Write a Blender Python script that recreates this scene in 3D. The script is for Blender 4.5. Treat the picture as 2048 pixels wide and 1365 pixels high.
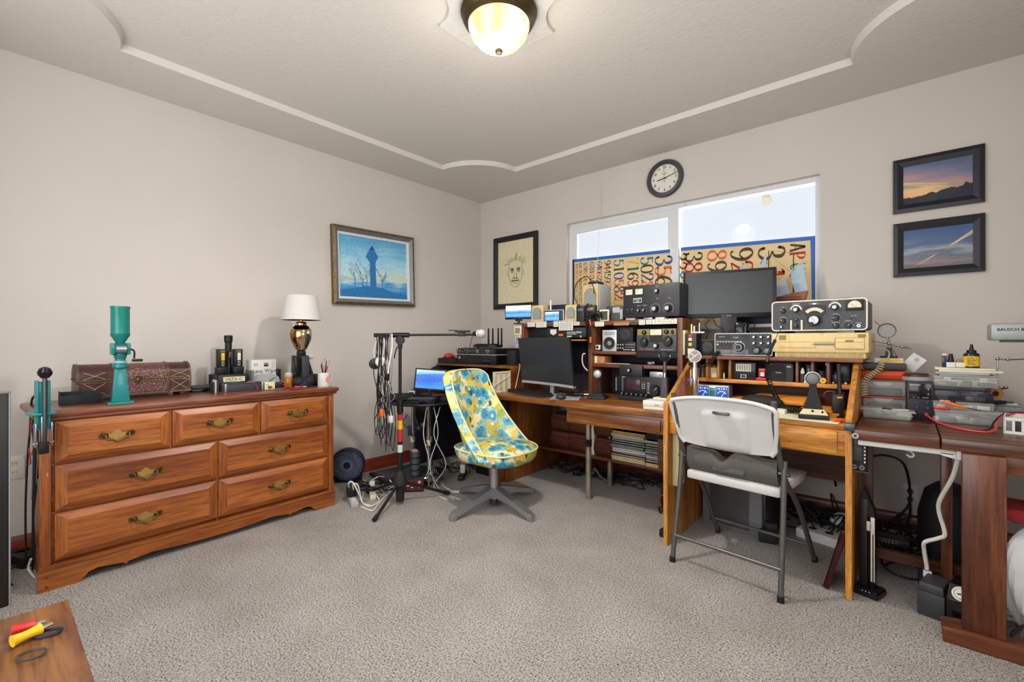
import bpy, bmesh, math, random
from mathutils import Vector, Matrix
R = math.radians
random.seed(7)
for _o in list(bpy.data.objects): bpy.data.objects.remove(_o)
SC = bpy.context.scene
COL = SC.collection

# ---------------------------------------------------------------- camera, world, exposure
cd = bpy.data.cameras.new('camera'); cam = bpy.data.objects.new('camera', cd); COL.objects.link(cam)
cam.location = (3.3512, -3.3880, 1.0695); cam.rotation_euler = (R(90), 0, 0.7122)
cd.sensor_width = 36; cd.lens = 16.066; cd.clip_start = .02
SC.camera = cam
SC.view_settings.view_transform = 'Standard'; SC.view_settings.look = 'None'
SC.view_settings.exposure = 0.03; SC.view_settings.gamma = 1.0; SC.view_settings.use_curve_mapping = False
W = bpy.data.worlds.new('sky'); SC.world = W; W.use_nodes = True
_nt = W.node_tree; _bg = _nt.nodes['Background']
_tc = _nt.nodes.new('ShaderNodeTexCoord'); _sp = _nt.nodes.new('ShaderNodeSeparateXYZ'); _cr = _nt.nodes.new('ShaderNodeValToRGB')
_nt.links.new(_tc.outputs['Generated'], _sp.inputs[0]); _nt.links.new(_sp.outputs['Z'], _cr.inputs[0]); _nt.links.new(_cr.outputs[0], _bg.inputs[0])
_cr.color_ramp.elements[0].color = (.80, .86, .93, 1); _cr.color_ramp.elements[1].color = (.62, .78, 1, 1); _bg.inputs[1].default_value = 1.0
def area(name, loc, rot, sx, sy, power, col, spread=180):
    l = bpy.data.lights.new(name, 'AREA'); l.shape = 'RECTANGLE'; l.size = sx; l.size_y = sy; l.energy = power; l.color = col; l.spread = R(spread)
    o = bpy.data.objects.new(name, l); COL.objects.link(o); o.location = loc; o.rotation_euler = rot; return o
# two added fill lamps, set in unseen wall openings behind and beside the camera
area('added_fill_front', (2.2, -3.97, 1.45), (R(90), 0, 0), 2.6, 1.7, 54, (1.0, .985, .965))
area('added_fill_side', (4.12, -2.4, 1.6), (R(90), 0, R(90)), 1.5, 1.2, 26, (1.0, .98, .95))
area('daylight_back_window', (2.0, .35, 1.95), (R(-62), 0, 0), 1.8, .5, 16, (.86, .93, 1.0))

# ---------------------------------------------------------------- materials
MS = {}
def C(h):
    if isinstance(h, str):
        h = h.lstrip('#'); v = [int(h[i:i+2], 16)/255 for i in (0, 2, 4)]
        return tuple(x/12.92 if x <= .04045 else ((x+.055)/1.055)**2.4 for x in v) + (1,)
    return tuple(h)[:3] + (1,)
def nodes(name):
    m = bpy.data.materials.new(name); m.use_nodes = True; nt = m.node_tree
    MS[name] = m; return m, nt, nt.nodes['Principled BSDF']
def tex(nt, typ, scale, mapping=(1, 1, 1), rot=(0, 0, 0), **k):
    tc = nt.nodes.new('ShaderNodeTexCoord'); mp = nt.nodes.new('ShaderNodeMapping'); t = nt.nodes.new(typ)
    nt.links.new(tc.outputs['Object'], mp.inputs[0]); nt.links.new(mp.outputs[0], t.inputs['Vector'])
    mp.inputs['Scale'].default_value = mapping; mp.inputs['Rotation'].default_value = rot
    t.inputs['Scale'].default_value = scale
    for a, b in k.items():
        if a in t.inputs: t.inputs[a].default_value = b
    return t
def ramp(nt, src, stops):
    r = nt.nodes.new('ShaderNodeValToRGB'); el = r.color_ramp.elements
    while len(el) > 1: el.remove(el[-1])
    for i, (p, c) in enumerate(stops):
        e = el[0] if i == 0 else el.new(p)
        e.position = p; e.color = C(c)
    nt.links.new(src, r.inputs[0]); return r
def mix(nt, fac, a, b, blend='MIX'):
    n = nt.nodes.new('ShaderNodeMix'); n.data_type = 'RGBA'; n.blend_type = blend
    for i, v in ((0, fac), (6, a), (7, b)):
        if isinstance(v, (int, float)): n.inputs[i].default_value = v
        elif isinstance(v, (tuple, str)): n.inputs[i].default_value = C(v)
        else: nt.links.new(v, n.inputs[i])
    return n.outputs[2]
def bump(nt, bs, src, strength, dist=.002):
    b = nt.nodes.new('ShaderNodeBump'); b.inputs['Strength'].default_value = strength; b.inputs['Distance'].default_value = dist
    nt.links.new(src, b.inputs['Height']); nt.links.new(b.outputs[0], bs.inputs['Normal'])
def mat(name, c, rough=.5, metal=0., var=.06, ns=40, bmp=.05, em=None, es=1., alpha=1., trans=0., ior=1.45, coat=0.):
    if name in MS: return MS[name]
    m, nt, bs = nodes(name); c = C(c)
    n = tex(nt, 'ShaderNodeTexNoise', ns, Detail=3.)
    lo = tuple(max(0, x*(1-var)) for x in c[:3]); hi = tuple(min(1, x*(1+var)) for x in c[:3])
    r = ramp(nt, n.outputs['Fac'], [(.3, lo), (.7, hi)]); nt.links.new(r.outputs[0], bs.inputs['Base Color'])
    bs.inputs['Roughness'].default_value = rough; bs.inputs['Metallic'].default_value = metal
    bs.inputs['IOR'].default_value = ior; bs.inputs['Coat Weight'].default_value = coat
    if bmp: bump(nt, bs, n.outputs['Fac'], bmp, .001)
    if trans: bs.inputs['Transmission Weight'].default_value = trans
    if alpha < 1: bs.inputs['Alpha'].default_value = alpha
    if em: bs.inputs['Emission Color'].default_value = C(em); bs.inputs['Emission Strength'].default_value = es
    return m
def wood(name, dark, mid, light, axis='x', sc=9., rough=.4, fleck=0., fx=None, coat=.15):
    m, nt, bs = nodes(name)
    mp = {'x': (.07, 1, 1), 'y': (1, .07, 1), 'z': (1, 1, .07)}[axis]
    n = tex(nt, 'ShaderNodeTexNoise', sc*3, mp, Detail=8., Roughness=.62, Distortion=.4)
    n2 = tex(nt, 'ShaderNodeTexNoise', sc*.6, mp, Detail=2.)
    n3 = tex(nt, 'ShaderNodeTexNoise', sc*22, mp, Detail=3.)
    r = ramp(nt, n.outputs['Fac'], [(.30, dark), (.48, mid), (.68, light)])
    r2 = ramp(nt, n2.outputs['Fac'], [(.35, '#9a8a80'), (.62, '#ffffff')])
    o = mix(nt, .65, r.outputs[0], r2.outputs[0], 'MULTIPLY')
    r3 = ramp(nt, n3.outputs['Fac'], [(.40, '#8d7a6c'), (.52, '#ffffff')])
    o = mix(nt, .45, o, r3.outputs[0], 'MULTIPLY')
    if fleck:
        f1 = tex(nt, 'ShaderNodeTexNoise', 70, tuple(x*1.2 if x == 1 else .25 for x in mp), Detail=2.)
        rr = ramp(nt, f1.outputs['Fac'], [(.735, '#000000'), (.79, '#aaaaaa')])
        o = mix(nt, rr.outputs[0], o, fx or '#d8b48c')
    nt.links.new(o, bs.inputs['Base Color']); bs.inputs['Roughness'].default_value = rough
    bs.inputs['Coat Weight'].default_value = coat; bs.inputs['Coat Roughness'].default_value = .25
    bump(nt, bs, n3.outputs['Fac'], .12, .001); return m
for ax in 'xyz':
    wood('dresser_wood_'+ax, '#7e3c14', '#ab5e22', '#c27830', ax, 5, .42, .8, '#dcb083')
    wood('desk_wood_'+ax, '#6e3b16', '#8f5420', '#b8782f', ax, 7, .33)
    wood('oak_'+ax, '#a5651d', '#c8842e', '#dba04a', ax, 10, .4)
    wood('hutch_wood_'+ax, '#5c3220', '#7b4830', '#8f5a3c', ax, 9, .45)
    wood('bench_wood_'+ax, '#43200f', '#68371e', '#8c5434', ax, 6, .33, .6, '#a5714a')
wood('walnut_top', '#7a4a2c', '#a8703f', '#c08a55', 'x', 5, .35)
wood('dresser_top', '#63331f', '#86492e', '#9c6040', 'x', 5, .3, .7, '#c09070')
wood('cherry_trim_x', '#5a1f12', '#7c2f1c', '#93402a', 'x', 6, .35)
wood('cherry_trim_y', '#6a2414', '#943a22', '#a84a2e', 'y', 6, .35)
wood('cubby_wood', '#4a2818', '#6b3d26', '#84502f', 'x', 10, .5)
mat('black', '#0f1011', .45); mat('black_gloss', '#0e0f11', .15); mat('black_soft', '#191a1c', .7); mat('screen_off', '#25292c', .28, bmp=0)
mat('dark_grey', '#34363a', .5); mat('panel_grey', '#3e3f44', .5); mat('panel_dark', '#242629', .45); mat('mid_grey', '#6c6e70', .5); mat('light_grey', '#a8abac', .45)
mat('white', '#d3d2ce', .5); mat('white_plastic', '#d6d5d1', .38, bmp=.02); mat('cream', '#dccfa8', .5); mat('beige', '#cdbb88', .5, bmp=.02)
mat('pc_beige', '#d9c187', .5, bmp=.02); mat('pc_beige_dark', '#8c7a4c', .6); mat('paper', '#d8d5c9', .8); mat('paper_yellowed', '#e0d7b4', .8)
mat('steel', '#b9bcbe', .28, 1.); mat('chrome', '#d8d9da', .12, 1.); mat('aluminium', '#a9adb0', .4, .85, bmp=.03); mat('dark_steel', '#55585a', .35, .8)
mat('brass', '#d8b26c', .3, 1.); mat('aged_brass', '#6b5636', .35, .9); mat('bronze', '#54462f', .38, .8); mat('silver_plastic', '#b3b6b9', .35, .3)
mat('teal', '#157a7a', .35, coat=.3); mat('teal_dark', '#12706f', .4); mat('red', '#c22a25', .4); mat('orange', '#e0661c', .45); mat('yellow', '#e3b51e', .45)
mat('blue', '#2356a8', .4); mat('green', '#1f8f70', .45); mat('ink', '#26282b', .7); mat('white_ink', '#dcdcd6', .6); mat('dial_cream', '#d9d2b4', .5)
mat('rubber', '#151515', .85); mat('white_cable', '#dcdad4', .5); mat('black_cable', '#141416', .6); mat('grey_cable', '#7f8183', .6); mat('red_cable', '#b3262a', .5)
mat('frame_black', '#191a22', .4); mat('kraft', '#b07a4c', .8); mat('orange_plastic', '#d8481c', .35, alpha=.9); mat('smoked', '#2c3038', .2, alpha=.55)
mat('clear_plastic', '#e4e8e4', .1, alpha=.26, bmp=0, var=.01); mat('clear_glass', '#ffffff', .03, alpha=.12, bmp=0); mat('amber', '#a86a14', .2, alpha=.85)
mat('teal_clear', '#0a8578', .2, alpha=.86, em=None); mat('vinyl', '#dfe1e3', .4, bmp=.0, var=.01); mat('envelope', '#d98a2b', .7); mat('maroon', '#5c1f1c', .6)
mat('grey_fabric', '#55534f', .95, ns=180, var=.2, bmp=.4); mat('shade_fabric', '#cdcbc7', .8, ns=150, bmp=.1); mat('chair_frame', '#5c5c59', .42, .55)
mat('seal_grey', '#8f9192', .5); mat('navy', '#131c3a', .5); mat('navy_board', '#23242e', .7); mat('lcd', '#7c837b', .4); mat('pink', '#d8a08c', .5)
mat('fan_grille', '#8c98bc', .3, .2); mat('print_face', '#d9cdb0', .8); mat('red_white', '#a8323a', .9)

m, nt, bs = nodes('wall_paint')
n = tex(nt, 'ShaderNodeTexNoise', 75, Detail=4., Roughness=.6); n2 = tex(nt, 'ShaderNodeTexNoise', 1.3, Detail=2.)
r = ramp(nt, n2.outputs['Fac'], [(.3, '#cdc6be'), (.7, '#d2cbc4')]); nt.links.new(r.outputs[0], bs.inputs['Base Color'])
bs.inputs['Roughness'].default_value = .75; bump(nt, bs, n.outputs['Fac'], .45, .0035)
m, nt, bs = nodes('ceiling_paint')
n = tex(nt, 'ShaderNodeTexNoise', 55, Detail=5., Roughness=.65); bs.inputs['Base Color'].default_value = C('#d8d3cb')
bs.inputs['Roughness'].default_value = .85; bump(nt, bs, n.outputs['Fac'], .6, .005)
m, nt, bs = nodes('carpet')
n = tex(nt, 'ShaderNodeTexNoise', 150, Detail=3., Roughness=.75); n2 = tex(nt, 'ShaderNodeTexNoise', 3.5, Detail=3.); v = tex(nt, 'ShaderNodeTexVoronoi', 190)
r = ramp(nt, n.outputs['Fac'], [(.35, '#37322f'), (.445, '#a09a94'), (.60, '#cdc8c2')])
r2 = ramp(nt, n2.outputs['Fac'], [(.3, '#eae8e6'), (.7, '#ffffff')]); o = mix(nt, 1., r.outputs[0], r2.outputs[0], 'MULTIPLY')
nt.links.new(o, bs.inputs['Base Color']); bs.inputs['Roughness'].default_value = .95; bs.inputs['Specular IOR Level'].default_value = .1
o2 = mix(nt, .5, n.outputs['Fac'], v.outputs['Distance']); bump(nt, bs, o2, .9, .012)
# floral upholstery
m, nt, bs = nodes('floral')
wz = tex(nt, 'ShaderNodeTexNoise', 9, Detail=2.)
def vor(scale, off):
    v = nt.nodes.new('ShaderNodeTexVoronoi'); v.inputs['Scale'].default_value = scale
    tc = nt.nodes.new('ShaderNodeTexCoord'); a = nt.nodes.new('ShaderNodeVectorMath'); a.operation = 'MULTIPLY_ADD'
    nt.links.new(wz.outputs['Color'], a.inputs[0]); a.inputs[1].default_value = (.09, .09, .09); nt.links.new(tc.outputs['Object'], a.inputs[2])
    b = nt.nodes.new('ShaderNodeVectorMath'); b.inputs[1].default_value = off; nt.links.new(a.outputs[0], b.inputs[0])
    nt.links.new(b.outputs[0], v.inputs['Vector']); return v
v1, v2, v3, v4 = vor(12.5, (0, 0, 0)), vor(22, (3, 1, 2)), vor(13, (7, 5, 1)), vor(75, (1, 1, 1))
base = ramp(nt, vor(12, (9, 9, 9)).outputs['Color'], [(.0, '#e2bd2b'), (.38, '#efe2b0'), (.5, '#d4aa1c'), (.72, '#7f9a33'), (.85, '#eac83c')]).outputs[0]
blue = ramp(nt, v1.outputs['Distance'], [(.0, '#14466b'), (.12, '#1d6f9c'), (.26, '#4aa6c0'), (.36, '#2f8ab0'), (.44, '#8ecbd2')]).outputs[0]
petal = ramp(nt, v4.outputs['Distance'], [(.0, '#7fc4d0'), (.35, '#ffffff'), (.6, '#a8c8cc')]).outputs[0]
blue = mix(nt, .7, blue, petal, 'MULTIPLY')
o = mix(nt, ramp(nt, v1.outputs['Distance'], [(.53, '#ffffff'), (.57, '#000000')]).outputs[0], base, blue)
o = mix(nt, ramp(nt, v2.outputs['Distance'], [(.24, '#ffffff'), (.28, '#000000')]).outputs[0], o, ramp(nt, v2.outputs['Color'], [(.2, '#d6a91b'), (.5, '#2b7ba8'), (.8, '#f0e6c4')]).outputs[0])
lv = tex(nt, 'ShaderNodeTexVoronoi', 10, (1.9, 1.9, .9), (0, R(25), R(20)))
o = mix(nt, ramp(nt, lv.outputs['Distance'], [(.20, '#ffffff'), (.23, '#000000')]).outputs[0], o, ramp(nt, lv.outputs['Color'], [(.3, '#6b4122'), (.6, '#5a3216'), (.8, '#8a9a2e')]).outputs[0])
nt.links.new(o, bs.inputs['Base Color']); bs.inputs['Roughness'].default_value = .45; bs.inputs['Coat Weight'].default_value = .25
bump(nt, bs, wz.outputs['Fac'], .1, .004)
# leather chest
m, nt, bs = nodes('embossed_leather')
v = tex(nt, 'ShaderNodeTexVoronoi', 78); v.feature = 'DISTANCE_TO_EDGE'
r = ramp(nt, v.outputs['Distance'], [(.02, '#9a7468'), (.07, '#431a1e'), (.3, '#58242a')]); nt.links.new(r.outputs[0], bs.inputs['Base Color']); bs.inputs['Roughness'].default_value = .4
bump(nt, bs, v.outputs['Distance'], .4, .002)
mat('chest_brown', '#46231f', .4, var=.3, ns=30); mat('chest_strap', '#5a4436', .4, .2)
# mercury glass
m, nt, bs = nodes('mercury_glass')
n = tex(nt, 'ShaderNodeTexNoise', 9, (1, 1, .35), Detail=5.)
r = ramp(nt, n.outputs['Fac'], [(.38, '#8a5a2a'), (.5, '#c8a878'), (.6, '#d8d4c8')]); nt.links.new(r.outputs[0], bs.inputs['Base Color'])
bs.inputs['Metallic'].default_value = 1; bs.inputs['Roughness'].default_value = .14
# screens and pictures: local x,z of the sheet drives the picture
def pic(name, w, h, build, em=0., rough=.3):
    m, nt, bs = nodes(name)
    tc = nt.nodes.new('ShaderNodeTexCoord'); sp = nt.nodes.new('ShaderNodeSeparateXYZ'); nt.links.new(tc.outputs['Object'], sp.inputs[0])
    def norm(out, s, o):
        a = nt.nodes.new('ShaderNodeMath'); a.operation = 'MULTIPLY_ADD'; nt.links.new(out, a.inputs[0]); a.inputs[1].default_value = s; a.inputs[2].default_value = o; return a.outputs[0]
    u = norm(sp.outputs['X'], 1/w, .5); v = norm(sp.outputs['Z'], 1/h, 0)
    o = build(nt, u, v); nt.links.new(o, bs.inputs['Base Color']); bs.inputs['Roughness'].default_value = rough
    if em: nt.links.new(o, bs.inputs['Emission Color']); bs.inputs['Emission Strength'].default_value = em
    return m
def addn(nt, a, b, k):
    n = nt.nodes.new('ShaderNodeMath'); n.operation = 'MULTIPLY_ADD'; nt.links.new(b, n.inputs[0]); n.inputs[1].default_value = k; nt.links.new(a, n.inputs[2]); return n.outputs[0]
def sc_(nt, a, k):
    n = nt.nodes.new('ShaderNodeMath'); n.operation = 'MULTIPLY'; nt.links.new(a, n.inputs[0]); n.inputs[1].default_value = k; return n.outputs[0]
def sea(nt, u, v):
    n = tex(nt, 'ShaderNodeTexNoise', 90, (.25, 1, 1.6), Detail=5.)
    f = addn(nt, sc_(nt, v, .72), n.outputs['Fac'], .36)
    return ramp(nt, f, [(.14, '#1f5fc8'), (.35, '#6fb4e8'), (.52, '#2f7fd0'), (.66, '#8fb8e0'), (.78, '#eaf2f8'), (1., '#d8e8f4')]).outputs[0]
def desktop(nt, u, v):
    n = tex(nt, 'ShaderNodeTexNoise', 120, Detail=5.)
    f = addn(nt, v, u, -.12); b = ramp(nt, f, [(0, '#1e86d8'), (.35, '#1250c8'), (.62, '#1f6fe0'), (.68, '#7fb4f0'), (.9, '#c8e0f8')]).outputs[0]
    s = ramp(nt, n.outputs['Fac'], [(.62, '#000000'), (.70, '#9fd0ff')]).outputs[0]
    return mix(nt, .6, b, s, 'ADD')
def sunset(nt, u, v):
    n = tex(nt, 'ShaderNodeTexNoise', 9, (.5, 1, 2), Detail=6.); f = sc_(nt, addn(nt, addn(nt, v, n.outputs['Fac'], .7), u, .3), .6)
    s = ramp(nt, f, [(.25, '#f0a464'), (.42, '#f4c48c'), (.50, '#a8a08c'), (.58, '#b49090'), (.68, '#8c8094'), (.80, '#647090'), (.95, '#46587c')]).outputs[0]
    t = tex(nt, 'ShaderNodeTexNoise', 16, Detail=5.); g = addn(nt, addn(nt, v, t.outputs['Fac'], -.28), u, -.14)
    return mix(nt, ramp(nt, g, [(0., '#ffffff'), (.012, '#000000')]).outputs[0], s, '#1c1e26')
def trails(nt, u, v):
    n = tex(nt, 'ShaderNodeTexNoise', 9, (.5, 1, 2), Detail=6.); f = sc_(nt, addn(nt, v, n.outputs['Fac'], .9), .58)
    return ramp(nt, f, [(.22, '#384858'), (.32, '#8c7478'), (.42, '#54687e'), (.50, '#98a0a8'), (.60, '#44608a'), (.80, '#28508a')]).outputs[0]
def tower(nt, u, v):
    n = tex(nt, 'ShaderNodeTexNoise', 14, (.4, 1, 2.5), Detail=5.); n2 = tex(nt, 'ShaderNodeTexNoise', 160, Detail=2.)
    f = sc_(nt, addn(nt, v, n.outputs['Fac'], .5), .7)
    s = ramp(nt, f, [(.20, '#2c7fc4'), (.30, '#4f9cd4'), (.38, '#cfdcc0'), (.5, '#b4d8e4'), (.62, '#8cc4e0'), (.78, '#5aa4cc'), (.95, '#4088b0')]).outputs[0]
    return mix(nt, .35, s, ramp(nt, n2.outputs['Fac'], [(.4, '#2f7fc0'), (.6, '#d8ecf4')]).outputs[0], 'OVERLAY')
pic('sea_screen', .13, .08, sea, .45); pic('desktop_screen', .24, .16, desktop, .45)
pic('photo_sunset', .29, .23, sunset); pic('photo_trails', .29, .23, trails); pic('tower_painting', .7, .55, tower, rough=.5)
mat('meter_glow', '#1b3a78', .4, em='#2c5cc8', es=.45); mat('meter_mark', '#c8e4ff', .4, em='#bfe0ff', es=2.)
mat('blue_led', '#3030ff', .4, em='#5050ff', es=4.); mat('red_led', '#ff2020', .4, em='#ff4060', es=3.); mat('lcd_lit', '#3a4560', .3, em='#3a6080', es=.6)
m, nt, bs = nodes('lamp_glass')
n = tex(nt, 'ShaderNodeTexNoise', 9, (1, 1, .3), Detail=3.)
r = ramp(nt, n.outputs['Fac'], [(.36, '#ffcf5c'), (.47, '#ffe9a8'), (.58, '#fffaf0')]); nt.links.new(r.outputs[0], bs.inputs['Emission Color']); bs.inputs['Emission Strength'].default_value = 1.25
bs.inputs['Base Color'].default_value = C('#a89878'); bs.inputs['Roughness'].default_value = .3

# ---------------------------------------------------------------- mesh helpers
def cr(pts, k=8, closed=False):
    P = [Vector(p) for p in pts]; out = []
    if len(P) < 3: return P
    n = len(P)
    for i in range(n if closed else n-1):
        a = P[(i-1) % n] if (closed or i > 0) else P[0]*2-P[1]
        b = P[i]; c = P[(i+1) % n]; d = P[(i+2) % n] if (closed or i < n-2) else P[-1]*2-P[-2]
        for j in range(k):
            t = j/k; out.append(.5*((2*b)+(c-a)*t+(2*a-5*b+4*c-d)*t*t+(3*b-a-3*c+d)*t**3))
    if not closed: out.append(P[-1])
    return out
FONT = {}
class B:
    def __init__(s, bev=0): s.bm = bmesh.new(); s.ms = []; s.T = Matrix(); s.sm = True
    def at(s, loc=(0, 0, 0), rot=(0, 0, 0)):
        s.T = Matrix.Translation(loc) @ (Matrix.Rotation(R(rot[2]), 4, 'Z') @ Matrix.Rotation(R(rot[1]), 4, 'Y') @ Matrix.Rotation(R(rot[0]), 4, 'X')); return s
    def mi(s, m):
        if m not in s.ms: s.ms.append(m)
        return s.ms.index(m)
    def add(s, vs, fs, m):
        i = s.mi(m); V = [s.bm.verts.new(s.T @ Vector(v)) for v in vs]; F = []
        for f in fs:
            try: q = s.bm.faces.new([V[k] for k in f]); q.material_index = i; F.append(q)
            except ValueError: pass
        return V, F
    def box(s, x0, x1, y0, y1, z0, z1, m='black', bev=0, seg=2, tz=0, tx=0, ty=0):
        # tx, ty, tz: shrink of the top face in x and y (taper)
        vs = [(x0, y0, z0), (x1, y0, z0), (x1, y1, z0), (x0, y1, z0), (x0+tx, y0+ty, z1), (x1-tx, y0+ty, z1), (x1-tx, y1-ty, z1), (x0+tx, y1-ty, z1)]
        V, F = s.add(vs, [(3, 2, 1, 0), (4, 5, 6, 7), (0, 1, 5, 4), (1, 2, 6, 5), (2, 3, 7, 6), (3, 0, 4, 7)], m)
        if bev:
            E = {e for f in F for e in f.edges}
            r = bmesh.ops.bevel(s.bm, geom=list(E), offset=bev, segments=seg, affect='EDGES', profile=.5, clamp_overlap=True)
            for f in r['faces']: f.material_index = s.mi(m)
        return s
    def cyl(s, p0, p1, r, m='black', r1=None, seg=20, cap=True):
        r1 = r if r1 is None else r1
        p0 = Vector(p0); p1 = Vector(p1); d = (p1-p0).normalized(); a = d.orthogonal().normalized(); b = d.cross(a)
        vs = []
        for p, rr in ((p0, r), (p1, r1)):
            vs += [p+a*math.cos(2*math.pi*i/seg)*rr+b*math.sin(2*math.pi*i/seg)*rr for i in range(seg)]
        fs = [(i, (i+1) % seg, seg+(i+1) % seg, seg+i) for i in range(seg)]
        if cap: fs += [tuple(range(seg))[::-1], tuple(range(seg, 2*seg))]
        s.add(vs, fs, m); return s
    def lathe(s, prof, m='black', c=(0, 0, 0), seg=28, axis='z', mats=None):
        vs = []; n = len(prof)
        for (r, z) in prof:
            for i in range(seg):
                t = 2*math.pi*i/seg; x, y = r*math.cos(t), r*math.sin(t)
                p = {'z': (x, y, z), 'y': (x, -z, y), 'x': (z, x, y)}[axis]
                vs.append((c[0]+p[0], c[1]+p[1], c[2]+p[2]))
        i0 = s.mi(m); V = [s.bm.verts.new(s.T @ Vector(v)) for v in vs]
        for k in range(n-1):
            mm = s.mi(mats[k]) if mats else i0
            for i in range(seg):
                j = (i+1) % seg
                q = s.bm.faces.new([V[k*seg+i], V[k*seg+j], V[(k+1)*seg+j], V[(k+1)*seg+i]]); q.material_index = mm
        if prof[0][0] > 1e-6: s.bm.faces.new(V[:seg][::-1]).material_index = s.mi(mats[0]) if mats else i0
        if prof[-1][0] > 1e-6: s.bm.faces.new(V[-seg:]).material_index = s.mi(mats[-1]) if mats else i0
        return s
    def tube(s, pts, r, m='black', seg=8, k=6, smooth=True, closed=False):
        P = cr(pts, k, closed) if smooth else [Vector(p) for p in pts]
        n = len(P); rs = r if callable(r) else (lambda t: r)
        vs = []; up = None
        for i, p in enumerate(P):
            d = ((P[(i+1) % n]-P[i-1]) if closed else (P[min(i+1, n-1)]-P[max(i-1, 0)])).normalized()
            if up is None: up = d.orthogonal().normalized()
            a = (up-d*up.dot(d))
            a = a.normalized() if a.length > 1e-6 else d.orthogonal().normalized()
            up = a; b = d.cross(a); rr = rs(i/max(1, n-1))
            vs += [p+a*math.cos(2*math.pi*j/seg)*rr+b*math.sin(2*math.pi*j/seg)*rr for j in range(seg)]
        fs = []
        for i in range(n if closed else n-1):
            q = (i+1) % n
            fs += [(i*seg+j, i*seg+(j+1) % seg, q*seg+(j+1) % seg, q*seg+j) for j in range(seg)]
        if not closed: fs += [tuple(range(seg))[::-1], tuple(range((n-1)*seg, n*seg))]
        s.add(vs, fs, m); return s
    def coil(s, path, rc, turns, rw, m='black_cable', seg=5, rc1=None):
        P = cr(path, 10); L = [0]
        for i in range(1, len(P)): L.append(L[-1]+(P[i]-P[i-1]).length)
        out = []; N = turns*9; up = None; rc1 = rc if rc1 is None else rc1
        for q in range(N+1):
            t = q/N; l = t*L[-1]; i = 0
            while i < len(L)-2 and L[i+1] < l: i += 1
            f = (l-L[i])/max(1e-9, L[i+1]-L[i]); p = P[i].lerp(P[i+1], f); d = (P[i+1]-P[i]).normalized()
            if up is None: up = d.orthogonal().normalized()
            a = (up-d*up.dot(d)).normalized(); up = a; b = d.cross(a); w = 2*math.pi*turns*t; rr = rc+(rc1-rc)*t
            out.append(p+a*math.cos(w)*rr+b*math.sin(w)*rr)
        return s.tube(out, rw, m, seg, smooth=False)
    def prism(s, pts, axis, a0, a1, m='black', bev=0):
        f = {'x': lambda a, p: (a, p[0], p[1]), 'y': lambda a, p: (p[0], a, p[1]), 'z': lambda a, p: (p[0], p[1], a)}[axis]
        n = len(pts); vs = [f(a0, p) for p in pts]+[f(a1, p) for p in pts]
        fs = [tuple(range(n))[::-1], tuple(range(n, 2*n))]+[(i, (i+1) % n, n+(i+1) % n, n+i) for i in range(n)]
        V, F = s.add(vs, fs, m)
        if bev:
            E = {e for q in F for e in q.edges}
            bmesh.ops.bevel(s.bm, geom=list(E), offset=bev, segments=2, affect='EDGES', clamp_overlap=True)
        return s
    def sph(s, c, r, m='black', seg=16, rings=10):
        r = (r, r, r) if isinstance(r, (int, float)) else r
        vs = [(c[0], c[1], c[2]-r[2])]
        for k in range(1, rings):
            ph = math.pi*k/rings-math.pi/2
            vs += [(c[0]+r[0]*math.cos(ph)*math.cos(2*math.pi*i/seg), c[1]+r[1]*math.cos(ph)*math.sin(2*math.pi*i/seg), c[2]+r[2]*math.sin(ph)) for i in range(seg)]
        vs.append((c[0], c[1], c[2]+r[2])); fs = [(0, 1+(i+1) % seg, 1+i) for i in range(seg)]
        for k in range(rings-2):
            a = 1+k*seg; fs += [(a+i, a+(i+1) % seg, a+seg+(i+1) % seg, a+seg+i) for i in range(seg)]
        a = 1+(rings-2)*seg; fs += [(a+i, a+(i+1) % seg, len(vs)-1) for i in range(seg)]
        s.add(vs, fs, m); return s
    def grid(s, fn, nu, nv, m='black', th=0):
        vs = [fn(i/nu, j/nv) for j in range(nv+1) for i in range(nu+1)]
        fs = [(j*(nu+1)+i, j*(nu+1)+i+1, (j+1)*(nu+1)+i+1, (j+1)*(nu+1)+i) for j in range(nv) for i in range(nu)]
        V, F = s.add(vs, fs, m)
        if th:
            bmesh.ops.recalc_face_normals(s.bm, faces=F)
            bmesh.ops.solidify(s.bm, geom=F, thickness=th)
            for f in s.bm.faces:
                if f.material_index >= len(s.ms): f.material_index = 0
        return s
    def text(s, t, x, z, size, m='white_ink', y=-.0006, al='CENTER', rot=(0, 0, 0), bold=0, sx=1., dep=0):
        cu = bpy.data.curves.new('t', 'FONT'); cu.body = t; cu.size = size; cu.align_x = al; cu.align_y = 'CENTER'; cu.offset = bold; cu.resolution_u = 3; cu.extrude = dep
        ob = bpy.data.objects.new('t', cu); me = bpy.data.meshes.new_from_object(ob)
        Mx = s.T @ Matrix.Translation((x, y, z)) @ Matrix.Rotation(R(90), 4, 'X') @ Matrix.Rotation(R(rot[2]), 4, 'Z') @ Matrix.Diagonal((sx, 1, 1, 1))
        i = s.mi(m); V = [s.bm.verts.new(Mx @ v.co) for v in me.vertices]
        for p in me.polygons:
            try: s.bm.faces.new([V[k] for k in p.vertices]).material_index = i
            except ValueError: pass
        bpy.data.objects.remove(ob); bpy.data.curves.remove(cu); bpy.data.meshes.remove(me); return s
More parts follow.
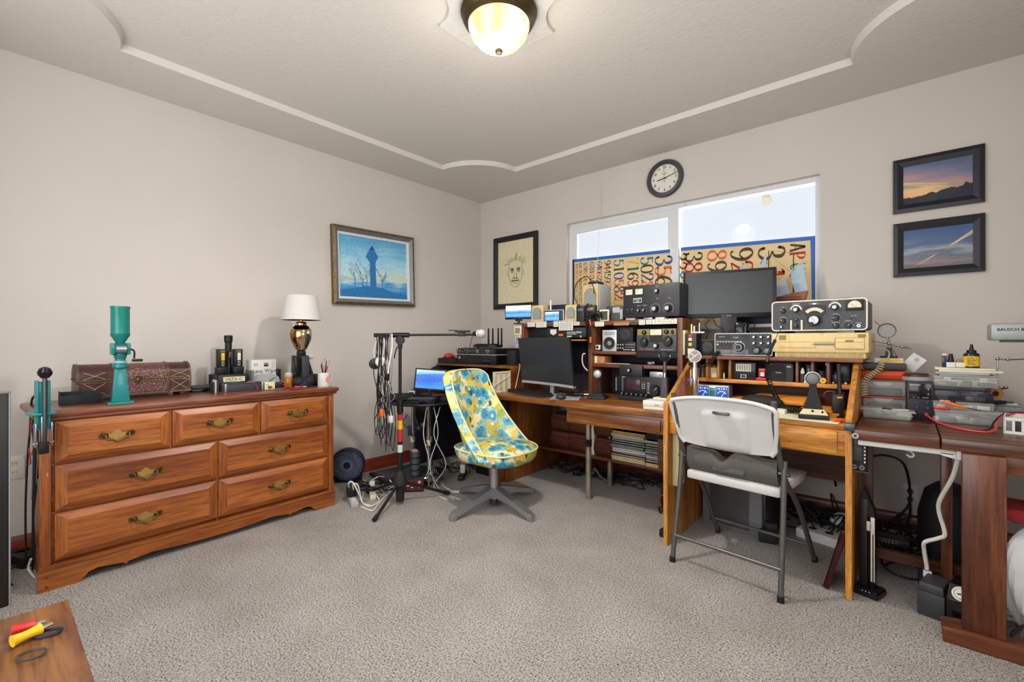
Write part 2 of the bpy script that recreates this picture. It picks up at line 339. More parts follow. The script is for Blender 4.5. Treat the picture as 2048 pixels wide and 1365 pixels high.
    def o(s, name, parent=None, label=None, cat=None, group=None, kind=None, loc=None, rz=0, sharp=32, rot=None):
        bm = s.bm; bmesh.ops.recalc_face_normals(bm, faces=bm.faces)
        ca = R(sharp)
        for f in bm.faces: f.smooth = True
        for e in bm.edges:
            if len(e.link_faces) == 2: e.smooth = e.calc_face_angle(0) < ca
            else: e.smooth = False
        me = bpy.data.meshes.new(name); bm.to_mesh(me); bm.free()
        for q in s.ms: me.materials.append(MS[q])
        ob = bpy.data.objects.new(name, me); COL.objects.link(ob)
        if parent: ob.parent = parent
        if loc: ob.location = loc
        if rz: ob.rotation_euler = (0, 0, R(rz))
        if rot: ob.rotation_euler = tuple(R(a) for a in rot)
        for k_, v_ in (('label', label), ('category', cat), ('group', group), ('kind', kind)):
            if v_: ob[k_] = v_
        return ob
def T(name, label, cat, loc=(0, 0, 0), rz=0, group=None, rot=None):
    o = bpy.data.objects.new(name, None); COL.objects.link(o); o.location = loc; o.rotation_euler = (0, 0, R(rz)); o.empty_display_size = .05
    if rot: o.rotation_euler = tuple(R(a) for a in rot)
    o['label'] = label; o['category'] = cat
    if group: o['group'] = group
    return o
def kids(o): return [c for c in bpy.data.objects if c.parent == o]
def copy(o, loc=None, rz=None, label=None, parent=None):
    c = o.copy(); COL.objects.link(c)
    if parent: c.parent = parent
    if loc: c.location = loc
    if rz is not None: c.rotation_euler = (0, 0, R(rz))
    if label: c['label'] = label
    for k in kids(o): copy(k, parent=c)
    return c
def cord(name, label, cat, pts, r, m, group=None, k=6): return B().tube(pts, r, m, 7, k).o(name, None, label, cat, group)
def knob(root, x, z, r, d=.018, m='black', cap='silver_plastic', y=0, tick=45, ticks=0, tr=1.35):
    b = B().cyl((x, y, z), (x, y-d*.4, z), r*1.12, m, seg=20).cyl((x, y-d*.4, z), (x, y-d, z), r, m, r*.9, 20)
    b.at((x, y-d-.0015, z), (0, tick, 0)).box(-.0009, .0009, -.0008, 0, r*.1, r*.9, 'white_ink').at()
    if ticks:
        for i in range(ticks):
            t = R(-130+260*i/(ticks-1)); b.at((x, y, z), (0, math.degrees(t), 0)).box(-.0006, .0006, -.0006, 0, r*tr, r*tr+r*.28, 'white_ink').at()
    k_ = b.o('knob', root)
    if cap: B().cyl((x, y-d, z), (x, y-d-.0012, z), r*.62, cap, seg=18).o('cap', k_)
    return k_
def meter(root, x0, x1, z0, z1, m='dial_cream', name='meter', rim='black', y=0):
    cx = (x0+x1)/2; w = x1-x0; h = z1-z0
    b = B().box(x0, x1, y-.004, y, z0, z1, rim, .001).box(x0+w*.06, x1-w*.06, y-.0045, y-.004, z0+h*.08, z1-h*.08, m)
    b.tube([(cx+w*.38*math.cos(t), y-.005, z0+h*.16+h*.62*math.sin(t)) for t in [R(25+130*i/8) for i in range(9)]], .0005, 'ink', 4, 2)
    b.tube([(cx, y-.005, z0+h*.12), (cx-w*.2, y-.005, z0+h*.75)], .0005, 'ink', 4, smooth=False)
    return b.o(name, root)
def screenbox(b, w, h, y, rim, m, border=.012, bz=0):
    return b.box(-w/2, w/2, y, y+.02, bz, bz+h, rim, .003).box(-w/2+border, w/2-border, y-.0012, y, bz+border, bz+h-border, m)
# ================================================================ THE ROOM
RX, RY, RH = 4.02, -3.86, 2.5
def st(b, name): return b.o(name, kind='structure')
st(B().box(-.15, RX+.15, RY-.15, .15, -.12, 0, 'carpet'), 'floor')
def tray(cx, cy, hx, hy, r, n=14):
    out = []
    for sx, sy, a0 in ((1, 1, 270), (-1, 1, 0), (-1, -1, 90), (1, -1, 180)):
        c = (cx+sx*hx, cy+sy*hy); seq = [(c[0]+r*math.cos(R(a0-90*i/n)), c[1]+r*math.sin(R(a0-90*i/n))) for i in range(n+1)]
        out += seq
    return out
b = B(); i = b.mi('ceiling_paint'); lp = tray(1.995, -1.913, 1.575, 1.465, .43)
V = [b.bm.verts.new((x, y, RH)) for x, y in lp]; E_ = [b.bm.edges.new((V[k], V[(k+1) % len(V)])) for k in range(len(V))]
O = [b.bm.verts.new(p) for p in ((-.1, RY-.1, RH), (RX+.1, RY-.1, RH), (RX+.1, .1, RH), (-.1, .1, RH))]; E_ += [b.bm.edges.new((O[k], O[(k+1) % 4])) for k in range(4)]
bmesh.ops.triangle_fill(b.bm, edges=E_, use_beauty=True, use_dissolve=False)
U = [b.bm.verts.new((1.995+(x-1.995)*.993, -1.913+(y+1.913)*.993, RH+.035)) for x, y in lp]
for k in range(len(V)): b.bm.faces.new([V[k], V[(k+1) % len(V)], U[(k+1) % len(V)], U[k]])
b.bm.faces.new(U)
b.box(-.1, RX+.1, RY-.1, .1, RH+.05, RH+.12, 'ceiling_paint')
st(b, 'ceiling')
b = B(); md = tray(1.99, -1.905, .268, .268, .165, 10); b.prism(md, 'z', RH+.018, RH+.04, 'white')
b.o('ceiling_medallion', kind='structure', label='white raised ceiling panel with scooped corners around the lamp')
st(B().tube([(1.78, -1.42, RH+.036), (1.43, -.72, RH+.036)], .0022, 'ceiling_paint', 5, smooth=False), 'trim_3')
st(B().box(-.12, 0, RY-.12, .12, 0, RH+.02, 'wall_paint'), 'wall_left')
WX0, WX1, WZ0, WZ1 = 1.068, 2.945, 1.165, 2.108
b = B()
for x0, x1, z0, z1 in ((0, WX0, 0, RH+.02), (WX1, RX, 0, RH+.02), (WX0, WX1, 0, WZ0), (WX0, WX1, WZ1, RH+.02)): b.box(x0, x1, 0, .13, z0, z1, 'wall_paint')
st(b, 'wall_back')
st(B().box(RX, RX+.12, RY-.12, -3.0, 0, RH+.02, 'wall_paint').box(RX, RX+.12, -1.75, .12, 0, RH+.02, 'wall_paint').box(RX, RX+.12, -3.0, -1.75, 0, 1.0, 'wall_paint').box(RX, RX+.12, -3.0, -1.75, 2.15, RH+.02, 'wall_paint'), 'wall_right')  # opening in this unseen wall is added for the side fill lamp
st(B().box(-.12, .9, RY-.12, RY, 0, RH+.02, 'wall_paint').box(3.5, RX+.12, RY-.12, RY, 0, RH+.02, 'wall_paint').box(.9, 3.5, RY-.12, RY, 0, .6, 'wall_paint').box(.9, 3.5, RY-.12, RY, 2.3, RH+.02, 'wall_paint'), 'wall_front')  # wide opening added to let the front fill lamp shine in
st(B().prism([(0, 0), (.016, 0), (.016, .075), (.010, .092), (.004, .1), (0, .1)], 'y', RY, -.016, 'cherry_trim_y'), 'baseboard_left')
st(B().prism([(0, 0), (-.016, 0), (-.016, .075), (-.010, .092), (-.004, .1), (0, .1)], 'x', 0.0, RX, 'cherry_trim_x'), 'baseboard_back')
# window
b = B(); F = 'vinyl'; y0, y1 = .045, .115
b.box(WX0, WX1, y0, y1, WZ0, WZ0+.035, F).box(WX0, WX1, y0, y1, WZ1-.035, WZ1, F).box(WX0, WX0+.03, y0, y1, WZ0+.035, WZ1-.035, F).box(WX1-.03, WX1, y0, y1, WZ0+.035, WZ1-.035, F)
b.box(2.02, 2.05, y0-.005, y1, WZ0+.035, WZ1-.035, F)
b.box(WX0+.03, 2.02, y0+.005, y0+.035, WZ1-.09, WZ1-.035, F).box(WX0+.03, 2.02, y0+.005, y0+.035, WZ0+.035, WZ0+.08, F)
b.box(WX0+.03, WX0+.075, y0+.005, y0+.035, WZ0+.08, WZ1-.09, F).box(1.965, 2.02, y0+.005, y0+.035, WZ0+.08, WZ1-.09, F)
w = st(b, 'window_1')
B().box(WX0+.07, 1.97, y0+.02, y0+.025, WZ0+.07, WZ1-.085, 'clear_glass').box(2.05, WX1-.03, y1-.03, y1-.025, WZ0+.03, WZ1-.035, 'clear_glass').o('pane', w)
B().box(WX0, WX1, -.012, y0, WZ0-.018, WZ0+.001, F, .004).o('window_sill', w)
b = B()
for px_, t in ((1.08, .7), (2.1, .5)): b.cyl((px_, y0+.0, WZ1-.02), (px_, y0-.01, WZ1-.02), .004, 'steel')
b.o('latch', w)
b = B().box(.9, 3.5, RY-.08, RY-.05, .6, .64, F).box(.9, 3.5, RY-.08, RY-.05, 2.26, 2.3, F).box(2.18, 2.22, RY-.08, RY-.05, .6, 2.3, F).box(.9, .94, RY-.08, RY-.05, .6, 2.3, F).box(3.46, 3.5, RY-.08, RY-.05, .6, 2.3, F)
st(b, 'added_window_front')  # unseen window frame, added around the front fill lamp
st(B().box(RX+.05, RX+.08, -3, -1.75, 1.0, 1.04, F).box(RX+.05, RX+.08, -3, -1.75, 2.11, 2.15, F).box(RX+.05, RX+.08, -3, -2.96, 1.0, 2.15, F).box(RX+.05, RX+.08, -1.79, -1.75, 1.0, 2.15, F), 'added_window_side')  # unseen frame added where the side fill lamp enters
# outside: eave board and a small floodlight hanging under it
B().box(1.0, 3.6, .5, .62, 2.235, 2.30, 'white').o('eave_board', None, 'white eave board outside above the right window pane', 'eave')
b = B().box(2.51, 2.58, .50, .512, 2.2, 2.235, 'white').tube([(2.545, .5, 2.2), (2.545, .485, 2.18), (2.545, .48, 2.16)], .006, 'light_grey', 6).cyl((2.545, .49, 2.17), (2.56, .45, 2.115), .022, 'cream', .036, 18)
b.o('floodlight', None, 'small cream floodlight under the eave outside the right window pane', 'floodlight')
# outlets
def outlet(name, loc, rz, label):
    t = T(name, label, 'outlet', loc, rz); B().box(-.036, .036, -.006, 0, -.058, .058, 'white_plastic', .003).o('cover_plate', t)
    for z in (-.022, .022): B().cyl((0, -.006, z), (0, -.0075, z), .016, 'cream', seg=18).box(-.007, -.005, -.008, -.0074, z-.004, z+.006, 'ink').box(.005, .007, -.008, -.0074, z-.004, z+.006, 'ink').o('receptacle', t)
    return t
outlet('wall_outlet', (3.366, 0, .21), 0, 'white wall outlet with two black plugs under the workbench')
outlet('wall_outlet', (0, -3.285, .44), 90, 'white wall outlet behind the dangling cables left of the dresser')
# ---------------------------------------------------------------- ceiling lamp
t = T('ceiling_lamp', 'bronze ceiling lamp with glowing amber glass bowl', 'ceiling lamp', (1.995, -1.905, RH+.018))
B().lathe([(.165, 0), (.168, -.012), (.16, -.022), (.162, -.03), (.15, -.045), (.152, -.05), (.138, -.062), (.134, -.058)], 'bronze', seg=48).o('canopy', t)
B().lathe([(.134, -.055), (.133, -.075), (.122, -.105), (.098, -.135), (.062, -.158), (.02, -.168), (0, -.169)], 'lamp_glass', seg=48).o('glass_bowl', t)
B().lathe([(0, -.166), (.013, -.168), (.017, -.175), (.013, -.184), (.005, -.188), (0, -.19)], 'bronze', seg=16).o('finial', t)
l = bpy.data.lights.new('bulb', 'SPOT'); l.energy = 90; l.spot_size = R(168); l.spot_blend = .8; l.color = (1, .94, .87); l.shadow_soft_size = .055
o = bpy.data.objects.new('bulb', l); COL.objects.link(o); o.location = (1.995, -1.905, 2.30)
l = bpy.data.lights.new('bulb_glow', 'POINT'); l.energy = 6; l.color = (1, .93, .84); l.shadow_soft_size = .12
o = bpy.data.objects.new('bulb_glow', l); COL.objects.link(o); o.location = (1.995, -1.905, 2.24)
# ---------------------------------------------------------------- pictures and clock on the walls
def frame(name, label, loc, rz, w, h, bw, depth, fm, mm, inner=0, innerm='white', roll=0, cat='framed picture', extra=None, lip=None):
    t = T(name, label, cat, loc, rot=(0, roll, rz)); b = B()
    def ring(o0, o1, ya, yb, m):
        W0, H0, W1, H1 = w/2-o0, h/2-o0, w/2-o1, h/2-o1
        q0 = [(-W0, -H0), (W0, -H0), (W0, H0), (-W0, H0)]; q1 = [(-W1, -H1), (W1, -H1), (W1, H1), (-W1, H1)]
        for k in range(4):
            a, c = q0[k], q0[(k+1) % 4]; d, e = q1[(k+1) % 4], q1[k]
            vs = [(a[0], -ya, a[1]), (c[0], -ya, c[1]), (d[0], -yb, d[1]), (e[0], -yb, e[1]), (a[0], -.001, a[1]), (c[0], -.001, c[1]), (d[0], -.001, d[1]), (e[0], -.001, e[1])]
            b.add(vs, [(0, 1, 2, 3), (7, 6, 5, 4), (0, 4, 5, 1), (3, 2, 6, 7)], m)
    ring(0, bw*.45, depth*.85, depth, fm); ring(bw*.45, bw, depth, depth*.6, lip or fm); b.o('frame', t)
    if inner: b = B(); ring(bw, bw+inner, depth*.55, depth*.4, innerm); b.o('liner', t)
    iw, ih = w/2-bw-inner, h/2-bw-inner
    p = B().box(-iw, iw, -.008, -.004, 0, 2*ih, mm).o('picture', t, loc=(0, 0, -ih))
    if extra: extra(t, iw, ih)
    return t
def sil(t, iw, ih):
    b = B()
    def T2(pts, r): b.tube([(x*iw, -.0095, z*ih) for x, z in pts], r, 'blue_paint', 5, 4)
    b.prism([(-.15*iw, -.62*ih), (.03*iw, -.62*ih), (.02*iw, .2*ih), (.10*iw, .42*ih), (.0, .6*ih), (-.08*iw, .62*ih), (-.16*iw, .6*ih), (-.27*iw, .38*ih), (-.15*iw, .2*ih)], 'y', -.0100, -.0092, 'blue_paint')
    b.prism([(-.17*iw, .62*ih), (.02*iw, .62*ih), (-.04*iw, .7*ih), (-.075*iw, .78*ih), (-.11*iw, .7*ih)], 'y', -.0102, -.009, 'blue_paint_dark')
    b.prism([(-1*iw, -1*ih), (1*iw, -1*ih), (.99*iw, -.86*ih), (.6*iw, -.8*ih), (.2*iw, -.64*ih), (-.3*iw, -.62*ih), (-.7*iw, -.74*ih), (-1*iw, -.78*ih)], 'y', -.0098, -.009, 'blue_paint')
    rnd = random.Random(3)
    for bx, hh in ((-.6, 1.0), (-.38, .62), (-.26, .9), (.2, .55)):
        T2([(bx, -.65), (bx+.02, -.4), (bx-.02, -.65+hh*.45)], .0025)
        for q in range(7):
            z0 = -.65+hh*(.3+.09*q/1.4); s = rnd.choice((-1, 1)); L = rnd.uniform(.06, .2)
            T2([(bx-.01, z0), (bx+s*L*.6, z0+L*.9), (bx+s*L, z0+L*1.5+.05)], .0012)
    b.o('painted_tower', t)
mat('blue_paint', '#2576b4', .6, var=.3, ns=90); mat('blue_paint_dark', '#174c80', .6); mat('gold_frame', '#6d5a3c', .4, .4, var=.3); mat('grey_frame', '#7b7f80', .4, .3); mat('liner_white', '#dcdcd8', .6)
frame('framed_painting', 'framed blue painting of a tower among bare trees on the left wall', (.002, -1.26, 1.67), 90, .76, .612, .045, .045, 'gold_frame', 'tower_painting', .018, 'liner_white', -1.4, extra=sil, lip='grey_frame')
def face(t, iw, ih):
    b = B(); y = -.0095; k = 'ink'; S = iw*.42
    def L(pts, r=.0014, m='pencil'): b.tube([(x*S, y, z*S+.0) for x, z in pts], r, m, 4, 5)
    for sx in (-1, 1):
        b.lathe([(.0, 0), (.018, 0), (.019, .0012), (0, .0014)], 'pencil_dark', (sx*.42*S, -.0088, .15*S), 16, 'y')
        b.lathe([(.0, 0), (.010, 0), (.011, .0012), (0, .0014)], 'print_face', (sx*.42*S, -.0102, .10*S), 14, 'y')
        b.lathe([(.0, 0), (.005, 0), (.005, .0012), (0, .0014)], 'ink', (sx*.42*S, -.0112, .11*S), 10, 'y')
        L([(sx*.72, .32), (sx*.45, .42), (sx*.2, .30)], .004); L([(sx*.1, -.1), (sx*.16, -.5), (sx*.26, -.62)], .002)
        L([(sx*.8, .9), (sx*.92, .3), (sx*.86, -.5), (sx*.62, -1.2), (sx*.3, -1.5), (0, -1.56)], .0018)
        L([(sx*.3, -.62), (sx*.5, -.85), (sx*.5, -1.05)], .002); L([(sx*.62, .0), (sx*.5, -.08), (sx*.3, -.05)], .0012)
        L([(sx*.95, .2), (sx*1.12, .1), (sx*1.05, -.35), (sx*.9, -.4)], .0015)
    L([(-.26, -.6), (-.1, -.68), (0, -.62), (.12, -.68), (.26, -.6)], .004, 'pencil_dark'); L([(-.46, -.98), (-.2, -.88), (0, -.95), (.2, -.88), (.46, -.98)], .006, 'pencil_dark'); L([(-.3, -1.12), (0, -1.2), (.3, -1.12)], .0025)
    rnd = random.Random(5)
    for q in range(46):
        a = R(rnd.uniform(5, 175)); x, z = math.cos(a)*.95, .75+math.sin(a)*.35; l = rnd.uniform(.25, .65)
        L([(x, z), (x+math.cos(a)*l*.6+rnd.uniform(-.1, .1), z+math.sin(a)*l*.6), (x+math.cos(a)*l*1.1, z+math.sin(a)*l+rnd.uniform(-.2, .1))], .0006)
    for q in range(6): L([(rnd.uniform(-.12, .12), 1.15), (rnd.uniform(-.1, .25), 1.5), (rnd.uniform(-.1, .4), 1.6+.1*q)], .0009)
    b.o('pencil_drawing', t)
mat('pencil', '#8b8a72', .8); mat('pencil_dark', '#45463c', .8)
frame('framed_drawing', 'black framed pencil drawing of an old man with wild hair', (.478, -.002, 1.742), 0, .552, .712, .05, .03, 'frame_black', 'paper_yellowed', extra=face)
def streaks(t, iw, ih):
    b = B()
    for k, (x0, z0) in enumerate(((-.62, -.86), (-.54, -.84), (-.46, -.82))):
        b.prism([(x0*iw, (z0)*ih), (1*iw, (.5+k*.07)*ih), (1*iw, (.54+k*.07)*ih), (x0*iw, (z0+.012)*ih)], 'y', -.0092, -.0085, 'contrail')
    b.o('contrails', t)
def streaks2(t, iw, ih):
    b = B()
    for z0, x1, z1 in ((.15, .3, -.22), (.05, .55, -.45), (.1, .1, -.2)): b.prism([(-1*iw, z0*ih), (x1*iw, z1*ih), (x1*iw, (z1+.02)*ih), (-1*iw, (z0+.035)*ih)], 'y', -.0092, -.0085, 'contrail')
    rnd = random.Random(2); pts = [(-1*iw, -1*ih)]
    for q in range(41):
        x = -1+q*.05; h = -.86+.10*math.sin(q*.9)+rnd.uniform(0, .07)+(.42 if x > .5 else 0)*min(1, (x-.5)*4)+(.1 if -.95 < x < -.6 else 0)
        if -.55 < x < -.1: h = -.98
        pts.append((x*iw, h*ih))
    pts.append((1*iw, -1*ih)); b.prism(pts, 'y', -.0096, -.0085, 'navy'); b.o('tree_silhouette', t)
mat('contrail', '#f0cfa0', .5)
frame('framed_photo', 'black framed photo of a sunset with dark tree tops, upper of the pair', (3.475, -.002, 1.938), 0, .364, .30, .044, .022, 'frame_black', 'photo_sunset', extra=streaks2)
frame('framed_photo', 'black framed photo of bright trails in a blue evening sky, lower of the pair', (3.476, -.002, 1.580), 0, .364, .30, .044, .022, 'frame_black', 'photo_trails', extra=streaks)
t = T('wall_clock', 'round grey rimmed wall clock above the window', 'clock', (1.964, -.001, 2.302)); mat('clock_rim', '#4c5056', .35, .3); mat('clock_face', '#e4e0d4', .6)
B().lathe([(.141, 0), (.143, .012), (.134, .03), (.118, .032), (.107, .02), (.105, .012)], 'clock_rim', axis='y', seg=48).o('rim', t)
b = B().lathe([(0, .0), (.107, .0), (.107, .012), (0, .0125)], 'clock_face', axis='y', seg=40)
for i in range(12):
    a = R(30*(i+1)); b.text(str(i+1), .086*math.sin(a), .086*math.cos(a), .026, 'ink', -.0135, bold=.0005)
for i in range(60):
    b.at((0, -.0132, 0), (0, 6*i, 0)).box(-.0004, .0004, -.0003, 0, .099, .104, 'ink').at()
b.text('QUARTZ', 0, .035, .010, 'ink', -.0135); b.o('dial', t)
B().at((0, -.016, 0), (0, -98, 0)).box(-.0032, .0032, -.001, 0, -.018, .058, 'ink').at().o('hour_hand', t)
B().at((0, -.018, 0), (0, 75, 0)).box(-.0024, .0024, -.001, 0, -.02, .1, 'ink').at().cyl((0, -.014, 0), (0, -.02, 0), .005, 'ink').o('minute_hand', t)
B().at((0, -.0195, 0), (0, -2, 0)).box(-.0008, .0008, -.0006, 0, -.03, .095, 'ink').at().o('second_hand', t)
B().tube([(1.42, -.006, 2.40), (1.419, -.012, 2.2), (1.412, -.03, 2.0), (1.405, -.05, 1.7), (1.40, -.10, 1.4), (1.395, -.12, 1.22)], .0018, 'white_cable', 5).o('antenna_wire', None, 'thin white wire hanging from the ceiling edge in front of the left pane', 'wire')
# number poster taped on the panes
mat('poster', '#e6cc98', .75, var=.04, ns=8, em='#e6cc98', es=.0); mat('tape_blue', '#2466b8', .5); mat('p_brown', '#4a3a38', .7); mat('p_red', '#b5232f', .7); mat('p_teal', '#12849a', .7); mat('p_blue', '#2c4796', .7); mat('p_orange', '#d8663f', .7); mat('p_yellow', '#ddb24a', .7); mat('p_green', '#2f5a4c', .7)
CY = ['p_brown', 'p_red', 'p_teal', 'p_brown', 'p_blue', 'p_orange', 'p_brown', 'p_red', 'p_yellow', 'p_green', 'p_brown', 'p_red']
GL = {'0': [[(.3, 1), (.5, .85), (.56, .5), (.5, .15), (.3, 0), (.1, .15), (.04, .5), (.1, .85), (.3, 1)]], '1': [[(.3, 0), (.3, 1)], [(.1, .015), (.5, .015)], [(.3, .98), (.12, .9)]],
 '2': [[(.08, .72), (.12, .92), (.3, 1), (.5, .88), (.5, .68), (.3, .36), (.06, .05)], [(.05, .04), (.35, .1), (.55, .06), (.56, .22)]], '3': [[(.1, .8), (.16, .95), (.32, 1), (.48, .86), (.44, .62), (.24, .53)], [(.24, .53), (.5, .42), (.54, .2), (.34, 0), (.14, .04), (.08, .2)]],
 '4': [[(.42, 1), (.03, .3)], [(.03, .28), (.58, .28)], [(.42, 1), (.42, 0)], [(.28, .015), (.56, .015)]], '5': [[(.14, .97), (.34, .92), (.5, .97)], [(.14, .97), (.12, .54)], [(.12, .52), (.32, .62), (.52, .48), (.53, .22), (.36, 0), (.14, .04), (.07, .18)]],
 '6': [[(.5, .86), (.4, .98), (.22, .9), (.07, .6), (.07, .25), (.3, 0), (.5, .14), (.5, .44), (.3, .58), (.1, .42)]], '7': [[(.06, .82), (.08, .96), (.3, .9), (.55, .97)], [(.55, .97), (.34, .5), (.26, .0)]],
 '8': [[(.3, .54), (.47, .66), (.48, .88), (.3, 1), (.12, .88), (.13, .68), (.3, .54)], [(.3, .54), (.53, .38), (.52, .12), (.3, 0), (.08, .12), (.07, .36), (.3, .54)]], '9': [[(.1, .14), (.2, .02), (.38, .1), (.53, .4), (.53, .75), (.3, 1), (.1, .86), (.1, .56), (.3, .42), (.5, .58)]],
 'A': [[(.04, .02), (.28, 1)], [(.3, 1), (.52, 0)], [(.14, .35), (.44, .35)], [(.4, .01), (.62, .01)]], 'P': [[(.12, 0), (.12, 1)], [(.12, .98), (.44, .95), (.5, .74), (.38, .54), (.12, .5)], [(.02, .01), (.26, .01)]], 'U': [[(.1, 1), (.1, .3), (.3, .02), (.5, .3), (.5, 1)]], 'I': [[(.3, 0), (.3, 1)], [(.16, .01), (.44, .01)], [(.16, .99), (.44, .99)]]}
def glyph(b, ch, cx, cz, size, m):
    for st_ in GL.get(ch, []):
        P = cr([(x-.3, 0, z-.5) for x, z in st_], 3); vs = []; n = len(P)
        for i, p in enumerate(P):
            d = (P[min(i+1, n-1)]-P[max(i-1, 0)]).normalized(); w = .028+.085*abs(d.z)**1.6*(.5+.5*math.sin(math.pi*i/(n-1)) if n > 3 else 1)
            for sg in (-1, 1):
                q = p+Vector((-d.z, 0, d.x))*sg*w*.75
                vs.append((cx+q.z*size, -.0022, cz-q.x*size))   # lettering turned a quarter turn clockwise
        b.add(vs, [(2*i, 2*i+1, 2*i+3, 2*i+2) for i in range(n-1)], m)
        if ch in '2356' and len(st_) > 4:
            e = P[0] if st_[0][0] < .2 and ch != '5' or ch == '6' else P[-1]
            b.cyl((cx+e.z*size, -.0012, cz-e.x*size), (cx+e.z*size, -.0022, cz-e.x*size), .065*size, m, seg=10)
def poster(label, x0, x1, z0, zl, zr, y, cols):
    t = T('number_poster', label, 'poster', ((x0+x1)/2, y, z0)); w = x1-x0; h0, h1 = zl-z0, zr-z0
    B().prism([(-w/2, 0), (w/2, 0), (w/2, h1), (-w/2, h0)], 'y', -.001, 0, 'poster').o('sheet', t)
    b = B(); q = .022
    b.prism([(-w/2, h0-q), (w/2, h1-q), (w/2, h1+.004), (-w/2, h0+.004)], 'y', -.0018, -.001, 'tape_blue')
    if x1 > 2.5: b.prism([(w/2-.022, .25*h1), (w/2+.002, .25*h1), (w/2+.002, h1), (w/2-.03, h1)], 'y', -.0019, -.001, 'tape_blue')
    else: b.prism([(-w/2, 0), (-w/2+.014, 0), (-w/2+.018, h0), (-w/2, h0)], 'y', -.0019, -.001, 'navy')
    b.o('tape', t)
    b = B()
    for x, size, s, c0, *_ in cols:
        zt = h0+(h1-h0)*((x-x0)/w)-.035; k = c0
        for ch in s:
            adv = size*.62
            if ch == ' ': zt -= size*.25; continue
            if ch == '.': b.cyl((x-(x0+x1)/2-size*.3, -.0012, zt-size*.12), (x-(x0+x1)/2-size*.3, -.002, zt-size*.12), size*.13, CY[0], seg=18); zt -= size*.3; continue
            if zt-adv < .01: break
            glyph(b, ch, x-(x0+x1)/2, zt-adv*.5, size, CY[k % 12]); zt -= adv; k += 1
    b.o('printed_digits', t); return t
poster('poster of coloured digits taped across the left window pane', 1.105, 1.985, 1.20, 1.79, 1.765, .038,
  [(1.935, .13, '356298', 4, 6), (1.802, .104, '5028841', 2), (1.683, .095, '7169399', 8), (1.558, .088, '5105820', 2), (1.454, .060, '9445923078', 0), (1.376, .052, '640628620', 2), (1.303, .048, '62803482534', 2), (1.238, .040, '6 98214808651328', 2), (1.188, .032, '64 0938446095505822317', 3), (1.152, .022, '4081284811174502841027019', 1), (1.128, .012, '38521105559644622948954930381964428810975665', 0)])
poster('poster of large coloured digits and letters taped across the right window pane', 2.055, 2.915, 1.20, 1.775, 1.735, .075,
  [(2.665, .155, '3.14', 0), (2.478, .145, '9265', 0), (2.315, .13, '8979', 5), (2.150, .125, '38462', 0), (2.045, .11, '338327', 0), (2.815, .085, 'AP UI', 0)])
# ================================================================ DRESSER and what stands on it
DA = 92.1; _a = R(DA)
def D(s, d, z=.77): return (.578+s*math.cos(_a)-d*math.sin(_a), -3.237+s*math.sin(_a)+d*math.cos(_a), z)
t = T('dresser', 'wide brown wooden dresser with seven raised panel drawers', 'dresser', D(0, 0, 0), DA)
Wd, Dp = 1.352, .46; dw = 'dresser_wood_'
b = B().box(.03, Wd-.012, .02, Dp, .10, .735, dw+'x', .002)
b.box(.006, .042, .006, .03, .10, .735, dw+'z', .003).box(Wd-.042, Wd-.006, .006, .03, .10, .735, dw+'z', .003)
for x in (.466, .889): b.box(x-.004, x+.004, .008, .03, .535, .735, dw+'z')
b.box(.671, .677, .008, .03, .1, .535, dw+'z')
for z in (.5365, .328): b.box(.04, Wd-.04, .010, .03, z-.003, z+.003, dw+'x')
b.o('body', t)
b = B().box(-.018, Wd+.018, -.022, Dp+.005, .742, .77, 'dresser_top', .008).box(-.006, Wd+.006, -.012, Dp, .728, .742, 'dresser_top', .004); b.o('top', t)
arch = [(0, 0), (0, .098), (Wd, .098), (Wd, 0), (1.235, 0), (1.215, .008), (1.19, .034), (1.16, .042), (1.09, .030), (1.07, .030), (1.06, .020), (1.05, .030), (.95, .040)]
arch += [(.95-.56*i/10, .04-.012*math.sin(math.pi*i/10)-.004*0) for i in range(1, 10)]
arch += [(.39, .040), (.30, .030), (.29, .020), (.28, .030), (.19, .042), (.16, .034), (.137, .008), (.117, 0)]
b = B().prism([(x, z) for x, z in arch], 'y', -.002, .018, dw+'x').prism([(-.002, .092), (.004, .106), (Wd-.004, .106), (Wd+.002, .092)], 'y', -.008, .02, dw+'x')
b.box(.02, .038, .018, Dp, 0, .106, dw+'y').box(Wd-.018, Wd, .018, Dp, 0, .106, dw+'y')
for x in (.018,):
    for z in (.02, .06): b.cyl((x+.008, -.0015, z), (x+.008, -.004, z), .0045, 'maroon', seg=12)
b.o('plinth', t)
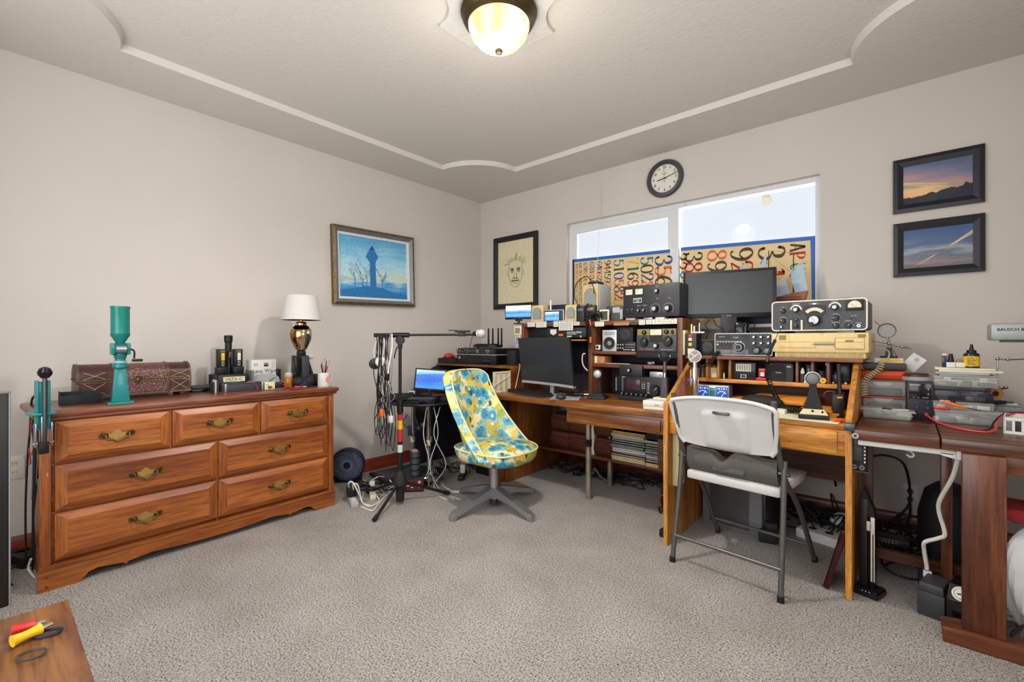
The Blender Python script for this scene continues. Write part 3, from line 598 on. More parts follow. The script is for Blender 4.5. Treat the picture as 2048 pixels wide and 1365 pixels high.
for x0, x1, z0, z1 in ((.052, .460, .542, .722), (.473, .885, .542, .722), (.895, 1.303, .542, .722), (.052, .670, .334, .532), (.678, 1.303, .334, .532), (.052, .670, .122, .323), (.678, 1.303, .122, .323)):
    b = B(); m_ = .038
    b.box(x0, x1, .0, .02, z0, z1, dw+'x', .002)
    q0 = [(x0+.004, z0+.004), (x1-.004, z0+.004), (x1-.004, z1-.004), (x0+.004, z1-.004)]; q1 = [(x0+m_, z0+m_*.72), (x1-m_, z0+m_*.72), (x1-m_, z1-m_*.72), (x0+m_, z1-m_*.72)]
    vs = [(x, -.0005, z) for x, z in q0]+[(x, -.013, z) for x, z in q1]+[(x, -.015, z) for x, z in [(q1[0][0]+.003, q1[0][1]+.003), (q1[1][0]-.003, q1[1][1]+.003), (q1[2][0]-.003, q1[2][1]-.003), (q1[3][0]+.003, q1[3][1]-.003)]]
    b.add(vs, [(0, 1, 5, 4), (2, 3, 7, 6), (4, 5, 9, 8), (5, 6, 10, 9), (6, 7, 11, 10), (7, 4, 8, 11), (8, 9, 10, 11)], dw+'x'); b.add(vs, [(1, 2, 6, 5), (3, 0, 4, 7)], dw+'z')
    d = b.o('drawer', t); cx, cz = (x0+x1)/2, (z0+z1)/2
    b = B().prism([(cx-.034, cz+.004), (cx-.030, cz+.014), (cx-.022, cz+.010), (cx-.012, cz+.020), (cx, cz+.030), (cx+.012, cz+.020), (cx+.022, cz+.010), (cx+.030, cz+.014), (cx+.034, cz+.004), (cx+.024, cz-.010), (cx+.014, cz-.018), (cx, cz-.026), (cx-.014, cz-.018), (cx-.024, cz-.010)], 'y', -.0175, -.015, 'brass')
    for s_ in (-1, 1): b.lathe([(.0, .0), (.012, 0), (.012, .004), (.007, .009), (.004, .018), (0, .02)], 'aged_brass', (cx+s_*.043, -.0175, cz+.006), 14, 'y').tube([(cx+s_*.043, -.02, cz+.012), (cx+s_*.055, -.02, cz+.018), (cx+s_*.062, -.02, cz+.006), (cx+s_*.056, -.02, cz-.006)], .0028, 'aged_brass', 6)
    b.tube([(cx-.043, -.034, cz+.006), (cx-.038, -.038, cz-.012), (cx-.02, -.04, cz-.014), (cx, -.04, cz-.026), (cx+.02, -.04, cz-.014), (cx+.038, -.038, cz-.012), (cx+.043, -.034, cz+.006)], .0032, 'aged_brass', 8); b.o('handle', d)
# reloading press clamped on the left front corner
t = T('reloading_press', 'teal lever press with black ball handle on the dresser corner', 'press', D(.012, -.055, .60), DA+8); t.scale = (.78, .9, 1)
B().box(-.05, .05, -.015, .075, .160, .172, 'teal', .004).box(-.026, .026, 0, .022, .172, .30, 'teal', .004).box(-.028, -.016, -.004, .03, .1, .305, 'teal', .003).box(.016, .028, -.004, .03, .1, .305, 'teal', .003).prism([(-.028, .16), (.028, .16), (.016, .10), (-.016, .10)], 'y', .0, .03, 'teal_dark').o('frame', t)
B().tube([(0, -.02, .335), (0, -.022, .2), (0, -.02, .10), (0, -.012, .05)], .0095, 'dark_steel', 14).o('lever', t)
B().lathe([(0, -.024), (.016, -.022), (.028, -.008), (.030, .003), (.022, .018), (.01, .024), (0, .025)], 'black_gloss', (0, -.02, .338), 22).o('ball_handle', t)
b = B().cyl((0, .01, .155), (0, .01, .005), .013, 'steel')
for x in (-.031, .031): b.box(x-.004, x+.004, -.012, .012, .03, .13, 'steel', .003).cyl((x-.008, 0, .115), (x+.008, 0, .115), .006, 'blue').cyl((x-.008, 0, .045), (x+.008, 0, .045), .005, 'chrome')
b.o('toggle_links', t); B().box(-.02, .02, -.012, .02, .0, .05, 'black', .004).o('shell_holder', t)
# powder measure
t = T('powder_measure', 'tall teal powder measure with translucent green hopper on a stand', 'dispenser', D(.278, .045), DA-3)
B().box(-.048, .048, -.034, .034, 0, .012, 'teal', .003).box(-.034, .034, -.024, .024, .012, .17, 'teal', .004, tx=.014, ty=.008).lathe([(.026, .17), (.030, .175), (.030, .19), (.02, .2), (.02, .24)], 'teal', seg=22).o('stand', t)
B().cyl((0, 0, .19), (0, 0, .205), .024, 'light_grey').cyl((0, 0, .205), (0, 0, .235), .018, 'teal_dark', .026).cyl((-.034, 0, .262), (.034, 0, .262), .028, 'teal_dark').cyl((-.018, -.028, .262), (.018, -.030, .262), .019, 'steel').box(-.036, -.022, -.027, .027, .235, .29, 'teal', .004).box(.022, .036, -.027, .027, .235, .29, 'teal', .004).o('rotor_housing', t)
B().lathe([(.014, .285), (.022, .3), (.036, .325), (.038, .335)], 'teal_dark', seg=24).o('funnel', t)
B().lathe([(.036, .335), (.036, .452), (.038, .456), (.038, .464), (0, .466)], 'teal_clear', seg=28).o('hopper', t)
B().tube([(.036, 0, .262), (.05, -.01, .25), (.05, -.01, .215)], .004, 'black').box(.042, .082, -.02, .0, .2, .213, 'black', .003).o('crank', t)
# black trays left
t = T('plastic_tray', 'open black plastic tray on the left end of the dresser', 'tray', D(.165, .23), DA-6)
B().box(-.075, .075, -.05, .05, 0, .012, 'black_soft', .003).box(-.075, .075, -.052, -.045, 0, .045, 'black_soft', .002).box(-.075, -.068, -.05, .09, 0, .055, 'black_soft', .002).box(.068, .075, -.05, .05, 0, .035, 'black_soft', .002).box(-.075, .075, .045, .052, 0, .055, 'black_soft', .002).o('tray', t)
B().box(-.066, .066, -.043, .043, .012, .03, 'black', .004).o('insert', t)
# treasure chest
t = T('treasure_chest', 'long domed wooden chest covered in embossed maroon leather', 'chest', D(.395, .285, .770), DA-1.5)
cw, cdp = .475, .16
prof = [(0, .02), (cdp, .02), (cdp, .095), (0, .095)]
B().prism(prof, 'x', -cw/2, cw/2, 'chest_brown', .003).box(-.09, .125, -.002, .0, .03, .09, 'embossed_leather').o('base', t)
for x in (-cw/2+.01, cw/2-.05): B().box(x, x+.04, .01, cdp-.01, 0, .02, 'chest_brown', .002).o('foot', t)
lid = [(0, .099)]+[(cdp/2-cdp/2*math.cos(R(180*i/14)), .125+.055*math.sin(R(180*i/14))) for i in range(15)]+[(cdp, .099)]
B().prism(lid, 'x', -cw/2, cw/2, 'chest_brown').prism([(p[0]*1.0-.0012 if i < 8 else p[0], p[1]+.0012) for i, p in enumerate(lid)], 'x', -.09, .125, 'embossed_leather').o('lid', t)
b = B()
for x in (-cw/2, -.1, .125, cw/2-.012):
    b.box(x, x+.012, -.004, cdp+.004, .02, .096, 'chest_strap', .001)
    b.prism([(p[0]*1.04-.003, p[1]+.004 if i not in (0, 16) else p[1]) for i, p in enumerate(lid)], 'x', x, x+.012, 'chest_strap')
for z in (.022, .090, .101): b.box(-cw/2-.002, cw/2+.002, -.004, 0, z-.004, z+.004, 'chest_strap')
for i in range(50):
    for z in (.090, .101, .024): b.sph((-cw/2+.006+i*(cw-.012)/49, -.0045, z), .0019, 'brass', 6, 4)
for s_ in (-1, 1):
    for cx in (-.17, .185):
        for z0, z1 in ((.03, .085), (.106, .14)): b.tube([(cx-.04, -.0025, z0 if s_ > 0 else z1), (cx+.04, -.0025, z1 if s_ > 0 else z0)], .0009, 'cream', 4, smooth=False)
b.o('studded_strap', t)
B().box(-.012, .012, -.008, 0, .085, .107, 'aged_brass', .002).tube([(-.012, -.009, .103), (0, -.014, .112), (.013, -.009, .1), (.008, -.01, .08), (-.006, -.01, .08)], .0028, 'aged_brass', 6).o('clasp', t)
B().tube([(-.239, .05, .11), (-.252, .05, .11)], .003, 'aged_brass', 6).tube([(.239, .05, .09), (.248, .04, .06), (.248, .1, .06), (.239, .11, .09)], .003, 'aged_brass', 6).o('side_handle', t)
B().box(-.075, .075, 0, .1, 0, .016, 'black_gloss', .003).box(-.075, .075, 0, .1, .018, .034, 'dark_grey', .003).o('video_deck', None, 'flat black box lying right of the chest', 'box', loc=D(.73, .34), rz=DA)
# electronics cluster
t = T('metal_bracket', 'upright grey and white bracket left of the battery pack', 'bracket', D(.755, .24), DA)
B().box(-.03, -.026, -.02, .03, 0, .062, 'dark_grey').box(-.022, -.018, -.03, .02, 0, .075, 'white').box(-.016, -.002, -.02, .04, 0, .072, 'dark_grey', .002).box(-.03, 0, -.02, .03, 0, .004, 'dark_grey').o('plates', t)
t = T('power_supply', 'black power supply box with a cream name label', 'power supply', D(.865, .30), DA)
B().box(-.085, .07, 0, .1, 0, .095, 'panel_dark', .003).o('case', t)
B().box(-.062, .058, -.002, 0, .052, .082, 'paper_yellowed').text('VISTA-IC', -.002, .067, .026, 'ink', -.0028).o('label_plate', t)
t = T('battery_pack', 'long grey battery pack with silver end caps on the dresser front', 'battery', D(.875, .175), DA-2)
B().box(-.095, .095, 0, .05, 0, .045, 'dark_grey', .002).box(-.09, .09, .002, .048, .045, .052, 'dark_grey', .003).box(.02, .06, .01, .03, .052, .0525, 'white').o('case', t)
for s_ in (-1, 1): B().box(s_*.1-.006, s_*.1+.006, -.003, .053, -.0, .05, 'aluminium', .002).o('end_cap', t)
for k, (s, d, h, lab) in enumerate(((.815, .365, .155, 'black work light with yellow glowing window, left in the pair'), (.905, .365, .155, 'black work light with white window, right in the pair'))):
    t = T('work_light', lab, 'flashlight', D(s, d, .865), DA, 'work lights on the black power supply')
    B().box(-.030, .030, -.025, .025, 0, .045, 'black', .004).o('base', t)
    B().box(-.025, .025, -.02, .02, .045, h, 'black', .006).o('body', t)
    B().box(-.007, .012, -.022, -.02, .085, .132, 'yellow' if k == 0 else 'white', .002).o('lamp_window', t); B().box(-.006, .010, -.0225, -.02, .05, .08, 'lcd', .003).box(-.002, .006, -.023, -.0225, .062, .07, 'ink').o('switch', t)
    B().text('STKR', .002, .142, .010, 'white_ink', -.0206).o('lettering', t)
# tall torch stands on the same supply behind the pair
t = T('flashlight', 'tall black cylindrical flashlight standing behind the two work lights', 'flashlight', D(.87, .41, .865), DA)
B().lathe([(.022, 0), (.022, .05), (.019, .06), (.019, .195), (.023, .2), (.024, .235), (.02, .24), (0, .24)], 'black', seg=24).o('body', t); B().text('STKR', 0, 0, .014, 'white_ink', -.0, rot=(0, 0, 90)).o('lettering', t, loc=(.004, -.0198, .12))
t = T('plinth_box', 'small black case under the work lights', 'box', D(.86, .345, .77), DA); B().box(-.085, .085, .058, .11, 0, .094, 'black_soft', .003).o('case', t); B().box(-.06, .06, .0565, .058, .02, .08, 'dark_grey').o('panel', t)
B().box(-.006, .006, -.05, .05, 0, .115, 'mid_grey', .002).box(.004, .007, -.03, .0, .06, .1, 'ink').o('metal_chassis', None, 'upright grey metal plate beside the lens wipes box', 'plate', loc=D(.965, .335), rz=DA)
t = T('wipes_box', 'white cardboard box reading Lens Wipes', 'box', D(1.055, .345), DA+2)
B().box(-.078, .078, 0, .07, 0, .178, 'white', .001).o('carton', t)
b = B().text('Lens Wipes', -.07, .105, .034, 'ink', -.001, 'LEFT').text('250', -.065, .148, .018, 'ink', -.001, 'LEFT').box(.0, .028, -.001, 0, .150, .156, 'ink').box(.0, .028, -.001, 0, .134, .147, 'ink')
for i in range(4): b.box(.05, .058, -.001, 0, .125+i*.012, .131+i*.012, 'light_grey').box(.064, .07, -.001, 0, .125+i*.012, .131+i*.012, 'light_grey')
b.o('print', t)
pts = [(-.09, 0), (.09, 0), (.085, .03), (.06, .052), (.045, .048), (.035, .064), (.01, .058), (0, .052), (-.015, .064), (-.04, .055), (-.055, .05), (-.08, .035)]
B().prism(pts, 'y', 0, .004, 'light_grey').prism([(-.06, 0), (.06, 0), (.05, .003), (-.05, .003)], 'y', -.02, .03, 'light_grey').o('torn_wrapper', None, 'torn grey cardboard piece leaning before the lens wipes box', 'cardboard', loc=D(1.055, .32, .80), rz=DA)
B().box(-.085, .085, -.03, .06, 0, .03, 'dark_grey', .003).o('relay_box', None, 'low dark box under the torn cardboard', 'box', loc=D(1.07, .275), rz=DA)
B().box(-.03, .03, -.02, .03, 0, .045, 'cream', .002).box(-.01, .012, -.022, -.02, .006, .02, 'maroon').o('small_carton', None, 'tiny cream carton at the right end of the battery pack', 'carton', loc=D(1.018, .19), rz=DA-4)
t = T('jar', 'small jar of amber liquid with a white lid', 'jar', D(1.145, .2), DA)
B().lathe([(0, 0), (.024, .002), (.026, .008), (.026, .062), (.022, .07)], 'amber', seg=22).o('glass', t); B().cyl((0, 0, .07), (0, 0, .088), .026, 'clear_plastic', seg=22).cyl((0, 0, .088), (0, 0, .094), .02, 'white').o('lid', t)
t = T('small_charger', 'low black charger with cable behind the amber jar', 'charger', D(1.14, .38), DA); B().box(-.04, .04, 0, .06, 0, .11, 'black_soft', .004).o('case', t)
t = T('charging_dock', 'black two lobed plastic dock under the table lamp', 'dock', D(1.225, .17), DA)
B().lathe([(.072, 0), (.075, .01), (.068, .04), (.05, .06), (0, .065)], 'black_soft', (0, .03, 0), 28).sph((-.03, .0, .035), (.042, .04, .035), 'black_soft').sph((.035, .0, .035), (.042, .04, .035), 'black_soft').o('base', t)
B().box(-.055, -.012, -.01, .05, .04, .2, 'black_gloss', .006).box(-.008, .045, .0, .06, .04, .2, 'dark_grey', .008).box(-.05, .04, .005, .055, .19, .205, 'black', .004).o('uprights', t)
t = T('table_lamp', 'table lamp with mottled mercury glass urn and white shade', 'table lamp', D(1.228, .20, .9755), DA)
B().box(-.022, .022, -.022, .022, -.0, .030, 'black', .003).o('base', t)
B().lathe([(.018, .03), (.032, .036), (.045, .06), (.062, .1), (.068, .135), (.064, .165), (.046, .19), (.034, .197), (.034, .212), (.028, .220), (.012, .222), (.012, .24), (0, .24)], 'mercury_glass', seg=40).o('urn', t)
B().cyl((0, 0, .235), (0, 0, .31), .006, 'brass').cyl((0, 0, .24), (0, 0, .26), .011, 'aged_brass').o('stem', t)
B().lathe([(.122, .232), (.096, .392), (.094, .392), (.120, .232)], 'shade_fabric', seg=56).tube([(-.095, 0, .388), (.095, 0, .388)], .0018, 'steel', 5, smooth=False).tube([(0, -.095, .388), (0, .095, .388)], .0018, 'steel', 5, smooth=False).o('lamp_shade', t)
t = T('handheld_microphone', 'black handheld mic leaning behind the charging dock', 'microphone', D(1.315, .235), DA)
B().tube([(.02, 0, .02), (.0, .02, .1), (-.02, .03, .17), (-.03, .03, .2)], lambda q: .010+.006*math.sin(q*3), 'black', 12).o('handle', t); B().box(-.04, .045, -.03, .03, 0, .075, 'black_soft', .006).box(-.03, -.02, -.032, -.03, .02, .06, 'green').o('cradle', t)
B().lathe([(0, 0), (.02, .004), (.028, .03), (.024, .07), (.016, .1), (.006, .11), (0, .11)], 'pink', seg=18).o('ornament', None, 'pale pink egg shaped ornament behind the dock', 'ornament', loc=D(1.275, .33, .77), rz=DA)
B().sph((0, 0, .02), .02, 'white').lathe([(.018, -.17), (.022, -.17), (.012, -.02), (.012, .005)], 'white', seg=16).o('white_figurine', None, 'round white knob figurine behind the pencil mug', 'figurine', loc=D(1.345, .30, .941), rz=DA)
t = T('mug', 'white mug with round pale print holding pens', 'mug', D(1.322, .085), DA+18)
B().lathe([(0, 0), (.036, 0), (.038, .004), (.038, .092), (.0355, .092), (.035, .008), (0, .006)], 'white', seg=30).o('cup', t)
B().tube([(.035, 0, .078), (.06, 0, .08), (.068, 0, .05), (.056, 0, .022), (.035, 0, .02)], .0055, 'white', 10).o('mug_handle', t)
B().lathe([(0, 0), (.022, 0), (.022, .001), (0, .001)], 'pink', (-.0, -.0375, .048), 20, 'y').o('print', t)
rnd = random.Random(4)
for k, (m_, L_) in enumerate((('black', .16), ('orange', .12), ('red', .125), ('light_grey', .17), ('kraft', .13), ('orange', .13), ('maroon', .12), ('steel', .155), ('black', .14), ('kraft', .15), ('white', .12))):
    a = rnd.uniform(0, 6.28); tl = rnd.uniform(.012, .026); top = (tl*math.cos(a)*1.9, tl*math.sin(a)*1.3, L_); p = D(1.322, .085, .777); lab = {'black': 'black pen', 'orange': 'orange pencil', 'red': 'red pen', 'light_grey': 'pale brush', 'kraft': 'bare wood pencil', 'maroon': 'maroon pencil', 'steel': 'silver pen', 'white': 'white pen'}[m_]
    B().cyl((-top[0]*.3, -top[1]*.3, .003), top, .0032, m_, .003, 8).cyl(top, (top[0]*1.06, top[1]*1.06, L_+.010), .003, 'ink' if k % 2 else 'kraft', .0006, 8).o('pen', None, lab+' standing in the white mug', 'pen', 'pens in the white mug', loc=p)
cord('test_lead', 'red test lead looping over the battery pack', 'cable', [D(.74, .2, .775), D(.76, .13, .773), D(.86, .11, .773), D(.93, .14, .775), D(.935, .16, .80), D(.92, .19, .828), D(.9, .2, .828)], .0016, 'red_cable')
cord('test_lead', 'grey test lead with a green clip right of the battery pack', 'cable', [D(.96, .19, .83), D(1.0, .17, .80), D(1.03, .15, .775), D(1.08, .13, .773), D(1.12, .2, .80), D(1.09, .25, .83), D(1.05, .24, .83)], .0015, 'grey_cable')
cord('test_lead', 'tangled red lead beside the amber jar', 'cable', [D(1.08, .2, .775), D(1.1, .14, .774), D(1.13, .18, .80), D(1.1, .22, .80), D(1.13, .13, .774), D(1.19, .12, .774)], .0018, 'red_cable')
for m_, a_, b_, lab in (('green', D(.805, .19, .829), D(.84, .19, .829), 'green clip on the left end of the battery pack'), ('green', D(1.03, .21, .815), D(1.075, .24, .835), 'green clip before the lens wipes box'), ('red', D(1.15, .13, .776), D(1.2, .115, .776), 'red clip lying before the amber jar')):
    B().cyl(a_, b_, .006, m_, .003, 10).cyl(b_, tuple(2*b_[i]-.65*b_[i]-.35*a_[i] if 0 else b_[i]+(b_[i]-a_[i])*.35 for i in range(3)), .003, 'steel', .0015, 8).o('alligator_clip', None, lab, 'clip')
cord('cable', 'thin black cord along the dresser front edge', 'cable', [D(.93, .1, .773), D(1.0, .06, .773), D(1.08, .09, .773), D(1.14, .1, .773)], .0014, 'black_cable')
# ================================================================ MAIN DESK (against the back wall)
# real positions read off the calibrated camera: PY/PX/PZ give the point of a sight line on the plane y=, x= or z=
_C = Vector((3.3512, -3.3880, 1.0695)); _F = Vector((-math.sin(.7122), math.cos(.7122), 0)); _S = Vector((math.cos(.7122), math.sin(.7122), 0))
def _ray(x, y): return _F+_S*((x-1024)/914.)+Vector((0, 0, (682.5-y)/914.))
def PY(x, y, v): d = _ray(x, y); return _C+d*((v-_C.y)/d.y)
def PX(x, y, v): d = _ray(x, y); return _C+d*((v-_C.x)/d.x)
def PZ(x, y, v): d = _ray(x, y); return _C+d*((v-_C.z)/d.z)
def PD(x, y, dep): return _C+_ray(x, y)*dep
def ext(x0, x1, yt, yb, Yv, zb=None):
    a = PY(x0, yb, Yv); c = PY(x1, yt, Yv); z0 = min(a.z, PY(x1, yb, Yv).z) if zb is None else zb
    return ((a.x+c.x)/2, Yv, z0), c.x-a.x, c.z-z0
def BW(t):
    b = B(); b.at(tuple(-v for v in t.location)); return b
dk = 'desk_wood_'
t = T('computer_desk', 'long brown wooden computer desk on steel pipe legs', 'desk', (1.70, -.55, 0))
BW(t).box(1.045, 2.375, -.95, -.12, .645, .687, dk+'x', .006).o('desktop', t)
BW(t).box(1.047, 1.07, -.80, -.12, 0, .645, dk+'z', .002).o('side_panel', t)
BW(t).box(1.69, 2.345, -.925, -.5, .548, .644, dk+'x', .003).o('drawer_case', t)
d = BW(t).box(1.712, 2.318, -.935, -.925, .562, .628, dk+'x', .002).o('drawer', t)
BW(t).box(1.07, 2.38, -.45, -.13, .203, .222, 'hutch_wood_x', .002).o('lower_shelf', t)
for x, y in ((1.719, -.704), (1.693, -.359)):
    z1 = .548 if y < -.5 else .645
    BW(t).cyl((x, y, 0), (x, y, z1), .0205, 'pipe', seg=22).o('leg', t) if 'pipe' in MS else mat('pipe', '#a79c8c', .35, .85, var=.25, ns=14) and BW(t).cyl((x, y, 0), (x, y, z1), .0205, 'pipe', seg=22).o('leg', t)
BW(t).cyl((1.719, -.704, .355), (1.719, -.704, .405), .0225, 'black', seg=22).cyl((1.719, -.72, .385), (1.719, -.742, .385), .016, 'black', seg=14).o('clamp', t)
# hutch shelf unit standing on the desk
hw = 'hutch_wood_'; TZ = 1.208; DZ = .687
t = T('desk_hutch', 'brown wooden shelf hutch standing on the computer desk', 'shelf unit', (1.68, -.45, DZ))
BW(t).box(1.045, 2.285, -.60, -.30, 1.178, TZ, hw+'x', .002).o('top_board', t)
BW(t).box(1.045, 1.067, -.60, -.30, DZ, 1.178, hw+'z', .002).o('side_panel', t)
BW(t).box(2.285, 2.318, -.60, -.30, DZ, TZ+.004, hw+'z', .002).o('side_panel', t)
BW(t).box(1.655, 1.682, -.60, -.30, DZ, 1.178, hw+'z', .002).o('divider', t)
BW(t).box(1.682, 2.012, -.60, -.31, .978, 1.0, hw+'x', .002).o('shelf', t)
BW(t).box(2.012, 2.285, -.595, -.31, .962, 1.0, 'black_soft', .002).o('shelf', t, label='black painted shelf section')
BW(t).box(1.682, 2.285, -.60, -.31, .890, .914, hw+'x', .002).o('shelf', t)
BW(t).box(1.067, 2.285, -.31, -.302, DZ, 1.178, 'navy_board').o('back_board', t)
# notes on the shelf edge
def note(x0, x1, y0, y1, label, m='paper', y=-.602, rows=3, name='paper_note', par=None, ink='pencil_dark'):
    a = PY(x0, y0, y); c = PY(x1, y1, y); w, h = c.x-a.x, a.z-c.z
    b = B().box(0, w, -.001, 0, 0, h, m)
    for i in range(rows):
        z = h*(i+.6)/(rows+.2); q = 0.08
        while q < .88:
            l = random.uniform(.05, .16); b.box(w*q, w*min(.92, q+l), -.0016, -.001, z, z+h*.07, ink); q += l+.05
    return b.o(name, None, label, 'note', 'paper notes taped along the hutch shelf edge', loc=(a.x, y, c.z))
for q in ((1055, 1070, 645, 654, 'small white paper note at the left end of the hutch edge'), (1072, 1093, 644, 655, 'wide white paper note left of the little blue keypad'), (1107, 1117, 643, 654, 'small square white note with a cross shaped drawing'), (1118, 1146, 642, 661, 'large white paper table hanging from the hutch edge'), (1147, 1159, 644, 651, 'small white note right of the paper table'), (1190, 1208, 644, 653, 'small white note above the silver speaker'), (1228, 1258, 645, 651, 'long brown strip note on the hutch edge'), (1278, 1290, 640, 650, 'red and white striped sticker on the hutch edge'), (1292, 1304, 640, 649, 'red and cream sticker beside the striped sticker'), (1305, 1354, 639, 648, 'longest white chart strip at the right end of the hutch edge')):
    note(q[0], q[1], q[2], q[3], q[4], 'kraft' if 'brown' in q[4] else 'paper', rows=5 if 'table' in q[4] else 3, ink='maroon' if 'red' in q[4] else 'pencil_dark')
note(1262, 1274, 644, 650, 'small brass label on the hutch edge', 'aged_brass', rows=1)
# little monitor
(lo, w, h) = ext(1014, 1060, 602, 632, -.52)
t = T('small_monitor', 'small black monitor showing a blue sea picture, at the left end of the hutch', 'monitor', (lo[0], -.52, TZ), 14)
B().box(-.035, .035, -.02, .03, 0, .008, 'black', .003).cyl((0, .01, .008), (0, .01, .035), .010, 'black').box(-.03, .03, .0, .02, .026, .042, 'black', .004).o('stand', t)
B().box(-w/2, w/2, 0, .022, .04, .04+h, 'black', .004).o('bezel', t); B().box(-w/2+.008, w/2-.008, -.0012, 0, 0, h-.024, 'sea_screen').o('screen', t, loc=(0, 0, .056))
b = B()
for i in range(4): b.box(-.04+i*.024, -.034+i*.024, -.001, 0, .047, .050, 'light_grey')
b.o('buttons', t)
def pcspk(px0, px1, yt, yb, y, label, s=1., knobs=False, zb=TZ):
    lo, w, h = ext(px0, px1, yt, yb, y, zb)
    t = T('speaker', label, 'speaker', (lo[0], y, zb), 6, 'beige computer speakers')
    b = B().box(-w/2, w/2, .0, w*1.1, 0, h, 'beige', .008, tx=w*.06, ty=.004)
    b.o('cabinet', t)
    pts = [(-w*.27, h*.25), (w*.27, h*.25), (w*.3, h*.62), (w*.2, h*.8), (0, h*.87), (-w*.2, h*.8), (-w*.3, h*.62)]
    B().prism([(x*1.12, z*1.03-.002) for x, z in pts], 'y', -.002, .012, 'pc_beige_dark').o('trim', t); B().prism(pts, 'y', -.004, .010, 'seal_grey').o('grille', t)
    if knobs: B().cyl((-w*.1, -.001, h*.12), (-w*.1, -.012, h*.12), .008, 'beige').cyl((w*.2, -.001, h*.12), (w*.2, -.008, h*.12), .005, 'beige').o('volume_knob', t)
    return t
pcspk(1062, 1086, 610, 643, -.50, 'short beige speaker left of the small blue display')
pcspk(1129, 1153, 609, 643, -.50, 'short beige speaker with volume knobs right of the small blue display', knobs=True)
lo, w, h = ext(1088, 1131, 609, 640, -.40, TZ); B().box(-w/2, w/2, 0, .03, 0, h, 'navy', .003).o('upright_board', None, 'dark blue flat panel standing between the two short beige speakers', 'panel', loc=lo)
lo, w, h = ext(1090, 1125, 619, 644, -.54, TZ)
t = T('baby_monitor', 'small white rimmed display with blue sea picture and upright antenna', 'display', lo, 10)
B().box(-w/2, w/2, 0, .02, 0, h, 'white_plastic', .008).box(-w/2+.004, w/2-.004, -.002, 0, .005, h-.005, 'navy', .001).o('case', t)
B().box(-w*.36, w*.36, -.001, 0, 0, h*.68, 'sea_screen').o('screen', t, loc=(-w*.08, -.0022, h*.16)); B().box(-w*.22, -w*.14, .006, .014, h, h+.075, 'white_plastic', .002).o('antenna', t)
b = B(); [b.sph((w*.4, -.002, h*(.2+.15*i)), .0022, 'light_grey', 8, 6) for i in range(5)]; b.o('buttons', t)
lo, w, h = ext(1165, 1196, 567, 640, -.45, TZ)
t = T('speaker', 'tall beige speaker with grey grille and grey side in front of the poster', 'speaker', lo, -4, 'beige computer speakers')
B().box(-w/2, w/2, 0, .02, 0, h, 'beige', .006).o('front_panel', t); B().box(-w/2+.003, w/2+.004, .02, .17, 0, h-.004, 'light_grey', .004).o('cabinet', t)
pts = [(-w*.33, h*.12)]+[(w*.36*math.cos(R(a)), h*.68+w*.40*math.sin(R(a))) for a in range(180, -1, -20)]+[(w*.33, h*.12)]
B().prism([(x*1.12, z+(.006 if z > h*.3 else -.002)) for x, z in pts[::-1]], 'y', -.002, .01, 'pc_beige_dark').o('trim', t); B().prism(pts[::-1], 'y', -.004, .01, 'seal_grey').text('JAZZ', 0, h*.94, .014, 'ink').o('grille', t)
B().box(-.04, .05, 0, .08, 0, .018, 'navy', .003).tube([(.0, .02, .018), (.02, .02, .026), (.04, .03, .018)], .003, 'blue').o('blue_adapter', None, 'small blue black gadget on top of the tall beige speaker', 'gadget', loc=(lo[0]+.01, -.43, TZ+h))
# handheld radios
def handy(px0, px1, yt, y, label, ant=0, lcd='lcd', rz=8, h_=None, z=TZ, kp=True):
    lo, w, h = ext(px0, px1, yt, 640, y, z); h = h_ or h
    t = T('handheld_radio', label, 'radio', lo, rz, 'handheld radios')
    B().box(-w/2, w/2, 0, .035, 0, h, 'black', .004).o('body', t); B().box(-w*.32, w*.32, -.0012, 0, h*.68, h*.86, lcd, .0005).o('display', t)
    b = B()
    for i in range(4 if kp else 1):
        for j in range(3): b.box(-w*.3+j*w*.22, -w*.3+j*w*.22+w*.13, -.0015, 0, h*(.1+.12*i), h*(.1+.12*i)+h*.06, 'dark_grey')
    b.o('keypad', t); B().cyl((-w*.3, .018, h), (-w*.3, .018, h+.014), .007, 'black', seg=12).o('knob', t)
    if ant: B().tube(ant, .0035, 'black', 8).o('antenna', t)
    return t
handy(1153, 1168, 612, -.55, 'black handheld radio with pale display and looping whip antenna', [(-.02, .02, .11), (-.06, .03, .2), (-.04, .03, .29), (.04, .03, .33), (.09, .02, .26), (.10, .02, .2)], 'lcd_lit')
handy(1171, 1190, 610, -.56, 'wide black handheld radio with keypad beside the tall beige speaker', None)
t = T('bundled_cables', 'tangle of black microphone cable and adapters draped over the hutch edge', 'cable', tuple(PY(1176, 640, -.61)))
b = B()
for k in range(5): b.coil([(random.uniform(-.03, .03), 0, .05), (random.uniform(-.02, .02), -.02, 0), (random.uniform(-.01, .03), -.015, -.06), (.02, -.01, -.12-.02*k)], .008, 12, .0022, 'black_cable')
b.o('cable_bundle', t); B().sph((-.02, .02, .1), .012, 'black').o('adapter', t)
for q_ in (((.0, .01, .09), (.03, .0, .11), .006, 'brass'), ((-.03, .0, .1), (-.05, .0, .115), .005, 'steel'), ((.02, -.012, .0), (.03, -.012, -.04), .006, 'orange'), ((.028, -.012, -.12), (.03, -.015, -.16), .007, 'orange')): B().cyl(*q_).o('adapter', t)
B().tube([(0, 0, 0), (.01, -.01, .02), (.05, -.01, .03), (.06, 0, 0)], .016, 'black', 12).o('spare_microphone', None, 'black hand microphone lying at the foot of the tall beige speaker', 'microphone', loc=tuple(PY(1186, 636, -.57)), rz=0)
lo, w, h = ext(1200, 1217, 619, 641, -.56, TZ)
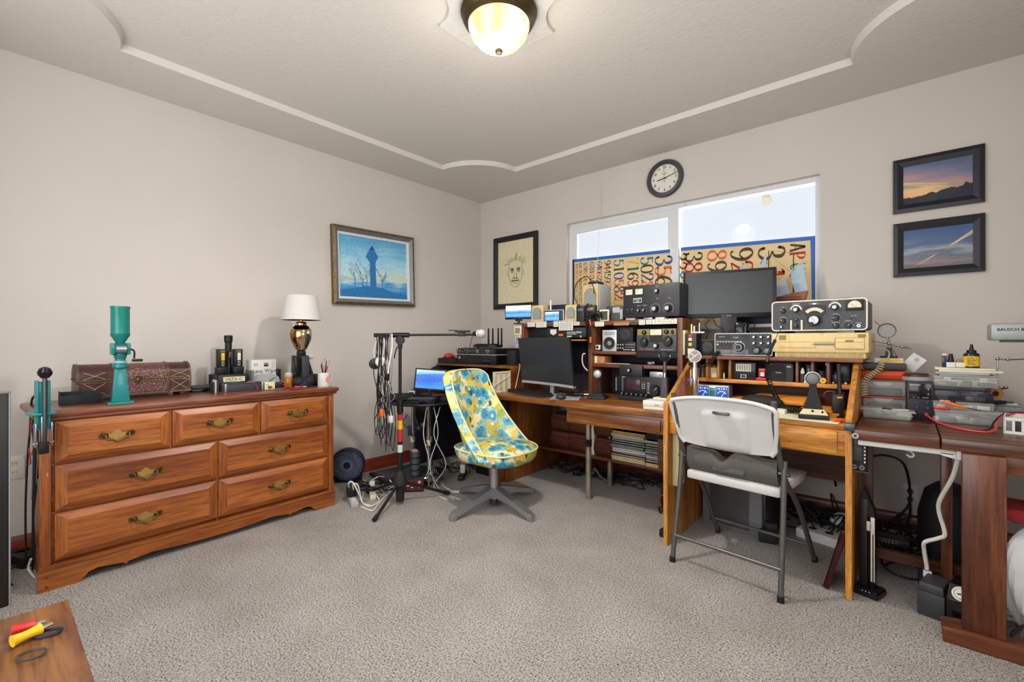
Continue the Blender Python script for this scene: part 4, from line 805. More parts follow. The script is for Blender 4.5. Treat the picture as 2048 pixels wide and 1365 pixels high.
t = T('travel_clock', 'small cream rimmed clock display in front of the desk telephone', 'clock', lo, 10); B().box(-w/2, w/2, 0, .02, 0, h, 'cream', .005).o('case', t); B().box(-w*.36, w*.36, -.001, 0, h*.1, h*.86, 'dark_grey').o('display', t)
lo, w, h = ext(1213, 1246, 611, 641, -.50, TZ)
t = T('desk_phone', 'grey desk telephone keypad unit left of the black amplifier', 'telephone', lo, 8)
B().box(-w/2, w/2, 0, .05, 0, h, 'dark_grey', .005).o('body', t); B().box(-w*.12, w*.3, -.001, 0, h*.55, h*.9, 'light_grey').o('display', t); B().box(w*.34, w*.5, -.018, 0, h*.1, h*.75, 'light_grey', .004).o('handset', t)
b = B(); [b.box(-w*.2+j*w*.13, -w*.2+j*w*.13+w*.07, -.002, 0, h*(.08+.11*i), h*(.08+.11*i)+h*.05, 'mid_grey') for i in range(4) for j in range(4)]; b.o('keypad', t)
# amplifier
lo, w, h = ext(1247, 1360, 566, 628, -.60); z0 = TZ+.018
t = T('amplifier', 'large black radio amplifier with two square meters on top of the hutch', 'amplifier', (2.112, -.60, TZ))
w, h = .376, .208
B().box(-w/2+.003, w/2-.003, .008, .30, .016, .016+h, 'panel_grey', .003).o('cabinet', t)
b = B().box(-w/2, w/2, 0, .01, .016, .016+h, 'panel_dark', .002)
b.box(-w*.31, -w*.155, -.0008, 0, .016+h*.46, .016+h*.60, 'white_ink').box(-w*.305, -w*.16, -.001, -.0008, .016+h*.475, .016+h*.585, 'panel_dark').text('HEATHKIT', -w*.232, .016+h*.555, .0105, y=-.0014).text('SB-220', -w*.232, .016+h*.515, .0075, y=-.0014).text('LINEAR', -w*.232, .016+h*.486, .006, y=-.0014)
for x, z, s_ in ((.12*w, .93, 'BAND'), (.12*w, .55, 'TUNE'), (.33*w, .55, 'LOAD'), (-.21*w, .36, 'REL PWR'), (-.1*w, .36, 'SENSITIVITY'), (-.42*w, .26, 'OP'), (-.34*w, .26, 'CW')): b.text(s_, x, .016+h*z, .006)
b.o('front_panel', t)
meter(t, -w*.455, -w*.315, .016+h*.70, .016+h*.90, 'print_face', rim='panel_dark', y=-.0005); meter(t, -w*.275, -w*.125, .016+h*.70, .016+h*.90, 'print_face', rim='panel_dark', y=-.0005)
knob(t, .12*w, .016+h*.78, .013, .02, cap='aluminium', ticks=9, tr=1.5); knob(t, .085*w, .016+h*.24, .021, .026, cap='aluminium', ticks=17, tr=1.4); knob(t, .31*w, .016+h*.24, .021, .026, cap='aluminium', ticks=17, tr=1.4)
knob(t, -.205*w, .016+h*.21, .009, .018, cap='aluminium', ticks=9, tr=1.5); knob(t, -.11*w, .016+h*.21, .009, .018, cap='aluminium', ticks=9, tr=1.5)
for x in (-.42, -.345): B().box(x*w-.006, x*w+.006, -.004, 0, .016+h*.1, .016+h*.22, 'black', .002).o('rocker_switch', t)
for x in (-.42, .42):
    for y in (.03, .27): B().cyl((x*w, y, 0), (x*w, y, .017), .010, 'rubber').o('foot', t)
B().cyl((0, 0, 0), (.008, .0, .2), .003, 'black', .0025, 8).cyl((0, 0, -.0), (0, 0, .02), .007, 'black').o('antenna', None, 'thin black antenna standing behind the black amplifier', 'antenna', loc=(2.02, -.28, TZ+.19))
B().box(-.022, .022, 0, .04, 0, .33+TZ-DZ, 'black_soft', .003).o('black_post', None, 'dark upright post between amplifier and window mullion', 'post', loc=(2.215, -.25, DZ))
for k, (x, m_) in enumerate(((2.0, 'light_grey'), (2.12, 'aluminium'), (2.2, 'white'))): B().box(-.03, .03, 0, .05, 0, .014, m_, .002).o('flat_box', None, ('small grey', 'small silver', 'small white')[k]+' flat box lying under the amplifier front', 'box', loc=(x-.03, -.59, TZ))
# shelf contents
S1 = 1.0; S2 = .914
t = T('extension_speaker', 'silver faced extension speaker with round black cone on the hutch shelf', 'speaker', (1.812, -.585, S1), 4)
B().box(-.052, .052, .004, .09, 0, .145, 'dark_grey', .003).box(-.052, .052, 0, .006, 0, .145, 'silver_plastic', .002).o('cabinet', t)
B().lathe([(.041, 0), (.044, .003), (.041, .006), (.038, .003), (0, -.002)], 'black', (0, 0, .055), 28, 'y', ['silver_plastic', 'silver_plastic', 'black', 'black_soft']).o('cone', t)
b = B(); [b.box(-.042, .042, -.0008, 0, .11+i*.004, .112+i*.004, 'mid_grey') for i in range(6)]; b.text('JRC', .034, .098, .009, 'ink'); b.o('grille_slots', t)
t = T('camera_cube', 'tiny white cube camera at the left end of the upper hutch shelf', 'camera', (1.715, -.575, S1), 8); B().box(-.017, .017, 0, .04, .008, .042, 'white', .003).cyl((0, 0.01, 0), (0, .01, .01), .01, 'black').o('body', t); B().cyl((-.003, 0, .027), (-.003, -.004, .027), .010, 'black').o('lens', t)
t = T('scanner_radio', 'black scanner radio with rows of small buttons on the upper hutch shelf', 'radio', (1.935, -.585, S1), 0)
B().box(-.07, .07, 0, .12, .002, .062, 'black', .003).o('case', t); b = B()
for i in range(2):
    for j in range(3): b.box(-.062+j*.018, -.054+j*.018, -.0015, 0, .018+i*.022, .026+i*.022, 'light_grey')
for j in range(9): b.box(-.002+j*.0075, .002+j*.0075, -.001, 0, .044, .048, 'light_grey'); b.box(-.002+j*.0075, .002+j*.0075, -.001, 0, .026, .028, 'light_grey')
b.box(-.02, .03, -.001, 0, .010, .013, 'white').box(.04, .062, -.001, 0, .007, .014, 'white'); b.o('buttons', t)
t = T('extension_speaker', 'black square speaker standing on the scanner radio', 'speaker', (1.925, -.575, S1+.062)); B().box(-.062, .055, 0, .1, 0, .10, 'black_soft', .004).o('cabinet', t); B().lathe([(.036, 0), (.038, .003), (.034, .004), (0, .0)], 'panel_dark', (-.003, 0, .05), 24, 'y').o('cone', t)
t = T('antenna_tuner', 'grey antenna tuner with cream meter on the upper hutch shelf', 'tuner', (2.150, -.60, S1)); w, h = .262, .148
B().box(-w/2, w/2, .004, .2, 0, h, 'panel_dark', .003).o('cabinet', t)
b = B().box(-w/2, w/2, -.001, .005, .003, h*.7, 'panel_grey', .001).box(-w/2+.004, w/2-.004, -.0015, .004, h*.71, h*.985, 'pc_beige_dark', .001).box(-.042, .042, -.003, 0, h*.42, h*.68, 'black').text('DRAKE', -w*.42, h*.12, .010, 'orange', y=-.0018, al='LEFT').text('MATCHING NETWORK', -w*.27, h*.12, .006, y=-.0018, al='LEFT').box(.03, .11, -.0016, -.001, h*.10, h*.11, 'white_ink'); b.o('front_panel', t)
meter(t, -.042, .042, h*.70, h*.99, 'dial_cream', y=-.001); knob(t, -.078, h*.43, .026, .022, cap=None, ticks=0); knob(t, .078, h*.46, .029, .024, cap=None, ticks=21, tr=1.15)
knob(t, 0, h*.27, .018, .018, cap='silver_plastic'); knob(t, -.078, h*.84, .014, .016, cap=None); knob(t, .068, h*.86, .014, .016, cap=None); B().prism([(-.006, -.012), (.004, -.014), (.008, .0), (.002, .014), (-.006, .010)], 'y', -.016, -.001, 'black').o('lever_knob', t, loc=(.108, 0, h*.85))
B().box(-.012, .012, 0, .10, 0, .052, 'cream', .002).box(.012, .07, 0, .1, 0, .05, 'kraft', .001).o('card_box', None, 'cream and brown card box at the left of the middle hutch shelf', 'box', loc=(1.702, -.58, S2))
t = T('desk_timer', 'small flat black timer with pale display on the middle shelf', 'timer', (2.112, -.595, S2), 0); B().box(-.028, .028, 0, .03, 0, .026, 'black', .003).o('case', t); B().box(-.018, .004, -.001, 0, .006, .02, 'lcd').box(.010, .02, -.001, 0, .014, .019, 'white').o('display', t)
t = T('headphones', 'black headphones lying at the back of the middle shelf', 'headphones', (2.2, -.44, S2)); B().tube([(-.07, 0, .01), (-.075, .02, .04), (-.04, .03, .052), (.04, .03, .052), (.075, .02, .04), (.07, 0, .01)], .005, 'black').o('headband', t)
for x in (-.07, .07): B().sph((x, 0, .02), (.012, .02, .019), 'black').o('ear_cup', t)
B().box(-.09, .09, 0, .02, 0, .004, 'light_grey').o('ruler', None, 'pale ruler lying along the middle shelf', 'ruler', loc=(1.87, -.58, S2))
# main monitor
t = T('monitor', 'large frameless grey monitor with silver chin on the computer desk', 'monitor', (1.415, -.735, DZ), rot=(0, 0, -14))
w = .575; hh = .325
b = B(); b.T = Matrix.Translation((0, 0, .085)) @ Matrix.Rotation(R(7), 4, 'X')
def curve(u, v, o=0): x = (u-.5)*w; return (x, .018-.018*math.cos(x*3.2)*1.0-.018+x*x*-.25+o, v*hh)
b.grid(lambda u, v: curve(u, v), 14, 2, 'screen_off').grid(lambda u, v: curve(u, v*1., .016), 14, 2, 'black')
for (u0, v0, u1, v1) in ((0, 0, 0, 1), (1, 0, 1, 1)): b.add([curve(u0, v0), curve(u0, v1), curve(u0, v1, .016), curve(u0, v0, .016)], [(0, 1, 2, 3)], 'black')
b.add([curve(i/14, 1) for i in range(15)]+[curve(i/14, 1, .016) for i in range(15)], [(i, i+1, 16+i, 15+i) for i in range(14)], 'black')
b.o('screen', t)
b = B(); b.T = Matrix.Translation((0, 0, .085)) @ Matrix.Rotation(R(7), 4, 'X')
b.add([curve(i/14, -.045, -.002) for i in range(15)]+[curve(i/14, .01, -.002) for i in range(15)]+[curve(i/14, -.045, .018) for i in range(15)]+[curve(i/14, .01, .018) for i in range(15)], [f for i in range(14) for f in ((i, i+1, 16+i, 15+i), (30+i, 31+i, 1+i, i), (45+i, 46+i, 31+i, 30+i), (15+i, 16+i, 46+i, 45+i))], 'silver_plastic'); b.o('chin', t)
B().box(-.018, .018, .02, .05, .004, .2, 'silver_plastic', .003).box(.018, .03, .025, .05, .004, .2, 'dark_grey', .002).o('stand', t); B().prism([(-.1, -.06), (.1, -.06), (.07, .1), (-.07, .1)], 'z', 0, .006, 'silver_plastic').o('base', t)
# keyboard, mouse, pad
t = T('keyboard', 'black curved ergonomic keyboard in front of the monitor', 'keyboard', (1.285, -.80, DZ), -17)
B().prism([(-.22, -.055), (-.1, -.075), (.1, -.075), (.22, -.055), (.225, .05), (.1, .075), (-.1, .075), (-.225, .05)], 'z', 0, .016, 'black_soft', .004).o('body', t)
b = B()
for r_ in range(5):
    for c in range(15):
        x = -.2+c*.0268; b.box(x, x+.022, -.058+r_*.0235, -.039+r_*.0235, .016, .0225, 'black', .0)
b.o('keys', t)
t = T('mouse', 'black computer mouse on the small mouse pad', 'mouse', (1.628, -.90, DZ+.004), 35); B().sph((0, 0, .012), (.032, .055, .022), 'dark_grey', 20, 12).sph((0, 0, .004), (.034, .057, .010), 'black').o('shell', t); B().cyl((-.004, .03, .03), (.004, .03, .03), .006, 'black').o('scroll_wheel', t)
B().prism([(-.10, -.09), (.09, -.09), (.10, .09), (-.09, .09)], 'z', 0, .004, 'mousepad', .001).o('mouse_pad', None, 'pale grey patterned mouse pad at the desk front', 'mouse pad', loc=(1.63, -.845, DZ), rz=30) if mat('mousepad', '#8b8d92', .8, var=.5, ns=26) else None
# microphones on the desk
t = T('desk_microphone', 'black desk microphone with silver round head by the hutch divider', 'microphone', (1.80, -.72, DZ), 15)
B().box(-.06, .06, -.06, .06, 0, .022, 'black_soft', .006, tx=.004, ty=.004).box(-.045, .045, -.04, .045, .022, .036, 'black_soft', .005, tx=.006, ty=.006).o('base', t); B().cyl((.01, .02, .03), (.004, .012, .145), .013, 'black_soft', .009).o('neck', t); B().cyl((0, -.014, .165), (0, .022, .168), .030, 'dark_grey', .026, 24).sph((0, -.010, .165), (.027, .012, .027), 'silver_plastic').o('head', t)
t = T('transceiver', 'black modern radio transceiver with dark red screen in the lower hutch', 'radio', (2.07, -.66, DZ), -2); w = .36
B().box(-w/2, w/2, 0, .24, .03, .155, 'black', .005).box(-.15, .15, -.02, .1, .0, .03, 'black_soft', .006).o('case', t); B().box(-.095, .0, -.002, 0, .07, .135, 'maroon_screen', .001).o('screen', t) if mat('maroon_screen', '#3a2530', .2) else None
b = B()
for i in range(8): b.cyl((-.168, 0, .06+i*.011), (-.168, -.006, .06+i*.011), .0035, 'light_grey', seg=8); b.box(-.13, -.115, -.002, 0, .058+i*.011, .063+i*.011, 'mid_grey')
for i in range(4):
    for j in range(2): b.box(.012+j*.014, .02+j*.014, -.002, 0, .08+i*.013, .086+i*.013, 'red' if i == 3 else 'light_grey')
for i in range(6): b.box(.05, .066, -.002, 0, .055+i*.012, .060+i*.012, 'light_grey'); b.box(.14, .165, -.002, 0, .04+i*.017, .044+i*.017, 'mid_grey')
b.text('YAESU', -.13, .148, .009, al='LEFT'); b.o('buttons', t)
knob(t, .105, .075, .034, .028, cap=None)
for i in range(6): knob(t, -.12+i*.034, .04, .012, .022, cap=None)
lo = (2.00, -.60, .842); 
t = T('wattmeter_box', 'black box with one knob standing on the transceiver', 'tuner', (1.99, -.62, DZ+.155)); B().box(-.085, .075, 0, .12, 0, .068, 'panel_dark', .002).o('case', t); knob(t, -.01, .036, .013, .02)
t = T('module_box', 'small silver box on the right of the transceiver', 'box', (2.17, -.64, DZ+.155)); B().box(-.045, .04, 0, .06, 0, .034, 'aluminium', .001).o('case', t); B().cyl((.025, 0, .016), (.025, -.003, .016), .004, 'ink').o('jack', t)
t = T('desk_microphone', 'tall grey desk microphone with round black head and white base by the hutch post', 'microphone', (2.305, -.90, DZ), 0)
B().box(-.075, .06, -.06, .10, 0, .018, 'cream', .002).box(-.078, .058, -.062, .04, .018, .05, 'white', .005).box(-.06, .05, .035, .1, .018, .058, 'cream', .003).box(-.006, .003, -.063, -.062, .026, .031, 'red').box(.006, .015, -.063, -.062, .026, .031, 'red').o('base', t)
B().box(-.024, .024, .045, .075, .05, .175, 'panel_grey', .003, tx=.010).o('column', t); B().cyl((0, .06, .17), (0, .06, .20), .008, 'chrome').cyl((0, .06, .20), (0, .06, .265), .010, 'dark_steel').tube([(-.032, .06, .30), (-.026, .06, .28), (0, .06, .265), (.026, .06, .28), (.032, .06, .30)], .004, 'dark_steel').o('yoke', t); B().sph((0, .06, .297), (.030, .028, .030), 'black_soft').cyl((-.034, .06, .297), (.034, .06, .297), .006, 'steel').o('head', t)
# cables and bits between monitor and hutch divider
cord('cable', 'thick white cable looping beside the hutch divider', 'cable', [(1.64, -.615, .98), (1.622, -.62, .975), (1.617, -.62, .93), (1.63, -.62, .89), (1.66, -.618, .86)], .0045, 'white_cable')
for k, pts in enumerate(([(1.55, -.5, 1.05), (1.58, -.52, .9), (1.56, -.55, .75), (1.6, -.6, .695)], [(1.62, -.5, 1.1), (1.6, -.52, .9), (1.58, -.54, .72), (1.5, -.6, .692)], [(1.3, -.6, .692), (1.4, -.58, .697), (1.5, -.64, .693), (1.6, -.6, .72), (1.64, -.58, .8)], [(1.5, -.66, .692), (1.58, -.68, .70), (1.66, -.7, .693), (1.75, -.72, .71)], [(1.9, -.5, .69), (1.9, -.42, .8), (1.88, -.4, .88)], [(1.80, -.4, .69), (1.79, -.36, .8), (1.80, -.34, .885)])):
    cord('cable', 'thin black cable among the wires behind the monitor and in the hutch', 'cable', pts, .0028, 'black_cable', 'black cables on the computer desk')
B().box(-.03, .04, -.02, .02, 0, .025, 'black', .004).cyl((.04, 0, .012), (.075, .0, .012), .006, 'steel').o('plug_adapter', None, 'black plug adapter lying right of the monitor foot', 'adapter', loc=(1.62, -.68, DZ), rz=25)
t = T('radio_tray', 'black instrument reading CONTROL DATA on the hutch above the monitor', 'instrument', (1.455, -.585, 1.082), 0)
B().box(-.17, .17, 0, .12, .012, .085, 'panel_dark', .002).o('case', t); B().text('CONTROL DATA', .070, .050, .0165, y=-.001, bold=.0004).box(.01, .09, -.001, 0, .036, .039, 'white').box(.01, .05, -.001, 0, .018, .026, 'white').cyl((.13, -.001, .02), (.13, -.004, .02), .008, 'light_grey').prism([(-.14, .075), (-.085, .075), (-.085, .045), (-.112, .03), (-.14, .045)], 'y', -.002, 0, 'white').box(-.065, -.025, -.001, 0, .025, .04, 'orange').o('front_panel', t)
B().box(-.15, .17, -.01, .13, 0, .011, 'oak_x', .002).o('wooden_board', None, 'thin pale wooden board under the black CONTROL DATA instrument', 'board', loc=(1.455, -.585, 1.070))
for x in (1.31, 1.61): B().box(-.005, .005, 0, .01, 0, .11, 'dark_steel').o('hanger_strap', None, ('left' if x < 1.4 else 'right')+' metal strap carrying the thin wooden board under the hutch top', 'strap', loc=(x, -.46, 1.0695))
t = T('drive_box', 'black glossy box with round shapes at the left under the hutch top', 'box', (1.17, -.55, 1.087)); B().box(-.095, .10, 0, .15, 0, .09, 'black', .004).o('case', t)
# thermometer displays on the left panel
lo, w, h = ext(1028, 1048, 645, 666, -.62, None)
t = T('thermometer_display', 'square cream rimmed digital display on the hutch left side', 'display', (1.018, -.62, 1.115), 8); B().box(-.035, .035, 0, .015, 0, .072, 'cream', .005).o('case', t); B().box(-.024, .024, -.001, 0, .014, .06, 'lcd').o('display', t)
t = T('thermometer_display', 'tall silver digital thermometer with row of buttons on the hutch left side', 'display', (1.020, -.62, 1.012), 8); B().box(-.028, .026, 0, .018, 0, .1, 'silver_plastic', .004).o('case', t); B().box(-.014, .014, -.001, 0, .055, .088, 'lcd').o('display', t)
b = B(); [b.box(-.018+i*.008, -.013+i*.008, -.001, 0, .042, .047, 'ink') for i in range(5)]; b.o('buttons', t)
# ---------------------------------------------------------------- under the desk
def cubby(x, z, label, slats):
    t = T('tambour_box', label, 'storage box', (x, -.43, z), -3, 'wooden boxes with roll fronts under the desk'); w, h = .155, .135
    pr = [(0.03, 0), (.012, .02), (.0, .05), (.0, .08), (.02, h-.01), (.04, h), (.2, h), (.2, 0)]
    for s in (-1, 1): B().prism(pr, 'x', s*w/2-.004 if s < 0 else w/2-.004, s*w/2+.004 if s < 0 else w/2+.004, 'cubby_wood').o('side_panel', t)
    b = B().prism([(p[0]+.006, max(.004, min(p[1], h-.004))) for p in pr], 'x', -w/2+.004, w/2-.004, 'cubby_wood')
    b.o('roll_front', t)
    b = B()
    if slats:
        for i in range(6): b.box(-w/2+.01, w/2-.01, .001+.004*max(0, i-3), .01+.004*max(0, i-3), .05+i*.012, .056+i*.012, 'maroon')
    else: b.box(-w/2+.02, w/2-.02, .001, .01, .085, .1, 'maroon')
    b.o('slats', t)
    return t
cubby(1.285, .222, 'lower left roll front wooden box under the desk', 0); cubby(1.445, .222, 'lower roll front box with slatted lid, second from the desk side', 1)
cubby(1.285, .362, 'upper left roll front wooden box under the desk', 0); cubby(1.445, .362, 'upper roll front wooden box, second from the desk side', 0)
cubby(1.675, .222, 'lower slatted roll front box beside the magazines', 1); cubby(1.675, .362, 'upper roll front box right behind the drawer', 0)
for z, h in ((.222, .12), (.343, .09), (.434, .09)): B().box(-.028, .028, 0, .1, 0, h, 'paper', .001).o('white_carton', None, {.222: 'lowest', .343: 'middle', .434: 'topmost'}[z]+' of three white cartons stacked between the roll front boxes', 'carton', 'white cartons between the roll front boxes', loc=(1.565, -.42, z))
B().prism([(0, 0), (.12, 0), (.12, .2), (.09, .23), (.03, .235), (-.01, .2), (-.02, .12)], 'x', -.13, .13, 'cubby_wood').o('rounded_box', None, 'large round fronted wooden box at the right end of the lower shelf', 'storage box', 'wooden boxes with roll fronts under the desk', loc=(2.24, -.47, .222))
B().box(-.1, .1, 0, .16, 0, .05, 'paper', .001).o('paper_stack', None, 'papers lying on the large round fronted box', 'paper stack', loc=(2.25, -.44, .457))
mat('page_edges', '#a8a096', .8, var=.3, ns=60); rnd = random.Random(11); mg = ['mid_grey', 'paper_yellowed', 'navy', 'paper', 'yellow', 'mid_grey', 'maroon', 'navy', 'light_grey', 'teal_dark']
names = {'paper': 'white', 'paper_yellowed': 'yellowed', 'navy': 'dark blue', 'white': 'bright white', 'yellow': 'yellow', 'light_grey': 'light grey', 'maroon': 'dark red', 'mid_grey': 'grey', 'teal_dark': 'green', 'black': 'black'}
POS = ['lowest', 'second from bottom', 'third from bottom', 'fourth from bottom', 'fifth from bottom', 'sixth from bottom', 'seventh from bottom', 'eighth from bottom', 'ninth from bottom', 'tenth from bottom', 'eleventh from bottom', 'twelfth from bottom', 'topmost']
for (x, wd, n, zt, side) in ((1.875, .25, 12, .20, 'left'), (2.075, .135, 10, .17, 'right')):
    z = .222
    for i in range(n):
        h = zt/n*rnd.uniform(.7, 1.3); m_ = mg[(i*3+(1 if side == 'left' else 4)) % 10] if i not in (7, 8) else 'black'
        b = B().box(-wd/2, wd/2, 0, .2, 0, h, 'page_edges').box(-wd/2-.001, wd/2+.001, -.001, .2, h*.0, h*.3, m_).box(-wd/2-.001, wd/2+.001, -.001, .2, h*.7, h, m_)
        b.o('magazine', None, '%s magazine, %s in the %s stack under the desk' % (names[m_], POS[min(i, 12)], side), 'magazine', 'magazines stacked on the lower shelf', loc=(x+rnd.uniform(-.008, .008), -.44+rnd.uniform(-.008, .008), z), rz=rnd.uniform(-3, 3)); z += h+.0006
t = T('clear_disc_box', 'clutter box with dark clear lid on the right magazine stack', 'box', (2.08, -.43, .40)); B().box(-.07, .07, 0, .14, 0, .045, 'smoked', .004).o('box', t); 
# cables on the carpet below the desk
def tangle(n, x0, x1, y0, y1, zt, m, label, group, r=.0045, seed=1):
    rr = random.Random(seed)
    for k in range(n):
        cx, cy = rr.uniform(x0, x1), rr.uniform(y0, y1); pts = []; ra = rr.uniform(.06, .2); a0 = rr.uniform(0, 6.28)
        for i in range(9):
            a = a0+i*rr.uniform(.6, .95); q = ra*(1+.12*math.sin(i*2.1))
            pts.append((min(x1+.03, max(x0-.03, cx+q*math.cos(a)*1.2)), min(y1+.02, max(y0-.02, cy+q*math.sin(a)*.7)), r+rr.uniform(0, zt)*abs(math.sin(i*1.3+k))))
        cord('cable', label, 'cable', pts, r, m, group, 5)
tangle(16, 1.15, 2.1, -.30, -.08, .09, 'black_cable', 'black cable in the heap on the carpet under the computer desk', 'black cables heaped under the computer desk', seed=5)
cord('cable', 'grey cable arching out of the heap under the computer desk', 'cable', [(1.5, -.28, .01), (1.55, -.34, .10), (1.62, -.36, .05), (1.7, -.33, .01)], .004, 'grey_cable')
t = T('power_brick', 'black power brick with red light in the cable heap', 'adapter', (1.36, -.27, .0), 12); B().box(-.03, .03, -.05, .05, 0, .05, 'black', .004).o('case', t); B().sph((0, -.051, .035), .003, 'red_led', 8, 6).o('indicator', t)
t = T('tabletop_supply', 'black power supply with two small gauges beside the oak desk', 'power supply', (2.275, -.56, 0), -2)
B().box(-.115, .105, 0, .2, 0, .15, 'black', .004).o('case', t)
for x in (-.095, .01): B().box(x, x+.075, -.003, 0, .095, .135, 'pc_beige_dark', .001).box(x+.006, x+.069, -.004, -.003, .10, .13, 'dial_cream').o('gauge', t)
for x, m_ in ((-.08, 'black'), (.02, 'red'), (.07, 'red')): B().cyl((x, 0, .03), (x, -.02, .03), .01, m_).o('terminal', t)
cord('red_lead', 'red cable arched over the front of the gauge power supply', 'cable', [(2.185, -.60, .03), (2.18, -.62, .09), (2.22, -.63, .115), (2.26, -.62, .1), (2.29, -.605, .04)], .004, 'red_cable')
cord('black_lead', 'black curled cable before the gauge power supply', 'cable', [(2.17, -.60, .02), (2.2, -.65, .01), (2.235, -.63, .05), (2.24, -.61, .03)], .006, 'black_cable')
B().box(-.035, .035, -.03, .03, 0, .04, 'black', .003).o('foot_block', None, 'small black block on the carpet at the oak desk corner', 'block', loc=(2.365, -.945, 0), rz=-5)
# ================================================================ CORNER CABINET with printer (left of the desk)
t = T('printer_cabinet', 'dark brown slanted side cabinet between corner and computer desk', 'cabinet', (.58, -.50, 0))
CT = .873
BW(t).box(.13, 1.04, -.70, -.13, CT-.02, CT, 'desk_wood_x', .002).o('top_board', t)
BW(t).prism([(-.95, 0), (-.95, .745), (-.70, CT-.02), (-.13, CT-.02), (-.13, 0)], 'x', 1.022, 1.04, 'desk_wood_y').o('side_panel', t)
BW(t).prism([(-.95, 0), (-.95, .745), (-.70, CT-.02), (-.13, CT-.02), (-.13, 0)], 'x', .13, .148, 'navy_board').o('side_panel', t)
BW(t).box(.148, 1.022, -.90, -.13, .60, .618, 'desk_wood_x', .002).o('desktop', t)
BW(t).box(.148, 1.022, -.15, -.13, 0, CT-.02, 'navy_board').o('back_board', t)
t2 = T('computer_tower', 'black computer tower standing under the side cabinet', 'computer', (.80, -.78, 0))
B().box(-.09, .09, 0, .42, .0, .40, 'black', .006).o('case', t2); b = B().box(-.075, .075, -.003, 0, .28, .31, 'dark_grey').box(-.075, .075, -.003, 0, .33, .36, 'dark_grey').cyl((0, 0, .22), (0, -.004, .22), .012, 'silver_plastic'); b.o('drive_bay', t2)
t2 = T('receiver', 'black stereo receiver lying on the side cabinet desktop', 'receiver', (.42, -.80, .618), 0); B().box(-.2, .2, 0, .3, .01, .12, 'black', .003).o('case', t2); b = B(); [b.cyl((-.15+i*.05, 0, .05), (-.15+i*.05, -.012, .05), .012, 'dark_grey') for i in range(6)]; b.box(-.16, .05, -.001, 0, .08, .1, 'smoked'); b.o('controls', t2)
t2 = T('frequency_chart', 'yellowed printed table taped on the cabinet side panel', 'paper', (1.0412, -.83, .685), 90)
B().box(-.10, .10, -.0012, 0, 0, .155, 'paper_yellowed').o('sheet', t2)
b = B().box(-.07, .08, -.0018, -.0012, .138, .142, 'ink')
for c in (-.07, -.02, -.005, .04, .052):
    for r_ in range(16): b.box(c, c+random.uniform(.006, .014), -.0018, -.0012, .012+r_*.0075, .015+r_*.0075, 'pencil_dark')
b.o('print', t2)
B().lathe([(0, 0), (.033, 0), (.035, .01), (.035, .09), (.031, .09), (.03, .01), (0, .008)], 'black_soft', seg=20).o('mesh_cup', None, 'black mesh cup hanging under the left end of the desk', 'cup', loc=(1.075, -.84, .55))
# printer and router
t = T('printer', 'black multifunction printer with silver line on the side cabinet', 'printer', (.63, -.70, CT), 3)
w = .43
B().box(-w/2, w/2, 0, .33, .0, .082, 'black', .006).box(-w/2, w/2, .004, .33, .088, .135, 'black', .006).box(w/2, w/2+.004, .02, .3, .01, .075, 'black_gloss').o('case', t)
B().box(-w/2-.001, w/2+.002, -.003, .331, .080, .086, 'silver_plastic', .001).o('silver_band', t)
b = B().box(-w/2+.01, w/2-.012, -.004, .002, .09, .132, 'panel_dark', .001).box(-.035, .0, -.006, 0, .098, .128, 'dark_grey', .001)
for i in range(3):
    for j in range(3): b.box(.008+j*.011, .014+j*.011, -.0055, 0, .1+i*.01, .105+i*.01, 'light_grey')
for x, z in ((-.18, .118), (-.15, .105), (-.12, .12), (-.09, .12), (-.09, .104), (-.06, .112), (-.18, .105)): b.cyl((x, -.004, z), (x, -.006, z), .0045, 'light_grey', seg=10)
b.text('EPSON', .135, .116, .014, y=-.005); b.text('ARTISAN', .135, .098, .007, y=-.005); b.o('control_panel', t)
B().cyl((-.185, -.0005, .055), (-.185, -.003, .055), .010, 'light_grey').box(-.07, .16, -.002, 0, .012, .05, 'black_gloss', .001).box(.08, .17, -.003, 0, .025, .04, 'ink').o('paper_slot', t)
t = T('router', 'black wifi router with four upright antennas on the printer', 'router', (.675, -.60, CT+.136), 4)
B().prism([(-.125, -.05), (-.06, -.085), (.08, -.085), (.125, -.05), (.11, .07), (-.1, .07)], 'z', .006, .030, 'black', .006).prism([(-.09, -.06), (.07, -.06), (.08, .05), (-.07, .05)], 'z', .03, .037, 'black_gloss', .003).o('case', t)
for x, y in ((-.055, .075), (-.01, .078), (.05, .078), (.10, .06)): B().box(x-.008, x+.008, y-.005, y+.005, .02, .17, 'black', .003, tx=.002).o('antenna', t)
for x in (-.07, .07): B().cyl((x, -.04, 0), (x, -.04, .008), .008, 'rubber').o('foot', t)
t = T('speaker', 'small black speaker right of the printer', 'speaker', (.945, -.62, CT)); B().box(-.042, .05, 0, .1, 0, .118, 'black_soft', .003).o('cabinet', t)
B().box(-.075, .06, -.06, .12, 0, .105, 'black_soft', .003).box(-.085, .065, -.065, .125, .105, .122, 'kraft', .002).o('cardboard_box', None, 'dark box with brown cardboard lid left of the printer', 'box', loc=(.345, -.52, CT))
B().tube([(.05*math.cos(a*.7)*1.0, .04*math.sin(a*.7), .005+.003*(a % 3)) for a in range(18)], .004, 'black_cable', 6).o('cable_coil', None, 'coiled black cable on the brown box lid left of the printer', 'cable', loc=(.345, -.50, CT+.122))
t = T('red_mouse', 'red and black mouse shaped gadget on the stack left of the printer', 'gadget', (.25, -.66, CT+.045), 30); B().sph((0, 0, .016), (.045, .065, .028), 'red', 20, 12).o('shell', t); B().box(-.04, .04, -.055, .055, 0, .010, 'black', .004).o('base', t)
